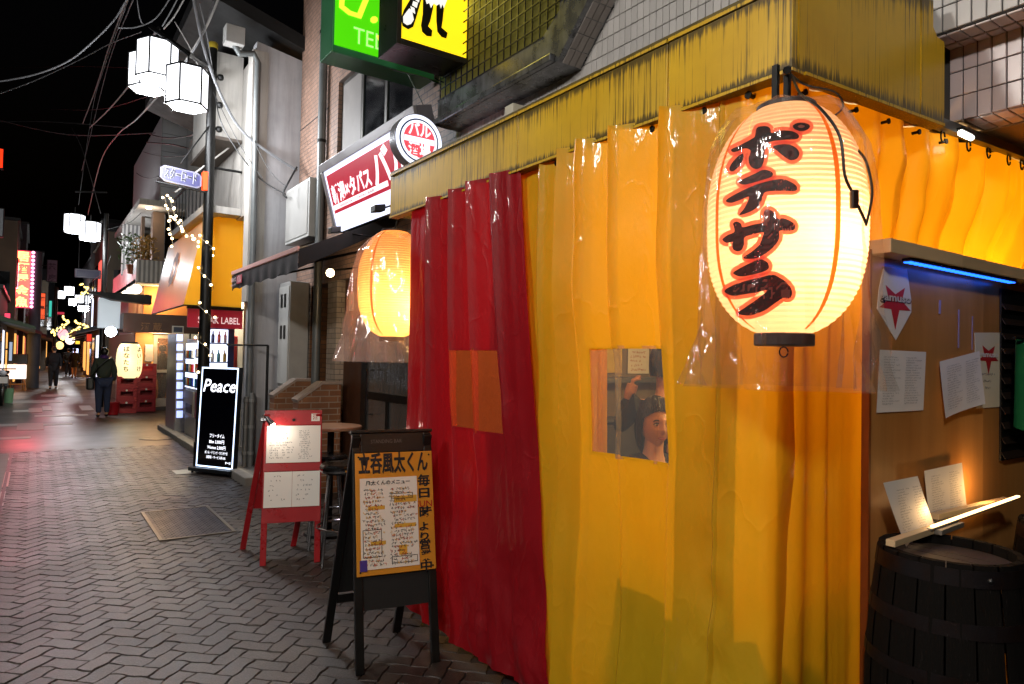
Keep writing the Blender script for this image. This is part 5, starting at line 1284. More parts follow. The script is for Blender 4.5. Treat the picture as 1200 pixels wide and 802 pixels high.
for i in range(9):
    a = at(207, 392 + i * 11.2, Y=14.29); b = at(214, 400 + i * 11.2, Y=14.29); obj('sample_window', MB().box(a.x, b.x, 14.285, 14.298, b.z, a.z), emit('sample_lit', '#a8b8ff', 1.6), dc)
a = at(222, 470, Y=14.28); obj('side_rail', MB().box(x1_ - .03, x1_ + .0, 14.27, 14.297, .06, 1.95), m_dark, dc)
fr2 = thing('display_fridge', 'lit drinks fridge under the red shop sign, behind the pole', 'fridge', (2.3, 11.3, 0))
a = at(246, 386, Y=11.2); b = at(266, 436, Y=11.2); zb3 = .12
obj('cabinet', MB().box(a.x - .05, b.x + .10, 11.215, 11.7, .05, a.z + .03), m_vb, fr2, bevel=.008)
obj('lit_door', MB().box(a.x, b.x, 11.2, 11.213, .2, a.z), m_vw, fr2)
for r_ in range(6):
    z = .28 + r_ * .29; obj('shelf', MB().box(a.x, b.x, 11.188, 11.198, z, z + .02), mat('shelf_line', '#6a70a0', .4), fr2)
    for i in range(3): x = lerp(a.x, b.x, (i + .5) / 3); obj('bottle', MB().tube([(x, 11.185, z + .021), (x, 11.185, z + .13), (x, 11.185, z + .16), (x, 11.185, z + .2)], [.026, .026, .011, .011], 8), m_item[(i * 2 + r_) % 5], fr2, smooth=True)

# ------------------------------------------------------------------ lamp pole, street sign, lanterns of the street
m_pole = mat('pole_black', '#141312', .4, .5, .4, 6)
m_lampw = emit('street_lamp_glass', '#f4f8ff', 3.5)
def street_lantern(c, label, s=1.0, group='street lanterns hanging over the lane', light=0, tint=(.93, .96, 1)):
    c = Vector(c); t = thing('street_lantern', label, 'street lamp', c, group); r, h = .25 * s, .50 * s
    mb = MB()
    obj('glass_body', mb.lathe([(r * .90, 0), (r, .015 * s), (r, h), (r * .9, h + .01 * s)], c, 6), m_lampw, t)
    fr = MB()
    for k in range(6):
        a = k * math.pi / 3; p = c + Vector((r * 1.01 * math.cos(a), r * 1.01 * math.sin(a), 0)); fr.tube([p, p + Vector((0, 0, h))], .013 * s, 5)
    obj('upright_bars', fr, m_pole, t)
    for z in (.02, h): 
        rg = MB(); P6 = [c + Vector((r * 1.015 * math.cos(k * math.pi / 3), r * 1.015 * math.sin(k * math.pi / 3), z)) for k in range(7)]
        for k in range(6): rg.tube([P6[k], P6[k + 1]], .015 * s, 5)
        obj('rim', rg, m_pole, t)
    obj('hanger', MB().tube([c + Vector((0, 0, h)), c + Vector((0, 0, h + .22 * s))], .012 * s, 6), m_pole, t)
    if light: lamp('street_light', 'POINT', c + Vector((0, 0, -.22)), light, tint, .22)
    return t
px_, py_ = at(242.5, 300, Y=10.4).x, 10.4; ptop = at(252, 58, Y=10.4).z
lp = thing('lamp_pole', 'black lamp pole with a yellow cap and fairy lights wound round it', 'street lamp pole', (px_, py_, 0), 'lamp poles along the lane')
obj('shaft', MB().tube([(px_, py_, 0), (px_, py_, 2.6), (px_, py_, ptop)], [.085, .075, .06], 16), m_pole, lp, smooth=True)
obj('cap', MB().lathe([(.066, 0), (.066, .07), (.05, .09)], (px_, py_, ptop), 14), mat('cap_yellow', '#a89028', .5), lp, smooth=True)
obj('base_collar', MB().tube([(px_, py_, 0), (px_, py_, .35)], .10, 16), m_pole, lp, smooth=True)
for z in (5.55, 5.15, 4.8): obj('insulator', MB().ball((px_ + .11, py_, z), .05, 8).tube([(px_, py_, z), (px_ + .11, py_, z)], .012, 6), m_dark, lp)
a = at(206, 52, Y=10.2)
LPOS = [(at(184, 95, Y=9.4), 'street lantern nearest the top edge, above its two neighbours'), (at(173, 107, Y=10.2), 'street lantern mostly hidden behind the topmost one'), (at(219, 127, Y=8.9), 'street lantern hanging beside the black pole top')]
for p, lab in LPOS: street_lantern(p, lab.replace('nearest', 'close to'), s=.92, light=140)
obj('lamp_arm', MB().tube([(px_, py_, 5.62), (LPOS[2][0].x, 8.9, LPOS[2][0].z + .66), (LPOS[0][0].x - .1, 9.4, LPOS[0][0].z + .66)], .03, 8).tube([(LPOS[1][0].x, 10.2, LPOS[1][0].z + .66), (LPOS[0][0].x, 9.4, LPOS[0][0].z + .66)], .02, 6), m_pole, lp)
YSn = 10.32; a = at(188, 196, Y=YSn); b = at(236, 222, Y=YSn)
ss_ = thing('street_sign', 'violet street name sign with white edged lettering on an arm of the pole', 'sign', (a.x, YSn, b.z))
w_, h_ = b.x - a.x, a.z - b.z; tlt = .045
def SS(u, v): return (a.x + w_ * u, b.z + h_ * v + tlt * (1 - u) * 1.0)
def plate(ins, y0, y1):
    c = .10 + ins; pts = [(c, ins * 2), (1 - c, ins * 2), (1 - ins, .2), (1 - ins, .8), (1 - c, 1 - ins * 2), (c, 1 - ins * 2), (ins, .8), (ins, .2)]
    return MB().prism([(SS(u, v)[0], y0, SS(u, v)[1]) for u, v in pts], (0, y1 - y0, 0))
obj('plate', plate(0, YSn + .004, YSn + .05), mat('plate_lilac', '#77758c', .4, 0, .1), ss_, fixn=True)
obj('plate_face', plate(.045, YSn, YSn + .003), mat('plate_violet', '#3c3a6a', .4, 0, .1), ss_, fixn=True)
x, z = SS(.10, .28); u_ = Vector((w_, 0, -tlt)).normalized()
obj('lettering_edge', MB().text('スターロード', .17, (x - .006, YSn - .001, z), u_, (0, 0, 1), bold=.06, fit=w_ * .80, shear=.2), mat('sign_letter_edge', '#a8a6b4', .5), ss_)
obj('lettering', MB().text('スターロード', .17, (x, YSn - .003, z), u_, (0, 0, 1), bold=.028, fit=w_ * .80, shear=.2), mat('letter_violet', '#0a0824', .5), ss_)
obj('arm', MB().tube([(a.x - .05, YSn + .03, b.z + tlt - .02), (px_, YSn + .03, b.z - .03)], .014, 6).tube([(a.x + .25, YSn + .03, a.z + .1), (px_, YSn + .03, a.z + .75)], .01, 6), m_pole, ss_)
q = at(240, 212, Y=YSn + .05)
obj('red_lamp', MB().box(q.x - .03, q.x + .03, YSn - .0, YSn + .12, q.z - .14, q.z + .12), emit('amber_red', '#ff4a1c', 1.4), ss_)
# fairy lights
fl = thing('fairy_lights', 'string of tiny warm fairy lights swinging to the pole and winding down it', 'fairy lights', (px_, py_ - .1, 1.4))
pp_ = [(197, 228, 10.9), (203, 246, 10.8), (207, 262, 10.75), (222, 278, 10.6), (234, 288, 10.35)]
path = [at(x, y, Y=yy) for x, y, yy in pp_]
p2 = [at(x, y, Y=yy) for x, y, yy in ((193, 232, 10.9), (198, 252, 10.85), (200, 270, 10.8), (203, 290, 10.8))]
p3 = [at(x, y, Y=yy) for x, y, yy in ((197, 258, 10.9), (206, 257, 10.8), (214, 260, 10.75), (213, 275, 10.7))]
sp_ = [Vector((px_ + .10 * math.cos(k * .55 + 3), py_ + .10 * math.sin(k * .55 + 3), 3.25 - k * .042)) for k in range(48)]
cb_ = MB(); bl_mb = MB()
for P_, st in ((path, .07), (p2, .09), (p3, .1), (sp_, .16)):
    cb_.tube(P_, .004, 5); acc = 0
    for i in range(len(P_) - 1):
        L_ = (P_[i + 1] - P_[i]).length
        while acc < L_: p = P_[i].lerp(P_[i + 1], acc / L_) + Vector((rng.uniform(-.03, .03), -.02, rng.uniform(-.03, .03))); bl_mb.ball(p, .017, 6); acc += st
        acc -= L_
obj('wire', cb_, mat('wire_pale', '#8a8478', .5), fl)
obj('bulbs', bl_mb, emit('fairy_warm', '#ffdca0', 16), fl, kind='stuff')

# two unseen lanterns carry the row on, added to light canopy, board and paving
for p, lab in (((-2.3, -1.4, 4.7), 'unseen street lantern behind the viewer, added to light the booth corner'), ((-2.9, 2.6, 4.8), 'unseen street lantern across the lane, added to light the yellow booth')): street_lantern(p, lab, light=(560, 420)[p[1] > 0], tint=(1, .93, .84))
# second pole further on
p2x, p2y = at(119, 420, Y=22.5).x, 22.5
l2 = thing('lamp_pole', 'second lamp pole of the lane with a blue shine, behind the man with the bag', 'street lamp pole', (p2x, p2y, 0), 'lamp poles along the lane')
obj('shaft', MB().tube([(p2x, p2y, 0), (p2x, p2y, at(121, 250, Y=22.5).z)], [.085, .06], 12), m_pole, l2, smooth=True)
for (px, py, yy, lab) in ((87, 273, 22.5, 'small street lantern over the lane, higher of the second pair'), (105.5, 282, 22.0, 'small street lantern beside the second lamp pole')): street_lantern(at(px, py, Y=yy), lab, 1.0, light=170)
obj('lamp_arm', MB().tube([(p2x, p2y, 6.1), (at(87, 250, Y=22.5).x, 22.5, 6.0)], .025, 6), m_pole, l2)
sg2 = at(103, 321, Y=30)
t = thing('street_sign', 'small lilac street name sign hanging farther down the lane', 'sign', sg2)
obj('plate', MB().box(sg2.x - .42, sg2.x + .42, 30, 30.05, sg2.z - .17, sg2.z + .17), mat('plate_lilac'), t, bevel=.03); obj('plate_face', MB().box(sg2.x - .36, sg2.x + .36, 29.99, 29.998, sg2.z - .12, sg2.z + .12), mat('plate_violet'), t)
obj('hanger', MB().tube([(sg2.x - .3, 30.02, sg2.z + .17), (sg2.x - .3, 30.02, sg2.z + 1.2)], .015, 6), m_pole, t)
for i, (px, py, sz_) in enumerate(((81, 346, 10), (71, 350, 9), (113, 333, 9), (112, 349, 9), (85, 358, 8), (93, 355, 9), (96, 365, 8), (102, 361, 7))):
    Yd = 800 * .5 / sz_ * 1.2
    street_lantern(at(px, py, Y=Yd), ('far street lantern, brighter of the two hanging near the mauve upright sign', 'far street lantern hanging next to the mauve upright sign', 'far street lantern just behind the hanging lilac name sign', 'far street lantern above the white glowing vertical sign', 'far street lantern low in the row, over the small red lit sign', 'far street lantern in the middle of the low cluster', 'lowest far street lantern of the small cluster', 'far street lantern of the cluster closest to the white vertical sign')[i], 1.0, 'far street lanterns in a row', light=260 if i % 2 == 0 else 0)
# ------------------------------------------------------------------ corner shop beyond the side street
DY = 20.8
m_side = mat('siding_grey', '#c6c6c8', .6, 0, .15, 2, .15, 30); m_balc = brick_mat('balcony_slat', '#c8c4c0', '#bcb8b6', '#7a7878', .11, 3, .5, 'xy', .01, .6, 0)
m_ow = mat('orange_wall', '#c88a48', .6, 0, .2, 3); m_brown = mat('sign_brown', '#4a2416', .5, 0, .25)
cs = thing('corner_shop', 'corner shop with white balcony, grey panelled upper floor and orange lit entrance', 'building', (3.5, DY + 3, 0))
def Dx(px, Y=DY): return at(px, 420, Y=Y).x
def Dz(px, py, Y=DY): return at(px, py, Y=Y).z
ux = Dx(182); z0u, z1u = Dz(200, 241), Dz(184, 134)
obj('upper_block', MB().box(ux, 6.5, DY + .02, DY + 6.5, z0u, z1u), mat('upper_core', '#6a6a6c', .8), cs)
nrow = 5
for r_ in range(nrow):
    for c_ in range(4):
        x0, x1 = ux + c_ * .62, ux + (c_ + 1) * .62; za, zb = lerp(z0u, z1u, r_ / nrow), lerp(z0u, z1u, (r_ + 1) / nrow)
        obj('siding_panel', MB().box(x0 + .006, x1 - .006, DY - .012, DY + .018, za + .008, zb - .008), m_side, cs)
obj('street_face', MB().box(ux - .02, ux - .002, DY - .0, DY + 6.4, z0u, z1u), mat('siding_white', '#c8c6c6', .6, 0, .1), cs)
obj('overhang', MB().box(ux - .55, 6.5, DY - .5, DY + 6.3, z0u - .16, z0u - .004), m_plas, cs)
obj('column', MB().box(Dx(176), Dx(190), DY + .3, DY + .7, 3.9, z0u - .17), mat('column_brown', '#6a5648', .6), cs)
obj('column', MB().box(Dx(168), Dx(172), DY + 1.3, DY + 1.5, 3.9, z0u - .17), mat('column_brown'), cs)
obj('upper_window', MB().box(Dx(192), Dx(236), DY + .5, DY + .55, 3.9, z0u - .17), mat('upper_glass', '#120d0a', .1, 0, .3), cs)
for px in (205, 220): obj('mullion', MB().box(Dx(px) - .03, Dx(px) + .03, DY + .46, DY + .498, 3.9, z0u - .17), m_dark, cs)
obj('side_room', MB().box(Dx(152), Dx(175), DY + 3.0, DY + 3.1, 3.9, z0u - .17), m_balc, cs)
bx0, bx1, zb0, zb1_ = Dx(156, DY - .4), Dx(240), Dz(170, 332, DY - .4), Dz(170, 305, DY - .4)
obj('balcony_wall', MB().box(bx0, bx1, DY - .46, DY - .36, zb0, zb1_), m_balc, cs); obj('balcony_wall', MB().box(bx0, bx0 + .1, DY - .358, DY + 6, zb0, zb1_), m_balc, cs)
obj('balcony_floor', MB().box(bx0, bx1, DY - .356, DY + 6, zb0 - .02, zb0 + .1), m_plas, cs)
zs0, zs1 = Dz(190, 391), Dz(190, 370)
obj('lobby_wall', MB().box(Dx(168), Dx(250), DY + .3, DY + .36, zs1, zb0 - .03), m_ow, cs)
obj('lobby_return', MB().box(Dx(168) , Dx(168) + .06, DY + .37, DY + 4, zs1, zb0 - .03), m_ow, cs)
obj('sign_band', MB().box(Dx(143, DY - .5), Dx(250), DY - .55, DY + .29, zs0, zs1), m_brown, cs)
a = at(165, 384, Y=DY - .56); obj('band_lettering', MB().text('酒 蔵', .22, (a.x, DY - .556, a.z - .05), (1, 0, 0), (0, 0, 1), bold=.02), mat('letter_brown', '#8a5a30', .5), cs)
obj('front_wall', MB().box(Dx(158), Dx(178), DY, DY + .1, 0, zs0 - .003), m_ow, cs); obj('front_wall', MB().box(Dx(214), 6.5, DY, DY + .1, 0, zs0 - .003), m_ow, cs)
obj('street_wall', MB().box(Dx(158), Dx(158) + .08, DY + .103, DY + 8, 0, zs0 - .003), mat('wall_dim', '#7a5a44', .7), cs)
obj('street_wall', MB().box(Dx(158) + .3, Dx(158) + .4, DY + 4, DY + 8, zs0, z0u - .2), m_plas, cs)
obj('inner_wall', MB().box(Dx(170), 6.4, DY + 2.4, DY + 2.5, 0, zs0), m_ow, cs)
obj('plinth', MB().box(Dx(158), 6.5, DY - .14, DY - .004, 0, .10), mat('step_stone'), cs)
dx0, dx1, dz1 = Dx(180), Dx(214), Dz(196, 393)
dd = obj('shop_door', MB().box(dx0, dx0 + .09, DY + .01, DY + .07, .10, dz1).box(dx1 - .09, dx1, DY + .01, DY + .07, .10, dz1).box(dx0 + .091, dx1 - .091, DY + .012, DY + .068, dz1 - .09, dz1).box(dx0 + .091, dx1 - .091, DY + .012, DY + .068, .10, .32).box(dx0 + .091, dx1 - .091, DY + .012, DY + .068, 1.02, 1.10), mat('door_white', '#c9c2b4', .5), cs)
g = obj('pane', MB().box(dx0 + .09, dx1 - .09, DY + .035, DY + .042, .32, dz1 - .09), MATS['door_glass']); put(g, dd)
a = at(176, 404, Y=DY - .02); b_ = at(180, 424, Y=DY - .02)
tag(obj('notice_box', MB().box(a.x - .12, b_.x - .02, DY - .06, DY - .003, b_.z, a.z), m_white, bevel=.01), 'small white notice box on the orange wall beside the shop door', 'box')
a = at(202, 382, Y=DY - .6); b_ = at(215, 391, Y=DY - .6)
tb_ = thing('wall_clock_sign', 'small framed blue sign board above the corner shop door', 'sign', a)
obj('frame', MB().box(a.x, b_.x, DY - .62, DY - .56, b_.z, a.z), m_white, tb_); obj('face', MB().box(a.x + .03, b_.x - .03, DY - .628, DY - .621, b_.z + .03, a.z - .03), mat('face_blue', '#2a3a5a', .5), tb_)
a = at(191, 340, Y=DY + .29); t = thing('crest_lantern', 'oval orange crest lantern on the lobby wall below the balcony', 'lantern', a)
obj('body', MB().ball(a, .17, 14, sz=(.75, .3, 1.15)), emit('crest_orange', '#d0742a', .8), t, smooth=True); obj('mark', MB().tube([a + Vector((.07 * math.cos(k * .5), -.06, .10 * math.sin(k * .5))) for k in range(13)], .014, 5), m_brown, t)
lamp('lobby_light', 'POINT', (Dx(185), DY - .1, zb0 - .35), 60, (1, .6, .25), .1)
lamp('door_light', 'POINT', (Dx(176), DY - .36, zs0 - .12), 24, (1, .62, .28), .06)
lamp('shop_inside_light', 'POINT', (Dx(196), DY + 1.4, 1.9), 150, (1, .72, .4), .2)
for i, (px, py) in enumerate(((148, 346), (154, 342), (160, 339))):
    c = at(px, py, Y=DY - .5 + i * .0); c = at(px, py, Y=DY + 1.6 - i * 1.0)
    t = thing('globe_lamp', ('round white globe lamp farthest from the lobby wall in the row of three', 'middle globe lamp of the three below the balcony', 'round globe lamp closest to the orange lobby wall')[i], 'lamp', c, 'globe lamps below the balcony')
    obj('globe', MB().ball(c, .13, 14), emit('globe_warm', '#ffedc8', 5), t, smooth=True); obj('stem', MB().tube([c + Vector((0, 0, .13)), c + Vector((0, 0, .3))], .015, 6), m_dark, t)
a = at(174, 252, Y=DY - .1); t = thing('soffit_light', 'bright recessed lamp in the white overhang of the corner shop', 'lamp', a)
obj('lens', MB().lathe([(.07, -.02), (.08, 0)], (a.x, a.y, z0u - .165), 14), emit('soffit_lamp', '#ffe2c0', 12), t); obj('rim', MB().lathe([(.10, -.012), (.10, .002)], (a.x, a.y, z0u - .163), 16, cap=False), m_dark, t)
lamp('soffit_glow', 'POINT', (a.x, a.y - .1, z0u - .35), 12, (1, .75, .5), .08)
# balcony plants: pots with many thin leaves
def potplant(c, h, n, label, cols, spread=.35):
    c = Vector(c); t = thing('potted_plant', label, 'plant', c, 'plants on the corner shop balcony'); obj('pot', MB().lathe([(.11, 0), (.15, .22), (.16, .24)], c, 14), mat('terracotta', '#8a4a2a', .7), t, smooth=True)
    mb = MB()
    for i in range(n):
        a = rng.uniform(0, 6.28); r = rng.uniform(.02, spread); z = rng.uniform(.25, h); p = c + Vector((r * math.cos(a), r * math.sin(a), z)); d = Vector((rng.uniform(-1, 1), rng.uniform(-1, 1), rng.uniform(-.2, 1))).normalized() * rng.uniform(.08, .17); s_ = d.cross(Vector((rng.random(), rng.random(), .3))).normalized() * .022
        mb.add([p, p + d * .5 + s_, p + d, p + d * .5 - s_], [(0, 1, 2, 3)])
    obj('foliage', mb, cols, t); 
    obj('stem', MB().tube([c + Vector((0, 0, .2)), c + Vector((.02, .01, h * .8))], .015, 6), mat('bark', '#4a3522', .8), t); return t
a = at(151, 303, Y=DY + .3); potplant((a.x + .1, DY + .4, zb0 + .3), 1.05, 260, 'leafy green plant on the white balcony', mat('leaf_green', '#3f5a1e', .5, 0, .4, 8))
a = at(163, 300, Y=DY - .1); potplant((a.x + .15, DY - .05, zb0 + .42), .85, 240, 'dry straw coloured plant in the balcony pot', mat('leaf_straw', '#a07a34', .6, 0, .3, 8), .32)
# red beer crates
m_cr = mat('crate_red', '#a01620', .4, 0, .15, 6)
def crate(c, label):
    c = Vector(c); t = thing('beer_crate', label, 'crate', c, 'red crates stacked by the corner shop'); w2, d2, h = .23, .18, .31
    wl_ = MB()
    wl_.box(c.x - w2, c.x + w2, c.y - d2, c.y - d2 + .02, c.z, c.z + .12).box(c.x - w2, c.x + w2, c.y - d2, c.y - d2 + .02, c.z + .24, c.z + h).box(c.x - w2, c.x - w2 + .09, c.y - d2, c.y - d2 + .02, c.z + .121, c.z + .239).box(c.x + w2 - .09, c.x + w2, c.y - d2, c.y - d2 + .02, c.z + .121, c.z + .239)
    obj('front', wl_, m_cr, t); obj('side', MB().box(c.x - w2, c.x - w2 + .02, c.y - d2 + .021, c.y + d2, c.z, c.z + h), m_cr, t); obj('side', MB().box(c.x + w2 - .02, c.x + w2, c.y - d2 + .021, c.y + d2, c.z, c.z + h), m_cr, t)
    obj('rear', MB().box(c.x - w2 + .021, c.x + w2 - .021, c.y + d2 - .02, c.y + d2, c.z, c.z + h), m_cr, t); obj('base', MB().box(c.x - w2 + .021, c.x + w2 - .021, c.y - d2 + .021, c.y + d2 - .021, c.z, c.z + .03), m_cr, t)
    obj('emblem', MB().disc((c.x, c.y - d2 - .003, c.z + .27), (1, 0, 0), (0, 0, 1), .026, 10), m_white, t)
    return t
CYc = 20.2
pr = crate((at(147, 480, Y=CYc).x, CYc, 0.0), 'red crate at the foot of the stack that carries the paper lantern')
hts = ['at the foot', 'in the second layer', 'in the third layer', 'on top']
for k in (1, 2): dup(pr, (pr.location.x, CYc, .315 * k), 0, 'red crate %s of the stack that carries the paper lantern' % hts[k])
x2 = at(170, 470, Y=CYc + .1).x
for k in range(4): dup(pr, (x2, CYc + .12, .02 + .315 * k), 0, 'red crate %s of the tall stack next to the shop door' % hts[k])
a = at(128, 474, Y=CYc - .6); tag(obj('red_bucket', MB().lathe([(.13, 0), (.17, .30), (.18, .31), (.16, .31), (.12, .02)], (a.x + .08, CYc - .5, 0), 18, cap=True), m_cr, smooth=True), 'red plastic bucket on the ground before the crates', 'bucket')
c = at(151.5, 423, Y=CYc - .02); c2 = Vector(c); R2, H2 = .30, .92
t = thing('crate_lantern', 'white paper lantern with thin brush writing standing on the red crates', 'lantern', c2 - Vector((0, 0, H2 / 2)))
prof = [(lantern_r((-.5 + i / 40) * H2 * .98, R2, H2) ** .5 * R2 ** .5 + (.002 if i % 2 else 0), (-.5 + i / 40) * H2) for i in range(41)]
obj('paper_shell', MB().lathe(prof, c2, 32), emit('crate_lantern_paper', '#ffe6a8', 1.3), t); obj('collar', MB().lathe([(.2, -.03), (.2, .03)], c2 + Vector((0, 0, H2 / 2)), 20), m_collar, t); obj('foot', MB().lathe([(.2, -.03), (.2, .03)], c2 - Vector((0, 0, H2 / 2)), 20), m_collar, t)
tx = MB()
for col_, (txt, n_) in enumerate((('はなたち', 4), ('よいさけ', 4))):
    for i, ch in enumerate(txt): 
        a_ = -1.35 - .5 + col_ * 1.0; z_ = .25 - i * .17; rr = R2 + .035
        tx.text(ch, .15, (c2.x + rr * math.cos(a_) - .07, c2.y + rr * math.sin(a_) - .01, c2.z + z_), (-math.sin(a_), math.cos(a_), 0), (0, 0, 1), bold=.02)
obj('brush_writing', tx, m_ink, t)
lamp('crate_lantern_light', 'POINT', c2 - Vector((.1, .5, 0)), 5, (1, .85, .55), .2)
a = at(130, 389, Y=19.9); t = thing('flood_lamp', 'glaring white sign lamp above the passer-by with the bag', 'lamp', a)
obj('head', MB().ball(a, .13, 12), emit('flood_white', '#dfeaff', 30), t, smooth=True); obj('arm', MB().tube([a, a + Vector((.3, .6, .05))], .02, 6), m_dark, t)
a = at(126, 365, Y=21); tag(obj('pale_sign', MB().box(a.x - .22, a.x + .3, 21, 21.1, a.z - .45, a.z + .35), emit('panel_pale', '#b8c4cc', .5), bevel=.02), 'pale hanging sign panel above the glaring lamp', 'sign')
a = at(120, 344, Y=20.9); tag(obj('dark_canopy', MB().prism([(a.x - .35, 20.4, a.z), (a.x + 1.1, 20.4, a.z), (a.x + 1.1, 20.4, a.z - .25), (a.x + .2, 20.4, a.z - .18)], (0, .5, 0)), m_blackmatt, fixn=True), 'dark narrow canopy over the hanging sign panel', 'canopy')

# ------------------------------------------------------------------ far street fronts
def facade(name, label, x0, x1, y0, y1, h, m, lit=(), front='y', group=None):
    """a far building: walls, a roof edge, windows; lit windows glow"""
    t = thing('shop_building', label, 'building', ((x0 + x1) / 2, (y0 + y1) / 2, 0), group)
    obj('wall', MB().box(x0, x1, y0, y1, 0, h), m, t); obj('roof_edge', MB().box(x0 - .08, x1 + .08, y0 - .08, y1 + .08, h + .003, h + .12), m_dark, t)
    side = x1 if front == 'e' else x0; sg = 1 if front == 'e' else -1
    n = max(1, int((y1 - y0) / 1.8))
    for fl_ in range(max(1, int(h / 2.9))):
        for i in range(n):
            ya_ = y0 + .3 + i * (y1 - y0 - .3) / n; z = .3 + fl_ * 2.9; hh = 1.9 if fl_ == 0 else 1.2; z += 0 if fl_ == 0 else .8
            k = (fl_, i) in lit
            wd = obj('window', MB().box(side + sg * .002, side + sg * .05, ya_, ya_ + 1.2, z, z + hh), lit_m[(i + fl_) % 3] if k else m_glass, t)
    ef = MB().box(x0 + .2, x1 - .2, y0 - .03, y0 - .003, 3.4, 4.6); obj('end_window', ef, m_glass, t)
    obj('awning', MB().prism([(side, y0 + .1, 2.6), (side + sg * .9, y0 + .1, 2.3), (side + sg * .9, y0 + .1, 2.2), (side, y0 + .1, 2.45)], (0, y1 - y0 - .2, 0)), rng.choice(awn_m), t, fixn=True)
    return t
m_glass = MATS['window_glass']; lit_m = [emit('lit_window_%s' % n, c, s) for n, c, s in (('amber', '#ffb45a', 1.3), ('white', '#e8eeff', 1.6), ('rose', '#ff6a5a', 1.0))]
awn_m = [mat('awning_%s' % n, c, .7) for n, c in (('maroon', '#5a1820'), ('slate', '#30343c'), ('moss', '#2c3a24'))]
wm = [mat('render_%s' % n, c, .8, 0, .3, 2) for n, c in (('grey', '#5c5a5c'), ('tan', '#6a5c4c'), ('dark', '#3c3a3e'), ('pale', '#85807c'))]
def laneL(y): return -1.05 + max(0, y - 24) * .034 + max(0, y - 45) * .01
def laneR(y): return 2.05 + max(0, y - 30) * .036
yL = 25.5
Lt = ['grey shop on the neon side, next to the moped', 'narrow dark shop behind the pink neon sign', 'tan shop behind the orange banner', 'grey shop with lit windows past the utility pole', 'pale shop half way down the neon side', 'dark shop deep in the neon side of the lane', 'last dim shop on the neon side']
Rt = ['dim shop just beyond the corner shop', 'tan shop behind the second lamp pole', 'grey shop with red light far beyond the corner shop', 'pale shop deep on the crate side of the lane', 'dark shop near the lane end', 'last dim shop on the crate side']
for i, lab in enumerate(Lt):
    L_ = (7.5, 6, 7, 9, 10, 12, 18)[i]; x1 = laneL(yL + L_ / 2); facade('s', lab, x1 - 6, x1, yL, yL + L_ - .15, (3.4, 6.6, 7.4, 6.2, 8, 7, 9)[i], wm[i % 4], {(0, 0), (0, 2), (1, 1)} if i else {(0, 1), (0, 3)}, 'e', 'shop fronts of the far lane'); yL += L_
yR = 29.2
for i, lab in enumerate(Rt):
    L_ = (7, 8, 9, 11, 13, 20)[i]; x0 = laneR(yR + L_ / 2); facade('s', lab, x0, x0 + 6, yR, yR + L_ - .15, (6, 7.5, 6.5, 8, 7, 9)[i], wm[(i + 1) % 4], {(0, 0), (0, 1), (1, 1), (0, 3)}, 'w', 'shop fronts of the far lane'); yR += L_
facade('s', 'dark block closing the end of the lane', -4, 14, 104, 110, 9, wm[2], (), 'w', 'shop fronts of the far lane')
# left side shop with gate, sign, neon
NY = 34.0
def vsign(label, px0, px1, py0, py1, Y, m, txt=None, mt=None, rim=None, cat='sign', th=.25, frame=m_dark):
    a, b = at(px0, py0, Y=Y), at(px1, py1, Y=Y); t = thing('hanging_sign', label, cat, (a.x, Y, b.z), 'signs hanging over the far lane')
    obj('case', MB().box(a.x, b.x, Y + .012, Y + th, b.z, a.z), frame, t); obj('face', MB().box(a.x + .03, b.x - .03, Y, Y + .011, b.z + .03, a.z - .03), m, t)
    if txt:
        n = len(txt); w_ = b.x - a.x; hh = (a.z - b.z) / n
        for i, ch in enumerate(txt): obj('character', MB().text(ch, min(w_ * .75, hh * .95), ((a.x + b.x) / 2, Y - .006, a.z - hh * (i + .85)), (1, 0, 0), (0, 0, 1), bold=.03, align='C'), mt, t)
    obj('bracket', MB().tube([(a.x, Y + .1, a.z - .3), (a.x - .5, Y + .1, a.z - .3)], .03, 6), m_dark, t)
    return t, a, b
t, a, b = vsign('tall pink and yellow neon sign edged with rows of white bulbs', 17, 35, 293, 361, NY, emit('neon_core', '#ff5a4c', 2.2), '居酒屋金魚', emit('neon_letter', '#ffe080', 2.4), frame=emit('neon_case', '#ff2a58', 1.6))
t['group'] = 'signs hanging over the far lane'
for i in range(15):
    z = lerp(a.z - .05, b.z + .05, i / 14)
    for x in (a.x - .05, b.x + .05): obj('edge_bulb', MB().ball((x, NY - .02, z), .065, 8), emit('neon_bulb', '#ff9ac0', 4), t, smooth=True)
lamp('neon_light', 'AREA', ((a.x + b.x) / 2, NY - .4, (a.z + b.z) / 2), 170, (1, .10, .14), 1.2, target=((a.x + b.x) / 2, 0, .5))
vsign('mauve upright sign with rounded top behind the neon sign', 55, 67, 304, 331, 40, mat('mauve_face', '#7a6a86', .5), '茶房', mat('mauve_letter', '#4a3a5a', .5))
vsign('orange vertical banner with dark characters', 46, 53, 343, 375, 37, emit('banner_orange', '#ff5a14', .9), '焼鳥酒', mat('banner_ink', '#4a1008', .5))
vsign('red lamp sign high up at the picture edge', -4, 4, 173, 198, 30, emit('red_edge_sign', '#ff2a0c', 2.5))
vsign('small grey box sign below the red lamp sign', -6, 4, 243, 278, 29, mat('box_pale', '#8a9096', .5))
vsign('small red sign lit in the lane centre', 66, 76, 365, 369.5, 46, emit('red_small', '#c01c3c', .9))
vsign('white glowing vertical sign on the crate side', 107, 113, 350, 384, 36, emit('white_tall', '#dfe8ff', 2.2))
vsign('red lantern coloured sign beside the second pole', 101, 108, 391, 401, 34, emit('red_lit', '#d8341c', 1.2), frame=m_cr)
vsign('low white lit board far along the lane', 85, 92, 408, 425, 48, emit('white_low', '#c8d4ff', 2.2))
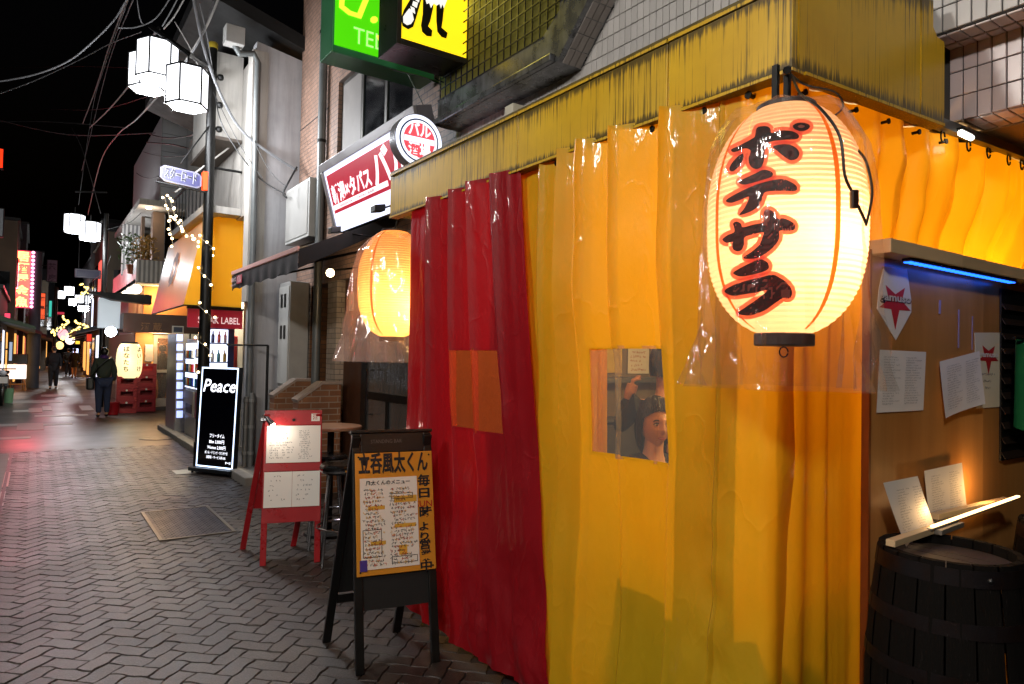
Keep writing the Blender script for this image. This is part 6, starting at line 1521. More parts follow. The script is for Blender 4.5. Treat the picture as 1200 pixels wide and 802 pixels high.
vsign('pale blue lit sign beside the gate', 10, 15, 400, 424, 31, emit('pale_blue_sign', '#a8b8d0', .9))
vsign('narrow teal sign glowing beside the thin dark pole', 57, 61, 352, 372, 43, emit('teal_lit', '#2ab0a0', 1.2))
vsign('small yellow lit sign over the far crowd', 88, 94, 398, 404, 50, emit('yellow_lit', '#ffc840', 1.6))
vsign('rosy lit fascia sign low on the neon side', 0, 13, 366, 374, 30, emit('rose_lit', '#ff4060', 1.3))
vsign('white square sign deep in the lane', 62, 67, 378, 385, 52, emit('white_square', '#f0f4ff', 2))
for i, (px, py, s_) in enumerate(((74, 392, .25), (82, 398, .25), (70, 405, .2))):
    c = at(px, py, Y=46 + i); t = thing('round_lantern', ('pink round lantern over the far crowd', 'white round lantern over the far crowd', 'pair of warm lanterns at the far shop door')[i], 'lantern', c, 'round lanterns in the far lane'); obj('body', MB().ball(c, s_, 12, sz=(1, 1, 1.2)), emit('round_%d_glow' % i if False else ('round_pink', 'round_white', 'round_warm')[i], ('#ff9aa0', '#ffe8e0', '#ffcf80')[i], 2.2), t, smooth=True); obj('collar', MB().lathe([(s_ * .4, 0), (s_ * .4, .05)], c + Vector((0, 0, s_ * 1.17)), 10), m_dark, t)
for i, (p0, p1) in enumerate((((74, 371), (69, 392)), ((88, 376), (80, 400)), ((98, 380), (91, 396)), ((95, 333), (97, 352)))):
    a, b = at(*p0, Y=42), at(*p1, Y=42); t = thing('garland', ('curling yellow light garland beside the pink round lantern', 'middle yellow light garland over the far crowd', 'short yellow light garland next to the red far sign', 'yellow light garland hanging below the small lilac sign')[i], 'fairy lights', b, 'light garlands in the far lane'); mb = MB()
    for k in range(26):
        u_ = k / 25; p = a.lerp(b, u_) + Vector((.25 * math.sin(u_ * 5) + rng.uniform(-.08, .08), 0, rng.uniform(-.08, .08))); mb.ball(p, .05, 5)
    obj('bulbs', mb, emit('garland_yellow', '#ffdf7a', 4), t, kind='stuff'); obj('wire', MB().tube([a, (a + b) / 2 + Vector((.25, 0, 0)), b], .012, 5), m_cable, t)
# utility pole, gate sign, moped
a = at(38, 453, Y=34.2); t = thing('utility_pole', 'concrete utility pole with a striped guard by the gate', 'utility pole', (a.x, 34.2, 0)); obj('shaft', MB().tube([(a.x, 34.2, 0), (a.x, 34.2, 5.6)], [.22, .17], 16), mat('pole_concrete', '#4a4f58', .8), t, smooth=True); obj('guard', MB().tube([(a.x, 34.2, .9), (a.x, 34.2, 2.2)], .235, 16), mat('guard_grey', '#3c424c', .6), t, smooth=True)
a = at(63, 420, Y=44); t = thing('utility_pole', 'thin dark pole farther along the neon side', 'utility pole', (a.x, 44, 0)); obj('shaft', MB().tube([(a.x, 44, 0), (a.x, 44, at(63, 336, Y=44).z)], .09, 10), m_pole, t, smooth=True); obj('step', MB().tube([(a.x - .2, 44, 3), (a.x + .2, 44, 3)], .02, 6), m_pole, t)
a = at(19, 458, Y=32.3); t = thing('easel_sign', 'small wooden easel with a glowing white board by the gate', 'sign', (a.x, 32.3, 0))
for s_ in (-1, 1): obj('leg', MB().tube([(a.x + s_ * .30, 32.2, 0), (a.x + s_ * .16, 32.35, 1.15)], .03, 6), mat('easel_wood', '#a8763c', .6), t); obj('rear_leg', MB().tube([(a.x + s_ * .2, 32.8, 0), (a.x + s_ * .16, 32.36, 1.15)], .02, 6), mat('easel_wood'), t)
obj('board', MB().box(a.x - .30, a.x + .30, 32.12, 32.17, .45, 1.0), emit('easel_white', '#fff0e8', 1.5), t, bevel=.03); obj('cross_bar', MB().box(a.x - .29, a.x + .29, 32.18, 32.22, .22, .27), mat('easel_wood'), t); obj('black_top', MB().box(a.x - .34, a.x + .34, 32.25, 32.32, 1.02, 1.4), m_black, t, bevel=.06)
a = at(3, 470, Y=24); t = thing('moped', 'dark moped cut by the picture edge, white plate at its side', 'moped', (a.x - .3, 24, 0))
wx = a.x - .02; wy_ = 24.0
def wheel(x, y): 
    m_ = MB(); m_.tube([(x, y + .25 * math.cos(k * math.pi / 10), .27 + .25 * math.sin(k * math.pi / 10)) for k in range(21)], .045, 8); w_ = obj('wheel', m_, m_black, t, smooth=True); g = obj('rim', MB().tube([(x - .03, y, .27), (x + .03, y, .27)], .17, 16), mat('steel_bright')); put(g, w_)
wheel(wx, wy_); wheel(wx - .05, wy_ + 1.2)
obj('body', MB().prism([(wx - .12, wy_ + .1, .45), (wx - .12, wy_ + 1.2, .5), (wx - .12, wy_ + 1.35, .8), (wx - .12, wy_ + .8, .85), (wx - .12, wy_ + .55, .5), (wx - .12, wy_ + .25, .55)], (.24, 0, 0)), m_black, t, bevel=.03, fixn=True)
obj('seat', MB().box(wx - .13, wx + .13, wy_ + .7, wy_ + 1.4, .855, .95), m_blackmatt, t, bevel=.03); obj('fork', MB().tube([(wx, wy_, .27), (wx, wy_ + .2, 1.0)], .03, 8), MATS['steel_bright'], t); obj('handlebar', MB().tube([(wx - .3, wy_ + .25, 1.02), (wx + .3, wy_ + .25, 1.02)], .018, 8), m_black, t); obj('headlamp', MB().ball((wx, wy_ + .1, .9), .09, 10), mat('lens_clear', '#c8ccd0', .1), t, smooth=True); obj('front_plate', MB().box(wx - .1, wx + .12, wy_ - .04, wy_ - .02, .62, .80), m_white, t)
a = at(7, 466, Y=25); tag(obj('green_bin', MB().lathe([(.12, 0), (.14, .42), (.15, .43)], (a.x + .05, 25, 0), 14), mat('bin_green', '#6f9a72', .5), smooth=True), 'small pale green bin beside the moped wheel', 'bin')

# ------------------------------------------------------------------ people
def skin_mesh(name, J, bones, m, parent, sub=2):
    names = list(J); idx = {n: i for i, n in enumerate(names)}; me = bpy.data.meshes.new(name)
    me.from_pydata([tuple(J[n][0]) for n in names], [(idx[a], idx[b]) for a, b in bones], [])
    o = bpy.data.objects.new(name, me); col.objects.link(o)
    md = o.modifiers.new('s', 'SKIN'); md.use_smooth_shade = True
    for n, v in zip(names, me.skin_vertices[0].data): r = J[n][1]; v.radius = (r, r) if not isinstance(r, tuple) else r
    me.skin_vertices[0].data[0].use_root = True
    s_ = o.modifiers.new('u', 'SUBSURF'); s_.levels = sub; s_.render_levels = sub
    dg = bpy.context.evaluated_depsgraph_get(); me2 = bpy.data.meshes.new_from_object(o.evaluated_get(dg)); me2.name = name
    bpy.data.objects.remove(o); bpy.data.meshes.remove(me)
    me2.materials.clear(); me2.materials.append(m); me2.polygons.foreach_set('use_smooth', [True] * len(me2.polygons))
    o = bpy.data.objects.new(name, me2); col.objects.link(o)
    if parent is not None: o.parent = parent
    return o
def person(label, loc, h, yaw, m_top, m_leg, stride=.12, skirt=False, arms=(.08, -.05), hair_m=None, group='passers-by in the lane', coat=0):
    k = h / 1.7; t = thing('person', label, 'person', loc, group); t.rotation_euler = (0, 0, yaw)
    V = lambda x, y, z: Vector((x * k, y * k, z * k)); s_ = stride
    J = {'pelvis': (V(0, 0, .93), .115 * k), 'waist': (V(0, 0, 1.08), .11 * k), 'chest': (V(0, .01, 1.28), .13 * k), 'neckb': (V(0, 0, 1.42), .06 * k), 'neck': (V(0, .01, 1.49), .048 * k), 'head': (V(0, .025, 1.56), .075 * k), 'crown': (V(0, .015, 1.64), .072 * k)}
    B = [('pelvis', 'waist'), ('waist', 'chest'), ('chest', 'neckb'), ('neckb', 'neck'), ('neck', 'head'), ('head', 'crown')]
    for s, n in ((-1, 'l'), (1, 'r')):
        d = s_ * s; e = arms[0] * -s
        J.update({'sh' + n: (V(.165 * s, 0, 1.38), .055 * k), 'el' + n: (V(.225 * s, -.02 + e * .6, 1.11), .042 * k), 'wr' + n: (V(.22 * s, .05 + e, .88), .028 * k), 'hd' + n: (V(.215 * s, .065 + e, .80), (.035 * k, .02 * k)),
                  'hip' + n: (V(.09 * s, 0, .88), .085 * k), 'kn' + n: (V(.095 * s, d * .5 + .03, .48), .055 * k), 'an' + n: (V(.095 * s, d, .09), .038 * k), 'ft' + n: (V(.10 * s, d + .13, .035), .034 * k)})
        B += [('chest', 'sh' + n), ('sh' + n, 'el' + n), ('el' + n, 'wr' + n), ('wr' + n, 'hd' + n), ('pelvis', 'hip' + n), ('hip' + n, 'kn' + n), ('kn' + n, 'an' + n), ('an' + n, 'ft' + n)]
    skin_mesh('body', J, B, m_skin, t)
    big = lambda n, f, a=.0: (J[n][0], (J[n][1][0] if isinstance(J[n][1], tuple) else J[n][1]) * f + a)
    tb = [('pelvis', 'waist'), ('waist', 'chest'), ('chest', 'neckb')]; tj = ['pelvis', 'waist', 'chest', 'neckb']
    for n in 'lr': tb += [('chest', 'sh' + n), ('sh' + n, 'el' + n), ('el' + n, 'wr' + n)]; tj += ['sh' + n, 'el' + n, 'wr' + n]
    TJ = {n: big(n, 1.36, .016 * k) for n in tj}
    if coat: TJ['hem'] = (V(0, 0, .93 - coat), .19 * k); tb.append(('pelvis', 'hem'))
    skin_mesh('jacket', TJ, tb, m_top, t)
    if skirt: obj_local = MB().lathe([(.15 * k, .98 * k), (.21 * k, .62 * k)], (0, 0, 0), 18); me = mesh_of('skirt', obj_local, m_leg, True); o = bpy.data.objects.new('skirt', me); col.objects.link(o); o.parent = t
    else:
        lb_ = []; lj = ['pelvis']
        for n in 'lr': lb_ += [('pelvis', 'hip' + n), ('hip' + n, 'kn' + n), ('kn' + n, 'an' + n)]; lj += ['hip' + n, 'kn' + n, 'an' + n]
        skin_mesh('trousers', {n: big(n, 1.26, .014 * k) for n in lj}, lb_, m_leg, t)
    for n in 'lr': skin_mesh('shoe', {'a': (J['an' + n][0] + V(0, -.01, -.045), .045 * k), 'b': (J['ft' + n][0] + V(0, .02, .005), .042 * k)}, [('a', 'b')], m_black, t, 1)
    hd = J['head'][0]; hm = MB().ball(hd + V(0, -.015, .05), .105 * k, 16, sz=(.88, 1.0, 1.02)); me = mesh_of('hair', MB().add([p for p in hm.v], hm.f), hair_m or m_hair, True); o = bpy.data.objects.new('hair', me); col.objects.link(o); o.parent = t
    fc = MB(); 
    for s in (-1, 1): fc.ball(hd + V(.03 * s, .082, .015), .010 * k, 6)
    return t
m_olive = mat('jacket_olive', '#2c3328', .85, 0, .3, 10, .3, 100); m_jean = mat('jeans_blue', '#232c48', .85, 0, .3, 10, .3, 120); m_navy = mat('coat_navy', '#12141f', .8)
p = at(120, 489, Z=0); person('man from behind in an olive jacket and blue jeans with a shoulder bag', (p.x, p.y, 0), 1.66, rad(5), m_olive, m_jean, .05, arms=(.03, 0))
sc_ = MB().lathe([(.07, 0), (.10, .03), (.09, .08), (.065, .1)], (p.x, p.y + .01, 1.39), 16); tag(obj('purple_scarf', sc_, mat('scarf_purple', '#3c1a5a', .85), smooth=True), 'purple scarf round the neck of the man in olive', 'scarf')
bg = thing('shoulder_bag', 'black shoulder bag slung across the man in olive', 'bag', (p.x - .27, p.y - .05, .72)); obj('pouch', MB().box(p.x - .36, p.x - .20, p.y - .18, p.y + .12, .66, .96), m_black, bg, bevel=.04)
obj('strap', MB().tube([(p.x - .28, p.y - .12, .95), (p.x - .12, p.y - .20, 1.2), (p.x + .08, p.y - .17, 1.40), (p.x + .13, p.y, 1.45)], .016, 6), m_black, bg)
p = at(62, 456, Z=0); person('walker in a long black coat coming up the lane', (p.x, p.y, 0), 1.72, rad(180), m_cloth, m_cloth, .16, coat=.25)
p = at(82, 440, Z=0); person('woman in a short navy coat with bare legs walking away', (p.x, p.y * .9, 0), 1.68, rad(10), m_navy, m_navy, .12, skirt=True, coat=.12)
p = at(74, 437, Z=0); person('dark dressed walker close beside the woman in navy', (p.x, p.y * .86, 0), 1.7, rad(0), m_cloth, m_cloth, .1)
dpx = Dx(203, DY + .8); person('shop worker in a white shirt seen through the corner shop door', (dpx, DY + .8, .1), 1.62, rad(120), mat('shirt_white', '#c8c4bc', .8, 0, .1), m_cloth, .03, group='people inside the shops')
dpx = Dx(190, DY + .9); person('customer in an olive green apron behind the shop door glass', (dpx, DY + .9, .1), 1.68, rad(-90), mat('apron_olive', '#4a4a2c', .8), m_cloth, .03, group='people inside the shops')

# customers behind the clear window of the booth
def head_mesh(c, yaw, pitch, s=1.0):
    """a head with brow, sockets, nose, lips and chin shaped into one surface"""
    n, m = 56, 44; mb = MB(); M_ = Matrix.Rotation(yaw, 3, 'Z') @ Matrix.Rotation(pitch, 3, 'X')
    def sh(x, y, z):
        g = lambda cx, cz, sx, sz_: math.exp(-((x - cx) / sx) ** 2 - ((z - cz) / sz_) ** 2)
        if y > 0:
            y += .020 * g(0, -.022, .013, .020) + .010 * g(0, .005, .010, .03) - .010 * (g(.031, .012, .020, .014) + g(-.031, .012, .020, .014)) + .004 * g(0, .034, .05, .012) + .006 * g(0, -.056, .020, .008) + .005 * g(0, -.071, .018, .008) - .003 * g(0, -.064, .02, .004) + .007 * g(0, -.098, .02, .018) + .004 * (g(.04, -.025, .022, .022) + g(-.04, -.025, .022, .022))
        if z < -.02: q = (-.02 - z) / .1; x *= 1 - .30 * q * q; 
        return x, y, z
    for j in range(m + 1):
        th = math.pi * j / m
        for i in range(n):
            a = 2 * math.pi * i / n; x, y, z = .074 * math.sin(th) * math.sin(a), .094 * math.sin(th) * math.cos(a), .118 * math.cos(th); x, y, z = sh(x, y, z)
            p_ = M_ @ (Vector((x, y, z)) * s); mb.v.append(tuple(Vector(c) + p_))
    for j in range(m):
        for i in range(n): mb.f.append((j * n + i, (j + 1) * n + i, (j + 1) * n + (i + 1) % n, j * n + (i + 1) % n)); mb.m.append(0)
    return mb, M_
def bust(label, c, yaw, pitch, m_top, hair_len, raise_hand=None):
    c = Vector(c); t = thing('person', label, 'person', (c.x, c.y, c.z - .75), 'customers inside the booth')
    hb, M_ = head_mesh(c, yaw, pitch); L = lambda x, y, z: c + M_ @ Vector((x, y, z))
    Yw = Matrix.Rotation(yaw, 3, 'Z'); D = lambda x, y, z: c + Yw @ Vector((x, y, z))
    # neck, shoulders, torso and arms grown as one skin, then joined with the head into one surface
    J = {'belly': (D(0, -.03, -.62), .13), 'chest': (D(0, -.03, -.36), .135), 'base': (D(0, -.03, -.19), .062), 'neck': (D(0, -.015, -.12), .05), 'skull': (D(0, -.005, -.03), .06)}
    B = [('belly', 'chest'), ('chest', 'base'), ('base', 'neck'), ('neck', 'skull')]
    for s, n in ((-1, 'l'), (1, 'r')):
        J['sh' + n] = (D(.17 * s, -.03, -.24), .055)
        if raise_hand and s == raise_hand: J['el' + n] = (D(.27 * s, .02, -.40), .04); J['wr' + n] = (D(.21 * s, .02, -.20), .028)
        else: J['el' + n] = (D(.20 * s, -.03, -.50), .042); J['wr' + n] = (D(.08 * s, .10, -.62), .03)
        B += [('chest', 'sh' + n), ('sh' + n, 'el' + n), ('el' + n, 'wr' + n)]
    o = skin_mesh('body', J, B, m_skin, None); bm = MB(); bm.v = [tuple(v.co) for v in o.data.vertices]; bm.f = [tuple(p_.vertices) for p_ in o.data.polygons]; bm.m = [0] * len(bm.f)
    bpy.data.objects.remove(o); bm.add(hb.v, hb.f)
    # hands with five fingers
    for s, n in ((-1, 'l'), (1, 'r')):
        w_ = J['wr' + n][0]; e_ = J['el' + n][0]; d = (w_ - e_).normalized(); sd = d.cross(Vector((0, 0, 1))).normalized(); nn_ = sd.cross(d)
        bm.tube([w_ - d * .02, w_ + d * .03, w_ + d * .085], [.026, .036, .034], 10)
        for q in range(4):
            b_ = w_ + d * .08 + sd * (-.027 + .018 * q); l_ = (.062, .072, .068, .052)[q]; bm.tube([b_ - d * .02, b_ + d * l_ * .45 + nn_ * .006, b_ + d * l_ * .8 - nn_ * .016, b_ + d * l_ * .9 - nn_ * .034], [.0095, .0088, .008, .007], 8)
        b_ = w_ + d * .03 - sd * .03; bm.tube([b_ + sd * .01, b_ + d * .03 - sd * .018, b_ + d * .055 - sd * .02 - nn_ * .012], [.012, .010, .008], 8)
    ob = obj('body', bm, m_skin, t, smooth=True); md = ob.modifiers.new('one_surface', 'REMESH'); md.mode = 'VOXEL'; md.voxel_size = .0045; md.use_smooth_shade = True
    J2 = {k: (v[0], v[1] * 1.12 + .010) for k, v in J.items() if k not in ('neck', 'skull')}; J2['base'] = (D(0, -.022, -.155), .070)
    o = skin_mesh('jacket', J2, [b for b in B if 'neck' not in b], m_top, None); 
    mb2 = MB(); mb2.v = [tuple(v.co) for v in o.data.vertices]; mb2.f = [tuple(p_.vertices) for p_ in o.data.polygons]; mb2.m = [0] * len(mb2.f); bpy.data.objects.remove(o); obj('jacket', mb2, m_top, t, smooth=True)
    for s in (-1, 1):
        e = obj('eye', MB().ball(L(.031 * s, .079, .010), .0125, 10, sz=(1.15, .6, .75)), mat('eye_white', '#d8d0c8', .2, 0, .03), t, smooth=True); g = obj('iris', MB().ball(L(.031 * s, .0865, .009), .0062, 8, sz=(1, .5, 1)), mat('iris_dark', '#1a0f0a', .15), None, True); put(g, e)
        obj('eyelid', MB().tube([L(.031 * s + k * .005, .0885 - abs(k) * .0012 * abs(k), .0185 - .0009 * k * k) for k in range(-3, 4)], .0026, 6), m_hair, t, smooth=True)
        obj('eyebrow', MB().tube([L(.033 * s + k * .006, .090 - abs(k) * .002, .034 - .0008 * k * k) for k in range(-3, 4)], .0030, 6), m_hair, t, smooth=True)
        obj('ear', MB().ball(L(.074 * s, -.005, -.01), .028, 10, sz=(.35, .7, 1)), m_skin, t, smooth=True)
    obj('lips', MB().tube([L(k * .0055, .0985 - .0008 * k * k, -.0615 + .0002 * k * k) for k in range(-4, 5)], [.002, .004, .0052, .0056, .005, .0056, .0052, .004, .002], 8), mat('lip_rose', '#a0524a', .4), t, smooth=True)
    # hair: a cap of strands over the skull, fringe and side locks
    hr = MB()
    for i in range(150):
        a = rng.uniform(0, 2 * math.pi); fr = math.cos(a) > .10      # towards the face
        ln = rng.uniform(.5, .62) if fr else hair_len * rng.uniform(.85, 1.1)
        pts = []; 
        for j in range(8):
            u_ = j / 7; th = u_ * ((.93 + .55 * (1 - max(0, math.cos(a))) ** 1.1) if fr else 1.75); r = 1.08 + rng.uniform(-.01, .02)
            x, y, z = .078 * r * math.sin(th) * math.sin(a), .10 * r * math.sin(th) * math.cos(a) - .004, .124 * r * math.cos(th) + .002
            if not fr and u_ > .75: z -= (u_ - .75) * ln * 1.6
            pts.append(L(x, y, z))
        hr.tube(pts, [.013, .014, .014, .014, .013, .012, .010, .004], 5)
    hr.ball(L(0, -.012, .012), .1, 16, sz=(.80, .98, 1.14)) if False else None
    obj('hair', hr, m_hair, t, smooth=True); return t
c = at(768, 497, d=3.6); bust('young woman with dark hair behind the clear booth window, looking out', c, rad(158), rad(-4), mat('top_black', '#121216', .85), .22)
c = at(779, 428, d=4.1); bust('dark haired customer turned away with one hand raised, behind the woman', c, rad(-38), rad(4), m_cloth, .10, raise_hand=-1)

# ------------------------------------------------------------------ overhead cables
def cable(pts, r, label, m=m_cable, s=None):
    K_ = [at(x, y, Y=yy) for x, y, yy in pts]
    if len(K_) == 2: P_ = sag(K_[0], K_[1], s or .1, 14)
    else:
        P_ = []
        for i in range(len(K_) - 1):
            p0, p1, p2, p3 = K_[max(0, i - 1)], K_[i], K_[i + 1], K_[min(len(K_) - 1, i + 2)]
            for j in range(7): t = j / 7; P_.append(.5 * ((2 * p1) + (p2 - p0) * t + (2 * p0 - 5 * p1 + 4 * p2 - p3) * t * t + (3 * p1 - p0 - 3 * p2 + p3) * t ** 3))
        P_.append(K_[-1])
    for e, (q0, q1) in ((0, (pts[0], pts[1])), (-1, (pts[-1], pts[-2]))):
        if q0[0] < 0 or q0[1] < 0:                      # carried on past the edge of the view to the next pole
            a_ = P_[0] if e == 0 else P_[-1]; b_ = P_[2] if e == 0 else P_[-3]; x_ = a_ + (a_ - b_).normalized() * 5
            P_ = [x_] + P_ if e == 0 else P_ + [x_]
    tag(obj('overhead_cable', MB().tube(P_, r * .68, 6), m, smooth=True), label, 'cable', 'overhead cables crossing the night sky')
m_cg = mat('cable_grey', '#6a6a6c', .5); m_ct = mat('cable_taped', '#8a8682', .45)
GL = 'thin cable running across the black sky above the lane'
for pts, r, m, lab in (
    ([(-8, 97, 12), (40, 88, 11.6), (80, 72, 11.2), (110, 48, 10.8), (135, 22, 10.4), (150, -4, 10)], .016, m_cg, 'pale cable sweeping up in an arc from the neon side'),
    ([(150, -5, 10), (128, 55, 14), (112, 105, 18), (97, 145, 22)], .018, m_ct, 'grey twisted cable dropping steeply towards the second pole'),
    ([(158, -5, 10), (132, 60, 15), (118, 110, 19), (96, 200, 24)], .010, m_cg, 'thin cable beside the steep twisted cable, running on to the far lanterns'), ([(152, -5, 10), (122, 80, 16), (108, 130, 20), (92, 240, 24)], .008, m_cg, 'thinnest cable falling from the sky past the second pair of lanterns'),
    ([(160, 90, 11.5), (128, 128, 15), (105, 150, 21)], .018, m_ct, 'dark taped cable going down from the pair of topmost lanterns'), ([(198, 98, 10.6), (160, 140, 14), (138, 158, 20), (118, 190, 24), (103, 252, 28)], .02, m_ct, 'thick taped cable bending down past the topmost lantern'),
    ([(258, -6, 9.4), (240, 35, 9.7), (215, 76, 10)], .022, m_ct, 'pale taped cable running to the lantern by the pole top'), ([(252, -6, 9.6), (238, 40, 9.7), (213, 80, 10)], .012, m_cg, 'second thin cable slanting to the lantern by the pole top'),
    ([(218, -5, 9.6), (205, 18, 9.9), (192, 34, 10.2)], .014, m_ct, 'short thin cable coming down to the topmost lantern from above'), ([(210, -5, 9.8), (200, 14, 10), (190, 31, 10.2)], .012, m_cg, 'short cable twin of the one coming down to the topmost lantern'), ([(160, -5, 10), (168, 28, 10.3)], .010, m_cg, 'single drop wire holding the topmost lantern'),
    ([(-5, 80, 30), (90, 78, 26), (160, 80, 24)], .02, m_cable, 'level cable high across the black sky'), ([(-5, 143, 40), (60, 143, 36), (150, 150, 30)], .03, m_cg, 'level grey cable lower across the black sky, ending behind the far roofs'), ([(-5, 140, 30), (80, 158, 26), (183, 156, 22)], .02, m_cg, 'slightly sagging grey cable reaching the panelled upper floor'),
    ([(175, 157, 20), (230, 157, 16)], .02, m_cable, 'black cable crossing the grey panelled upper floor'), ([(172, 167, 20), (205, 170, 18), (240, 180, 15)], .02, m_cable, 'sagging black cable across the panelled upper floor'), ([(160, 203, 20), (188, 206, 18)], .015, m_cable, 'lowest short cable on the panelled upper floor'),
    ([(168, 178, 20), (228, 180, 16)], .010, m_cable, 'fine cable across the middle of the panelled upper floor'),
    ([(226, -5, 9.5), (240, 60, 9.8), (262, 118, 10), (290, 160, 9.6), (348, 200, 9.2)], .028, m_cg, 'thick grey cable hanging from the sky to the bar building corner'), ([(252, 110, 10.2), (262, 150, 10), (300, 205, 9.6), (335, 228, 9.2)], .012, m_cable, 'black cable looping over the grey concrete wall'),
    ([(250, 108, 10.2), (280, 168, 9.8), (308, 210, 9.4)], .008, m_cable, 'fine black wire over the grey concrete wall'), ([(298, 165, 9.5), (335, 218, 9.1)], .008, m_cable, 'fine wire slanting down to the white metal box'),
    ([(348, 196, 9.0), (338, 214, 8.95), (332, 226, 8.95), (336, 232, 8.9)], .02, m_cable, 'black cable loop at the white metal box'),
    ([(388, -4, 6), (400, 25, 5.9), (425, 60, 5.7), (450, 78, 5.6), (500, 92, 5.2), (540, 112, 4.95), (548, 138, 4.9)], .012, m_cable, 'black cable crossing before the green sign to the tiled wall'),
    ([(425, 2, 5.9), (440, 30, 5.8), (470, 72, 5.6), (500, 132, 5.2), (514, 165, 5.0)], .006, m_cable, 'thin black wire hanging across the green sign'), ([(518, 108, 5.1), (522, 138, 5.0), (535, 145, 4.95), (548, 136, 4.9)], .006, m_cable, 'thin wire loop on the pilaster over the round badge'),
    ([(165, 38, 10.3), (128, 52, 12), (90, 72, 13), (40, 95, 14), (-6, 112, 15)], .010, m_cg, 'second pale wire below the sweeping arc, with a small connector'),
    ([(205, 26, 10.2), (222, 55, 10.2), (238, 90, 10.3)], .012, m_ct, 'taped wire from the topmost lantern to the pole side'), ([(234, 4, 9.8), (243, 45, 10), (250, 88, 10.3)], .012, m_cg, 'wire dropping from the sky onto the pole top'),
    ([(138, 33, 10.3), (160, 32, 10.3), (182, 22, 10.2), (200, -3, 10)], .012, m_cg, 'curved cable passing over the topmost lantern'), ([(250, 84, 10.4), (225, 62, 12), (196, 48, 14)], .010, m_cg, 'short wire fanning out beyond the pole top'),
    ([(250, 92, 10.4), (200, 104, 16), (120, 128, 24), (60, 128, 30)], .016, m_cable, 'long dark wire from the pole to the far side behind the lanterns'), ([(118, 250, 22.5), (98, 180, 24), (84, 150, 26)], .014, m_cg, 'wire rising from the second pole into the dark'),
    ([(122, 270, 22.5), (150, 262, 22), (165, 250, 21)], .012, m_cable, 'wire from the second pole to the white overhang'), ([(130, 300, 22), (122, 318, 24), (108, 330, 30)], .010, m_cg, 'low thin wire beside the lilac hanging sign'),
    ([(510, 92, 4.95), (525, 98, 4.9), (538, 90, 4.9), (546, 84, 4.9)], .008, m_cable, 'black cable loop under the yellow box sign')):
    cable(pts, r, lab, m)
# ------------------------------------------------------------------ ground, pavers, kerb
def paving_material():
    t = NT('paver_concrete'); oi = t.new('ObjectInfo'); g = t.new('NewGeometry'); ad = t.new('Math', operation='ADD'); t.link(oi.outputs['Random'], ad.inputs[0]); t.link(g.outputs['Random Per Island'], ad.inputs[1]); fr = t.new('Math', operation='FRACT'); t.link(ad.outputs[0], fr.inputs[0])
    base = t.ramp(fr.outputs[0], [(0, C('#1f1713')), (.35, C('#2b221d')), (.7, C('#322822')), (1, C('#3f342c'))])
    gc = t.new('NewGeometry'); mp = t.new('Mapping'); t.link(gc.outputs['Position'], mp.inputs[0])
    n = t.noise(mp.outputs[0], 1.3, 6); n2 = t.noise(mp.outputs[0], 160, 3)
    c = t.mix(t.ramp(n, [(.35, .45), (.65, 0)]), base, C('#3a3532')); c = t.mix(t.ramp(n2, [(.55, 0), (.70, .55)]), c, C('#7a7068')); c = t.mix(t.ramp(t.noise(mp.outputs[0], 90, 2), [(.5, 0), (.7, .6)]), c, C('#1d1916'))
    vo = t.new('TexVoronoi'); vo.inputs['Scale'].default_value = 5.5; t.link(mp.outputs[0], vo.inputs['Vector']); c = t.mix(t.ramp(vo.outputs['Distance'], [(.07, .75), (.11, 0)]), c, C('#15110f')); st_ = t.noise(mp.outputs[0], 3.5, 5); c = t.mix(t.ramp(st_, [(.56, 0), (.7, .5)]), c, C('#241d19'))
    t.link(c, t.b.inputs['Base Color']); t.link(t.ramp(n, [(.2, .26), (.8, .50)]), t.b.inputs['Roughness']); t.bump(n2, .7, .004); return t.m
m_pav = paving_material()
def road_material():
    t = NT('street_surface'); gc = t.new('NewGeometry'); mp = t.new('Mapping'); mp.inputs['Rotation'].default_value = (0, 0, rad(45)); t.link(gc.outputs['Position'], mp.inputs[0])
    b = t.new('TexBrick'); b.offset = .5; b.inputs['Scale'].default_value = 1; b.inputs['Brick Width'].default_value = .225; b.inputs['Row Height'].default_value = .1125; b.inputs['Mortar Size'].default_value = .006; b.inputs['Color1'].default_value = (*C('#4a413c'), 1); b.inputs['Color2'].default_value = (*C('#3b332f'), 1); b.inputs['Mortar'].default_value = (*C('#2e2a28'), 1); t.link(mp.outputs[0], b.inputs['Vector'])
    n = t.noise(gc.outputs['Position'], .6, 6); c = t.mix(t.ramp(n, [(.4, .5), (.65, 0)]), b.outputs['Color'], C('#36312f')); vo = t.new('TexVoronoi'); vo.inputs['Scale'].default_value = 5.5; t.link(mp.outputs[0], vo.inputs['Vector']); c = t.mix(t.ramp(vo.outputs['Distance'], [(.07, .75), (.11, 0)]), c, C('#15110f')); st_ = t.noise(mp.outputs[0], 3.5, 5); c = t.mix(t.ramp(st_, [(.56, 0), (.7, .5)]), c, C('#241d19'))
    t.link(c, t.b.inputs['Base Color']); t.link(t.ramp(n, [(.2, .26), (.8, .5)]), t.b.inputs['Roughness']); t.bump(b.outputs['Fac'], -.3, .004); return t.m
m_road = road_material()
st = thing('street', 'paved shopping lane of brown grey herringbone blocks', None, (0, 8, 0)); tag(st, kind='structure')
PEND = 13.0
obj('road_surface', MB().box(-60, 60, PEND + .02, 1400, -.3, -.002), m_road, st)
obj('joint_bed', MB().box(-30, 30, -30, PEND + .018, -.3, -.010), mat('joint_sand', '#1f1b19', .9, 0, .4, 30), st)
E1, E2 = Vector((math.cos(rad(45)), math.sin(rad(45)))), Vector((-math.sin(rad(45)), math.cos(rad(45)))); Wp = .101
mh0, mh1, mv0, mv1 = .945, 1.505, 6.46, 7.62
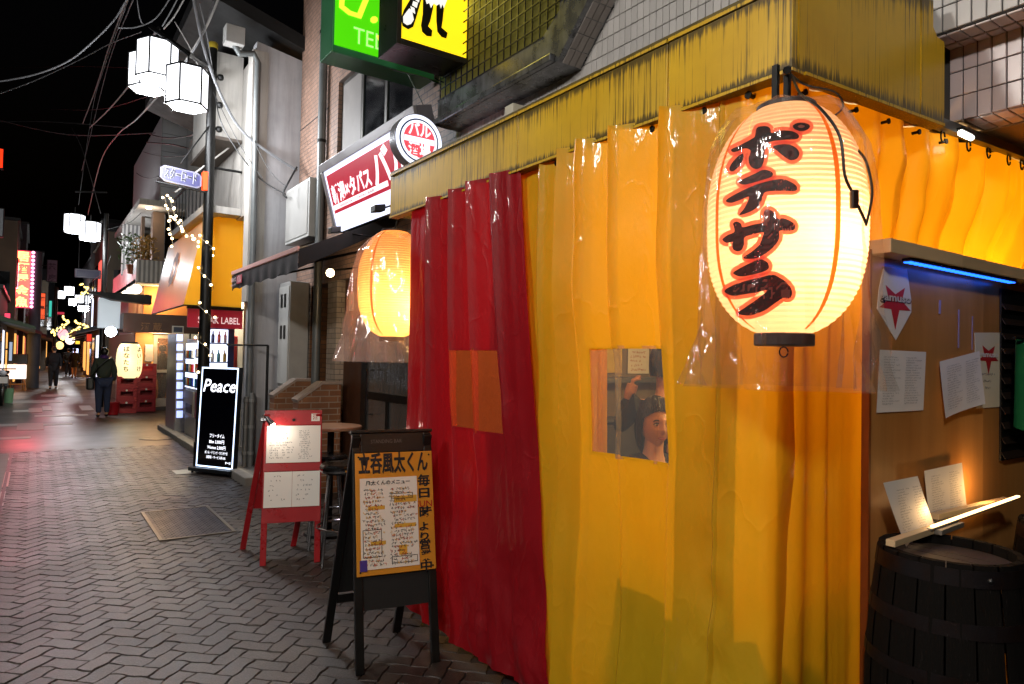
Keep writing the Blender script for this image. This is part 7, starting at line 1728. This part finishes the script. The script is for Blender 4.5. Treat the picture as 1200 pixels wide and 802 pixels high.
def ok(c):
    if not (-1.5 < c.x < 3.05 and 1.0 < c.y < PEND): return False
    if c.x > 1.99 and c.y < 4.3: return False
    if c.x > 2.10 and c.y > 8.55: return False
    if mh0 + .09 < c.x < mh1 - .09 and mv0 + .09 < c.y < mv1 - .09: return False
    if c.x < -.26 and c.y < PEND and c.y > 7.2: return False
    return True
def warp(p): return Vector((p.x + .0045 * math.sin(p.y * 68 + 1.3), p.y + .0045 * math.sin(p.x * 68)))
pav = []
for a_ in range(-130, 150):
    for b_ in range(-130, 150):
        s_ = (a_ - b_) % 4
        if s_ == 0: o2, dims = (a_, b_), (2, 1)
        elif s_ == 3: o2, dims = (a_, b_), (1, 2)
        else: continue
        c = E1 * ((o2[0] + dims[0] / 2) * Wp) + E2 * ((o2[1] + dims[1] / 2) * Wp)
        if ok(c): pav.append((c, o2, dims))
def paver(mb, o2, dims, org=Vector((0, 0)), tilt=True):
    gp, ch = .0016, .0042; rings = []; r = rng
    zt = r.uniform(-.0028, .0008); tx, ty = (r.uniform(-.016, .016), r.uniform(-.016, .016)) if tilt else (0, 0)
    cc = Vector((o2[0] + dims[0] / 2, o2[1] + dims[1] / 2)) * Wp
    def ring(ins):
        u0, u1, v0, v1 = o2[0] * Wp + ins, (o2[0] + dims[0]) * Wp - ins, o2[1] * Wp + ins, (o2[1] + dims[1]) * Wp - ins; nu, nv = (6, 3) if dims[0] == 2 else (3, 6)
        q = [(lerp(u0, u1, i / nu), v0) for i in range(nu)] + [(u1, lerp(v0, v1, i / nv)) for i in range(nv)] + [(lerp(u1, u0, i / nu), v1) for i in range(nu)] + [(u0, lerp(v1, v0, i / nv)) for i in range(nv)]
        return [(u, v) for u, v in q]
    vs = []; n = 0
    for ins, z in ((gp, -.011), (gp + ch, 0)):
        for u, v in ring(ins):
            w_ = warp(E1 * u + E2 * v); vs.append((w_.x - org.x, w_.y - org.y, z + zt + tx * (u - cc.x) + ty * (v - cc.y)))
        n = len(vs)
    k = n // 2; fs = [tuple(range(k, 2 * k))]
    for r_ in (0,): fs += [(r_ * k + i, r_ * k + (i + 1) % k, (r_ + 1) * k + (i + 1) % k, (r_ + 1) * k + i) for i in range(k)]
    mb.add(vs, fs)
def seen(c):
    q = proj((c.x, c.y, 0)); return bool(q) and -15 < q[0] < 560 and q[1] < 812
near = sorted([p for p in pav if seen(p[0])], key=lambda p: p[0].length)
first = set(id(p) for p in near[:300]); mbF = MB()
for p in pav:
    if id(p) in first:
        mb = MB(); paver(mb, p[1], p[2], p[0]); o = bpy.data.objects.new('paver', mesh_of('paver', mb, m_pav)); col.objects.link(o); o.parent = st; o.location = Vector((p[0].x, p[0].y, 0)) - st.location
    else: paver(mbF, p[1], p[2])
obj('paver_field', mbF, m_pav, st, kind='stuff')
# inspection cover
mc = thing('inspection_cover', 'rectangular steel inspection cover with chequered pattern in the paving', 'manhole cover', (lerp(mh0, mh1, .5), lerp(mv0, mv1, .5), -.004))
fm = mat('cover_frame', '#7d7466', .4, .6, .35, 8)
obj('frame', MB().box(mh0 - .03, mh0, mv0 - .03, mv1 + .03, -.02, .008).box(mh1, mh1 + .03, mv0 - .03, mv1 + .03, -.02, .008).box(mh0 + .001, mh1 - .001, mv0 - .03, mv0, -.02, .008).box(mh0 + .001, mh1 - .001, mv1, mv1 + .03, -.02, .008), fm, mc)
obj('plate', MB().box(mh0 + .004, mh1 - .004, mv0 + .004, mv1 - .004, -.02, .0045), mat('cover_steel', '#38363c', .38, .7, .3, 6, .1, 60), mc)
stp = MB(); i = 0
y = mv0 + .03
while y < mv1 - .02:
    x = mh0 + .03 + (.02 if i % 2 else 0); j = 0
    while x < mh1 - .02:
        a_ = rad(45 if (i + j) % 2 else -45); u = Vector((math.cos(a_), math.sin(a_), 0)) * .013; v = Vector((-math.sin(a_), math.cos(a_), 0)) * .004; c = Vector((x, y, .0046))
        stp.add([c - u, c - v, c + u, c + v, c + Vector((0, 0, .004))], [(0, 1, 4), (1, 2, 4), (2, 3, 4), (3, 0, 4)]); x += .04; j += 1
    y += .034; i += 1
obj('chequer_studs', stp, MATS['cover_steel'], mc, kind='stuff')
a = at(178, 514, Z=0); tag(obj('round_cover', MB().lathe([(.34, 0), (.34, .012), (.30, .016)], (a.x + .12, a.y, -.004), 28), mat('cover_steel')), 'round iron cover in the paving near the kerb end', 'manhole cover')
a = at(213, 553, Z=0); tag(obj('white_tile_slab', MB().obox((a.x - .1, a.y - .22, .0), (.24, 0, 0), (0, .34, 0), (0, 0, .006)), mat('slab_white', '#a8a49e', .6)), 'pale square slab in the paving before the lit black sign', 'slab')
# kerb and raised strip on the shop side
m_kerb = mat('kerb_stone', '#8a837a', .75, 0, .3, 4, .3, 60)
kb_ = thing('kerb', 'low stone kerb in front of the concrete building', None, (2.2, 12, 0)); tag(kb_, kind='structure')
y = 8.6
while y < 15.7: obj('kerb_stone', MB().box(2.13, 2.27, y + .004, min(y + .6, 15.7) - .004, -.02, .095 + rng.uniform(-.003, .003)), m_kerb, kb_, bevel=.012); y += .6
tag(obj('pavement', MB().box(2.272, 9, 8.6, 15.7, -.02, .085), mat('pavement_slab', '#6c6864', .8, 0, .3, 3)), kind='structure')
tag(obj('bar_forecourt', MB().box(3.06, 6, 4.3, 8.58, -.02, .003), mat('pavement_slab')), kind='structure')
# pale paving bands across the junction
m_band = mat('band_white', '#b0aca6', .5, 0, .2, 3); m_bandp = mat('band_pink', '#b08a84', .5, 0, .2, 3)
bands = [((-5, 373), (160, 371), 10, 0), ((-5, 304), (112, 303), 11, 0), ((213, 300), (375, 300), 9, 0), ((180, 252), (460, 257), 8, 0), ((70, 230), (150, 232), 9, 0), ((60, 184), (320, 180), 14, 0), ((215, 150), (340, 150), 10, 0), ((400, 95), (470, 95), 6, 0), ((420, 205), (480, 225), 24, 0), ((-5, 483), (55, 482), 12, 0), ((-5, 590), (42, 588), 75, 1), ((-5, 672), (22, 672), 38, 0), ((0, 720), (16, 718), 14, 0)]
for (p0, p1, hh, kk) in bands:
    s_ = .2245; c4 = [at(p0[0] * s_, 430 + (p0[1] - hh / 2) * s_, Z=0), at(p1[0] * s_, 430 + (p1[1] - hh / 2) * s_, Z=0), at(p1[0] * s_, 430 + (p1[1] + hh / 2) * s_, Z=0), at(p0[0] * s_, 430 + (p0[1] + hh / 2) * s_, Z=0)]
    ys2 = [(c4[0].y + c4[1].y) / 2, (c4[2].y + c4[3].y) / 2]; xs2 = [min(c4[0].x, c4[3].x), max(c4[1].x, c4[2].x)]
    obj('paving_band', MB().box(xs2[0] - (.5 if p0[0] < 0 else 0), xs2[1], ys2[1], ys2[0], -.006, .002 + .0002 * (p0[0] % 7)), m_bandp if kk else m_band, st)
for i, (px, py) in enumerate(((27, 500), (33, 500), (39, 500), (44, 500), (39, 481), (44, 481), (55, 479), (57, 464), (64, 464))):
    a = at(px, py, Z=0); obj('paving_band', MB().box(a.x - .10, a.x + .10, a.y - .75, a.y + .75, -.006, .004 + .0007 * i), m_bandp if i < 6 else m_band, st)
obj('drain_slot', MB().box(-.245, -.215, 7.2, 13.0, -.006, .005), m_black, st)
m_lb = mat('side_block', '#7a706a', .6, 0, .3, 2)
y = 7.25
while y < PEND - .05:
    for k in range(5): obj('side_paver', MB().box(-.25 - (k + 1) * .3 + .003, -.25 - k * .3 - .003, y + .003, y + .297, -.03, rng.uniform(.0032, .0048)), m_lb, st)
    y += .3
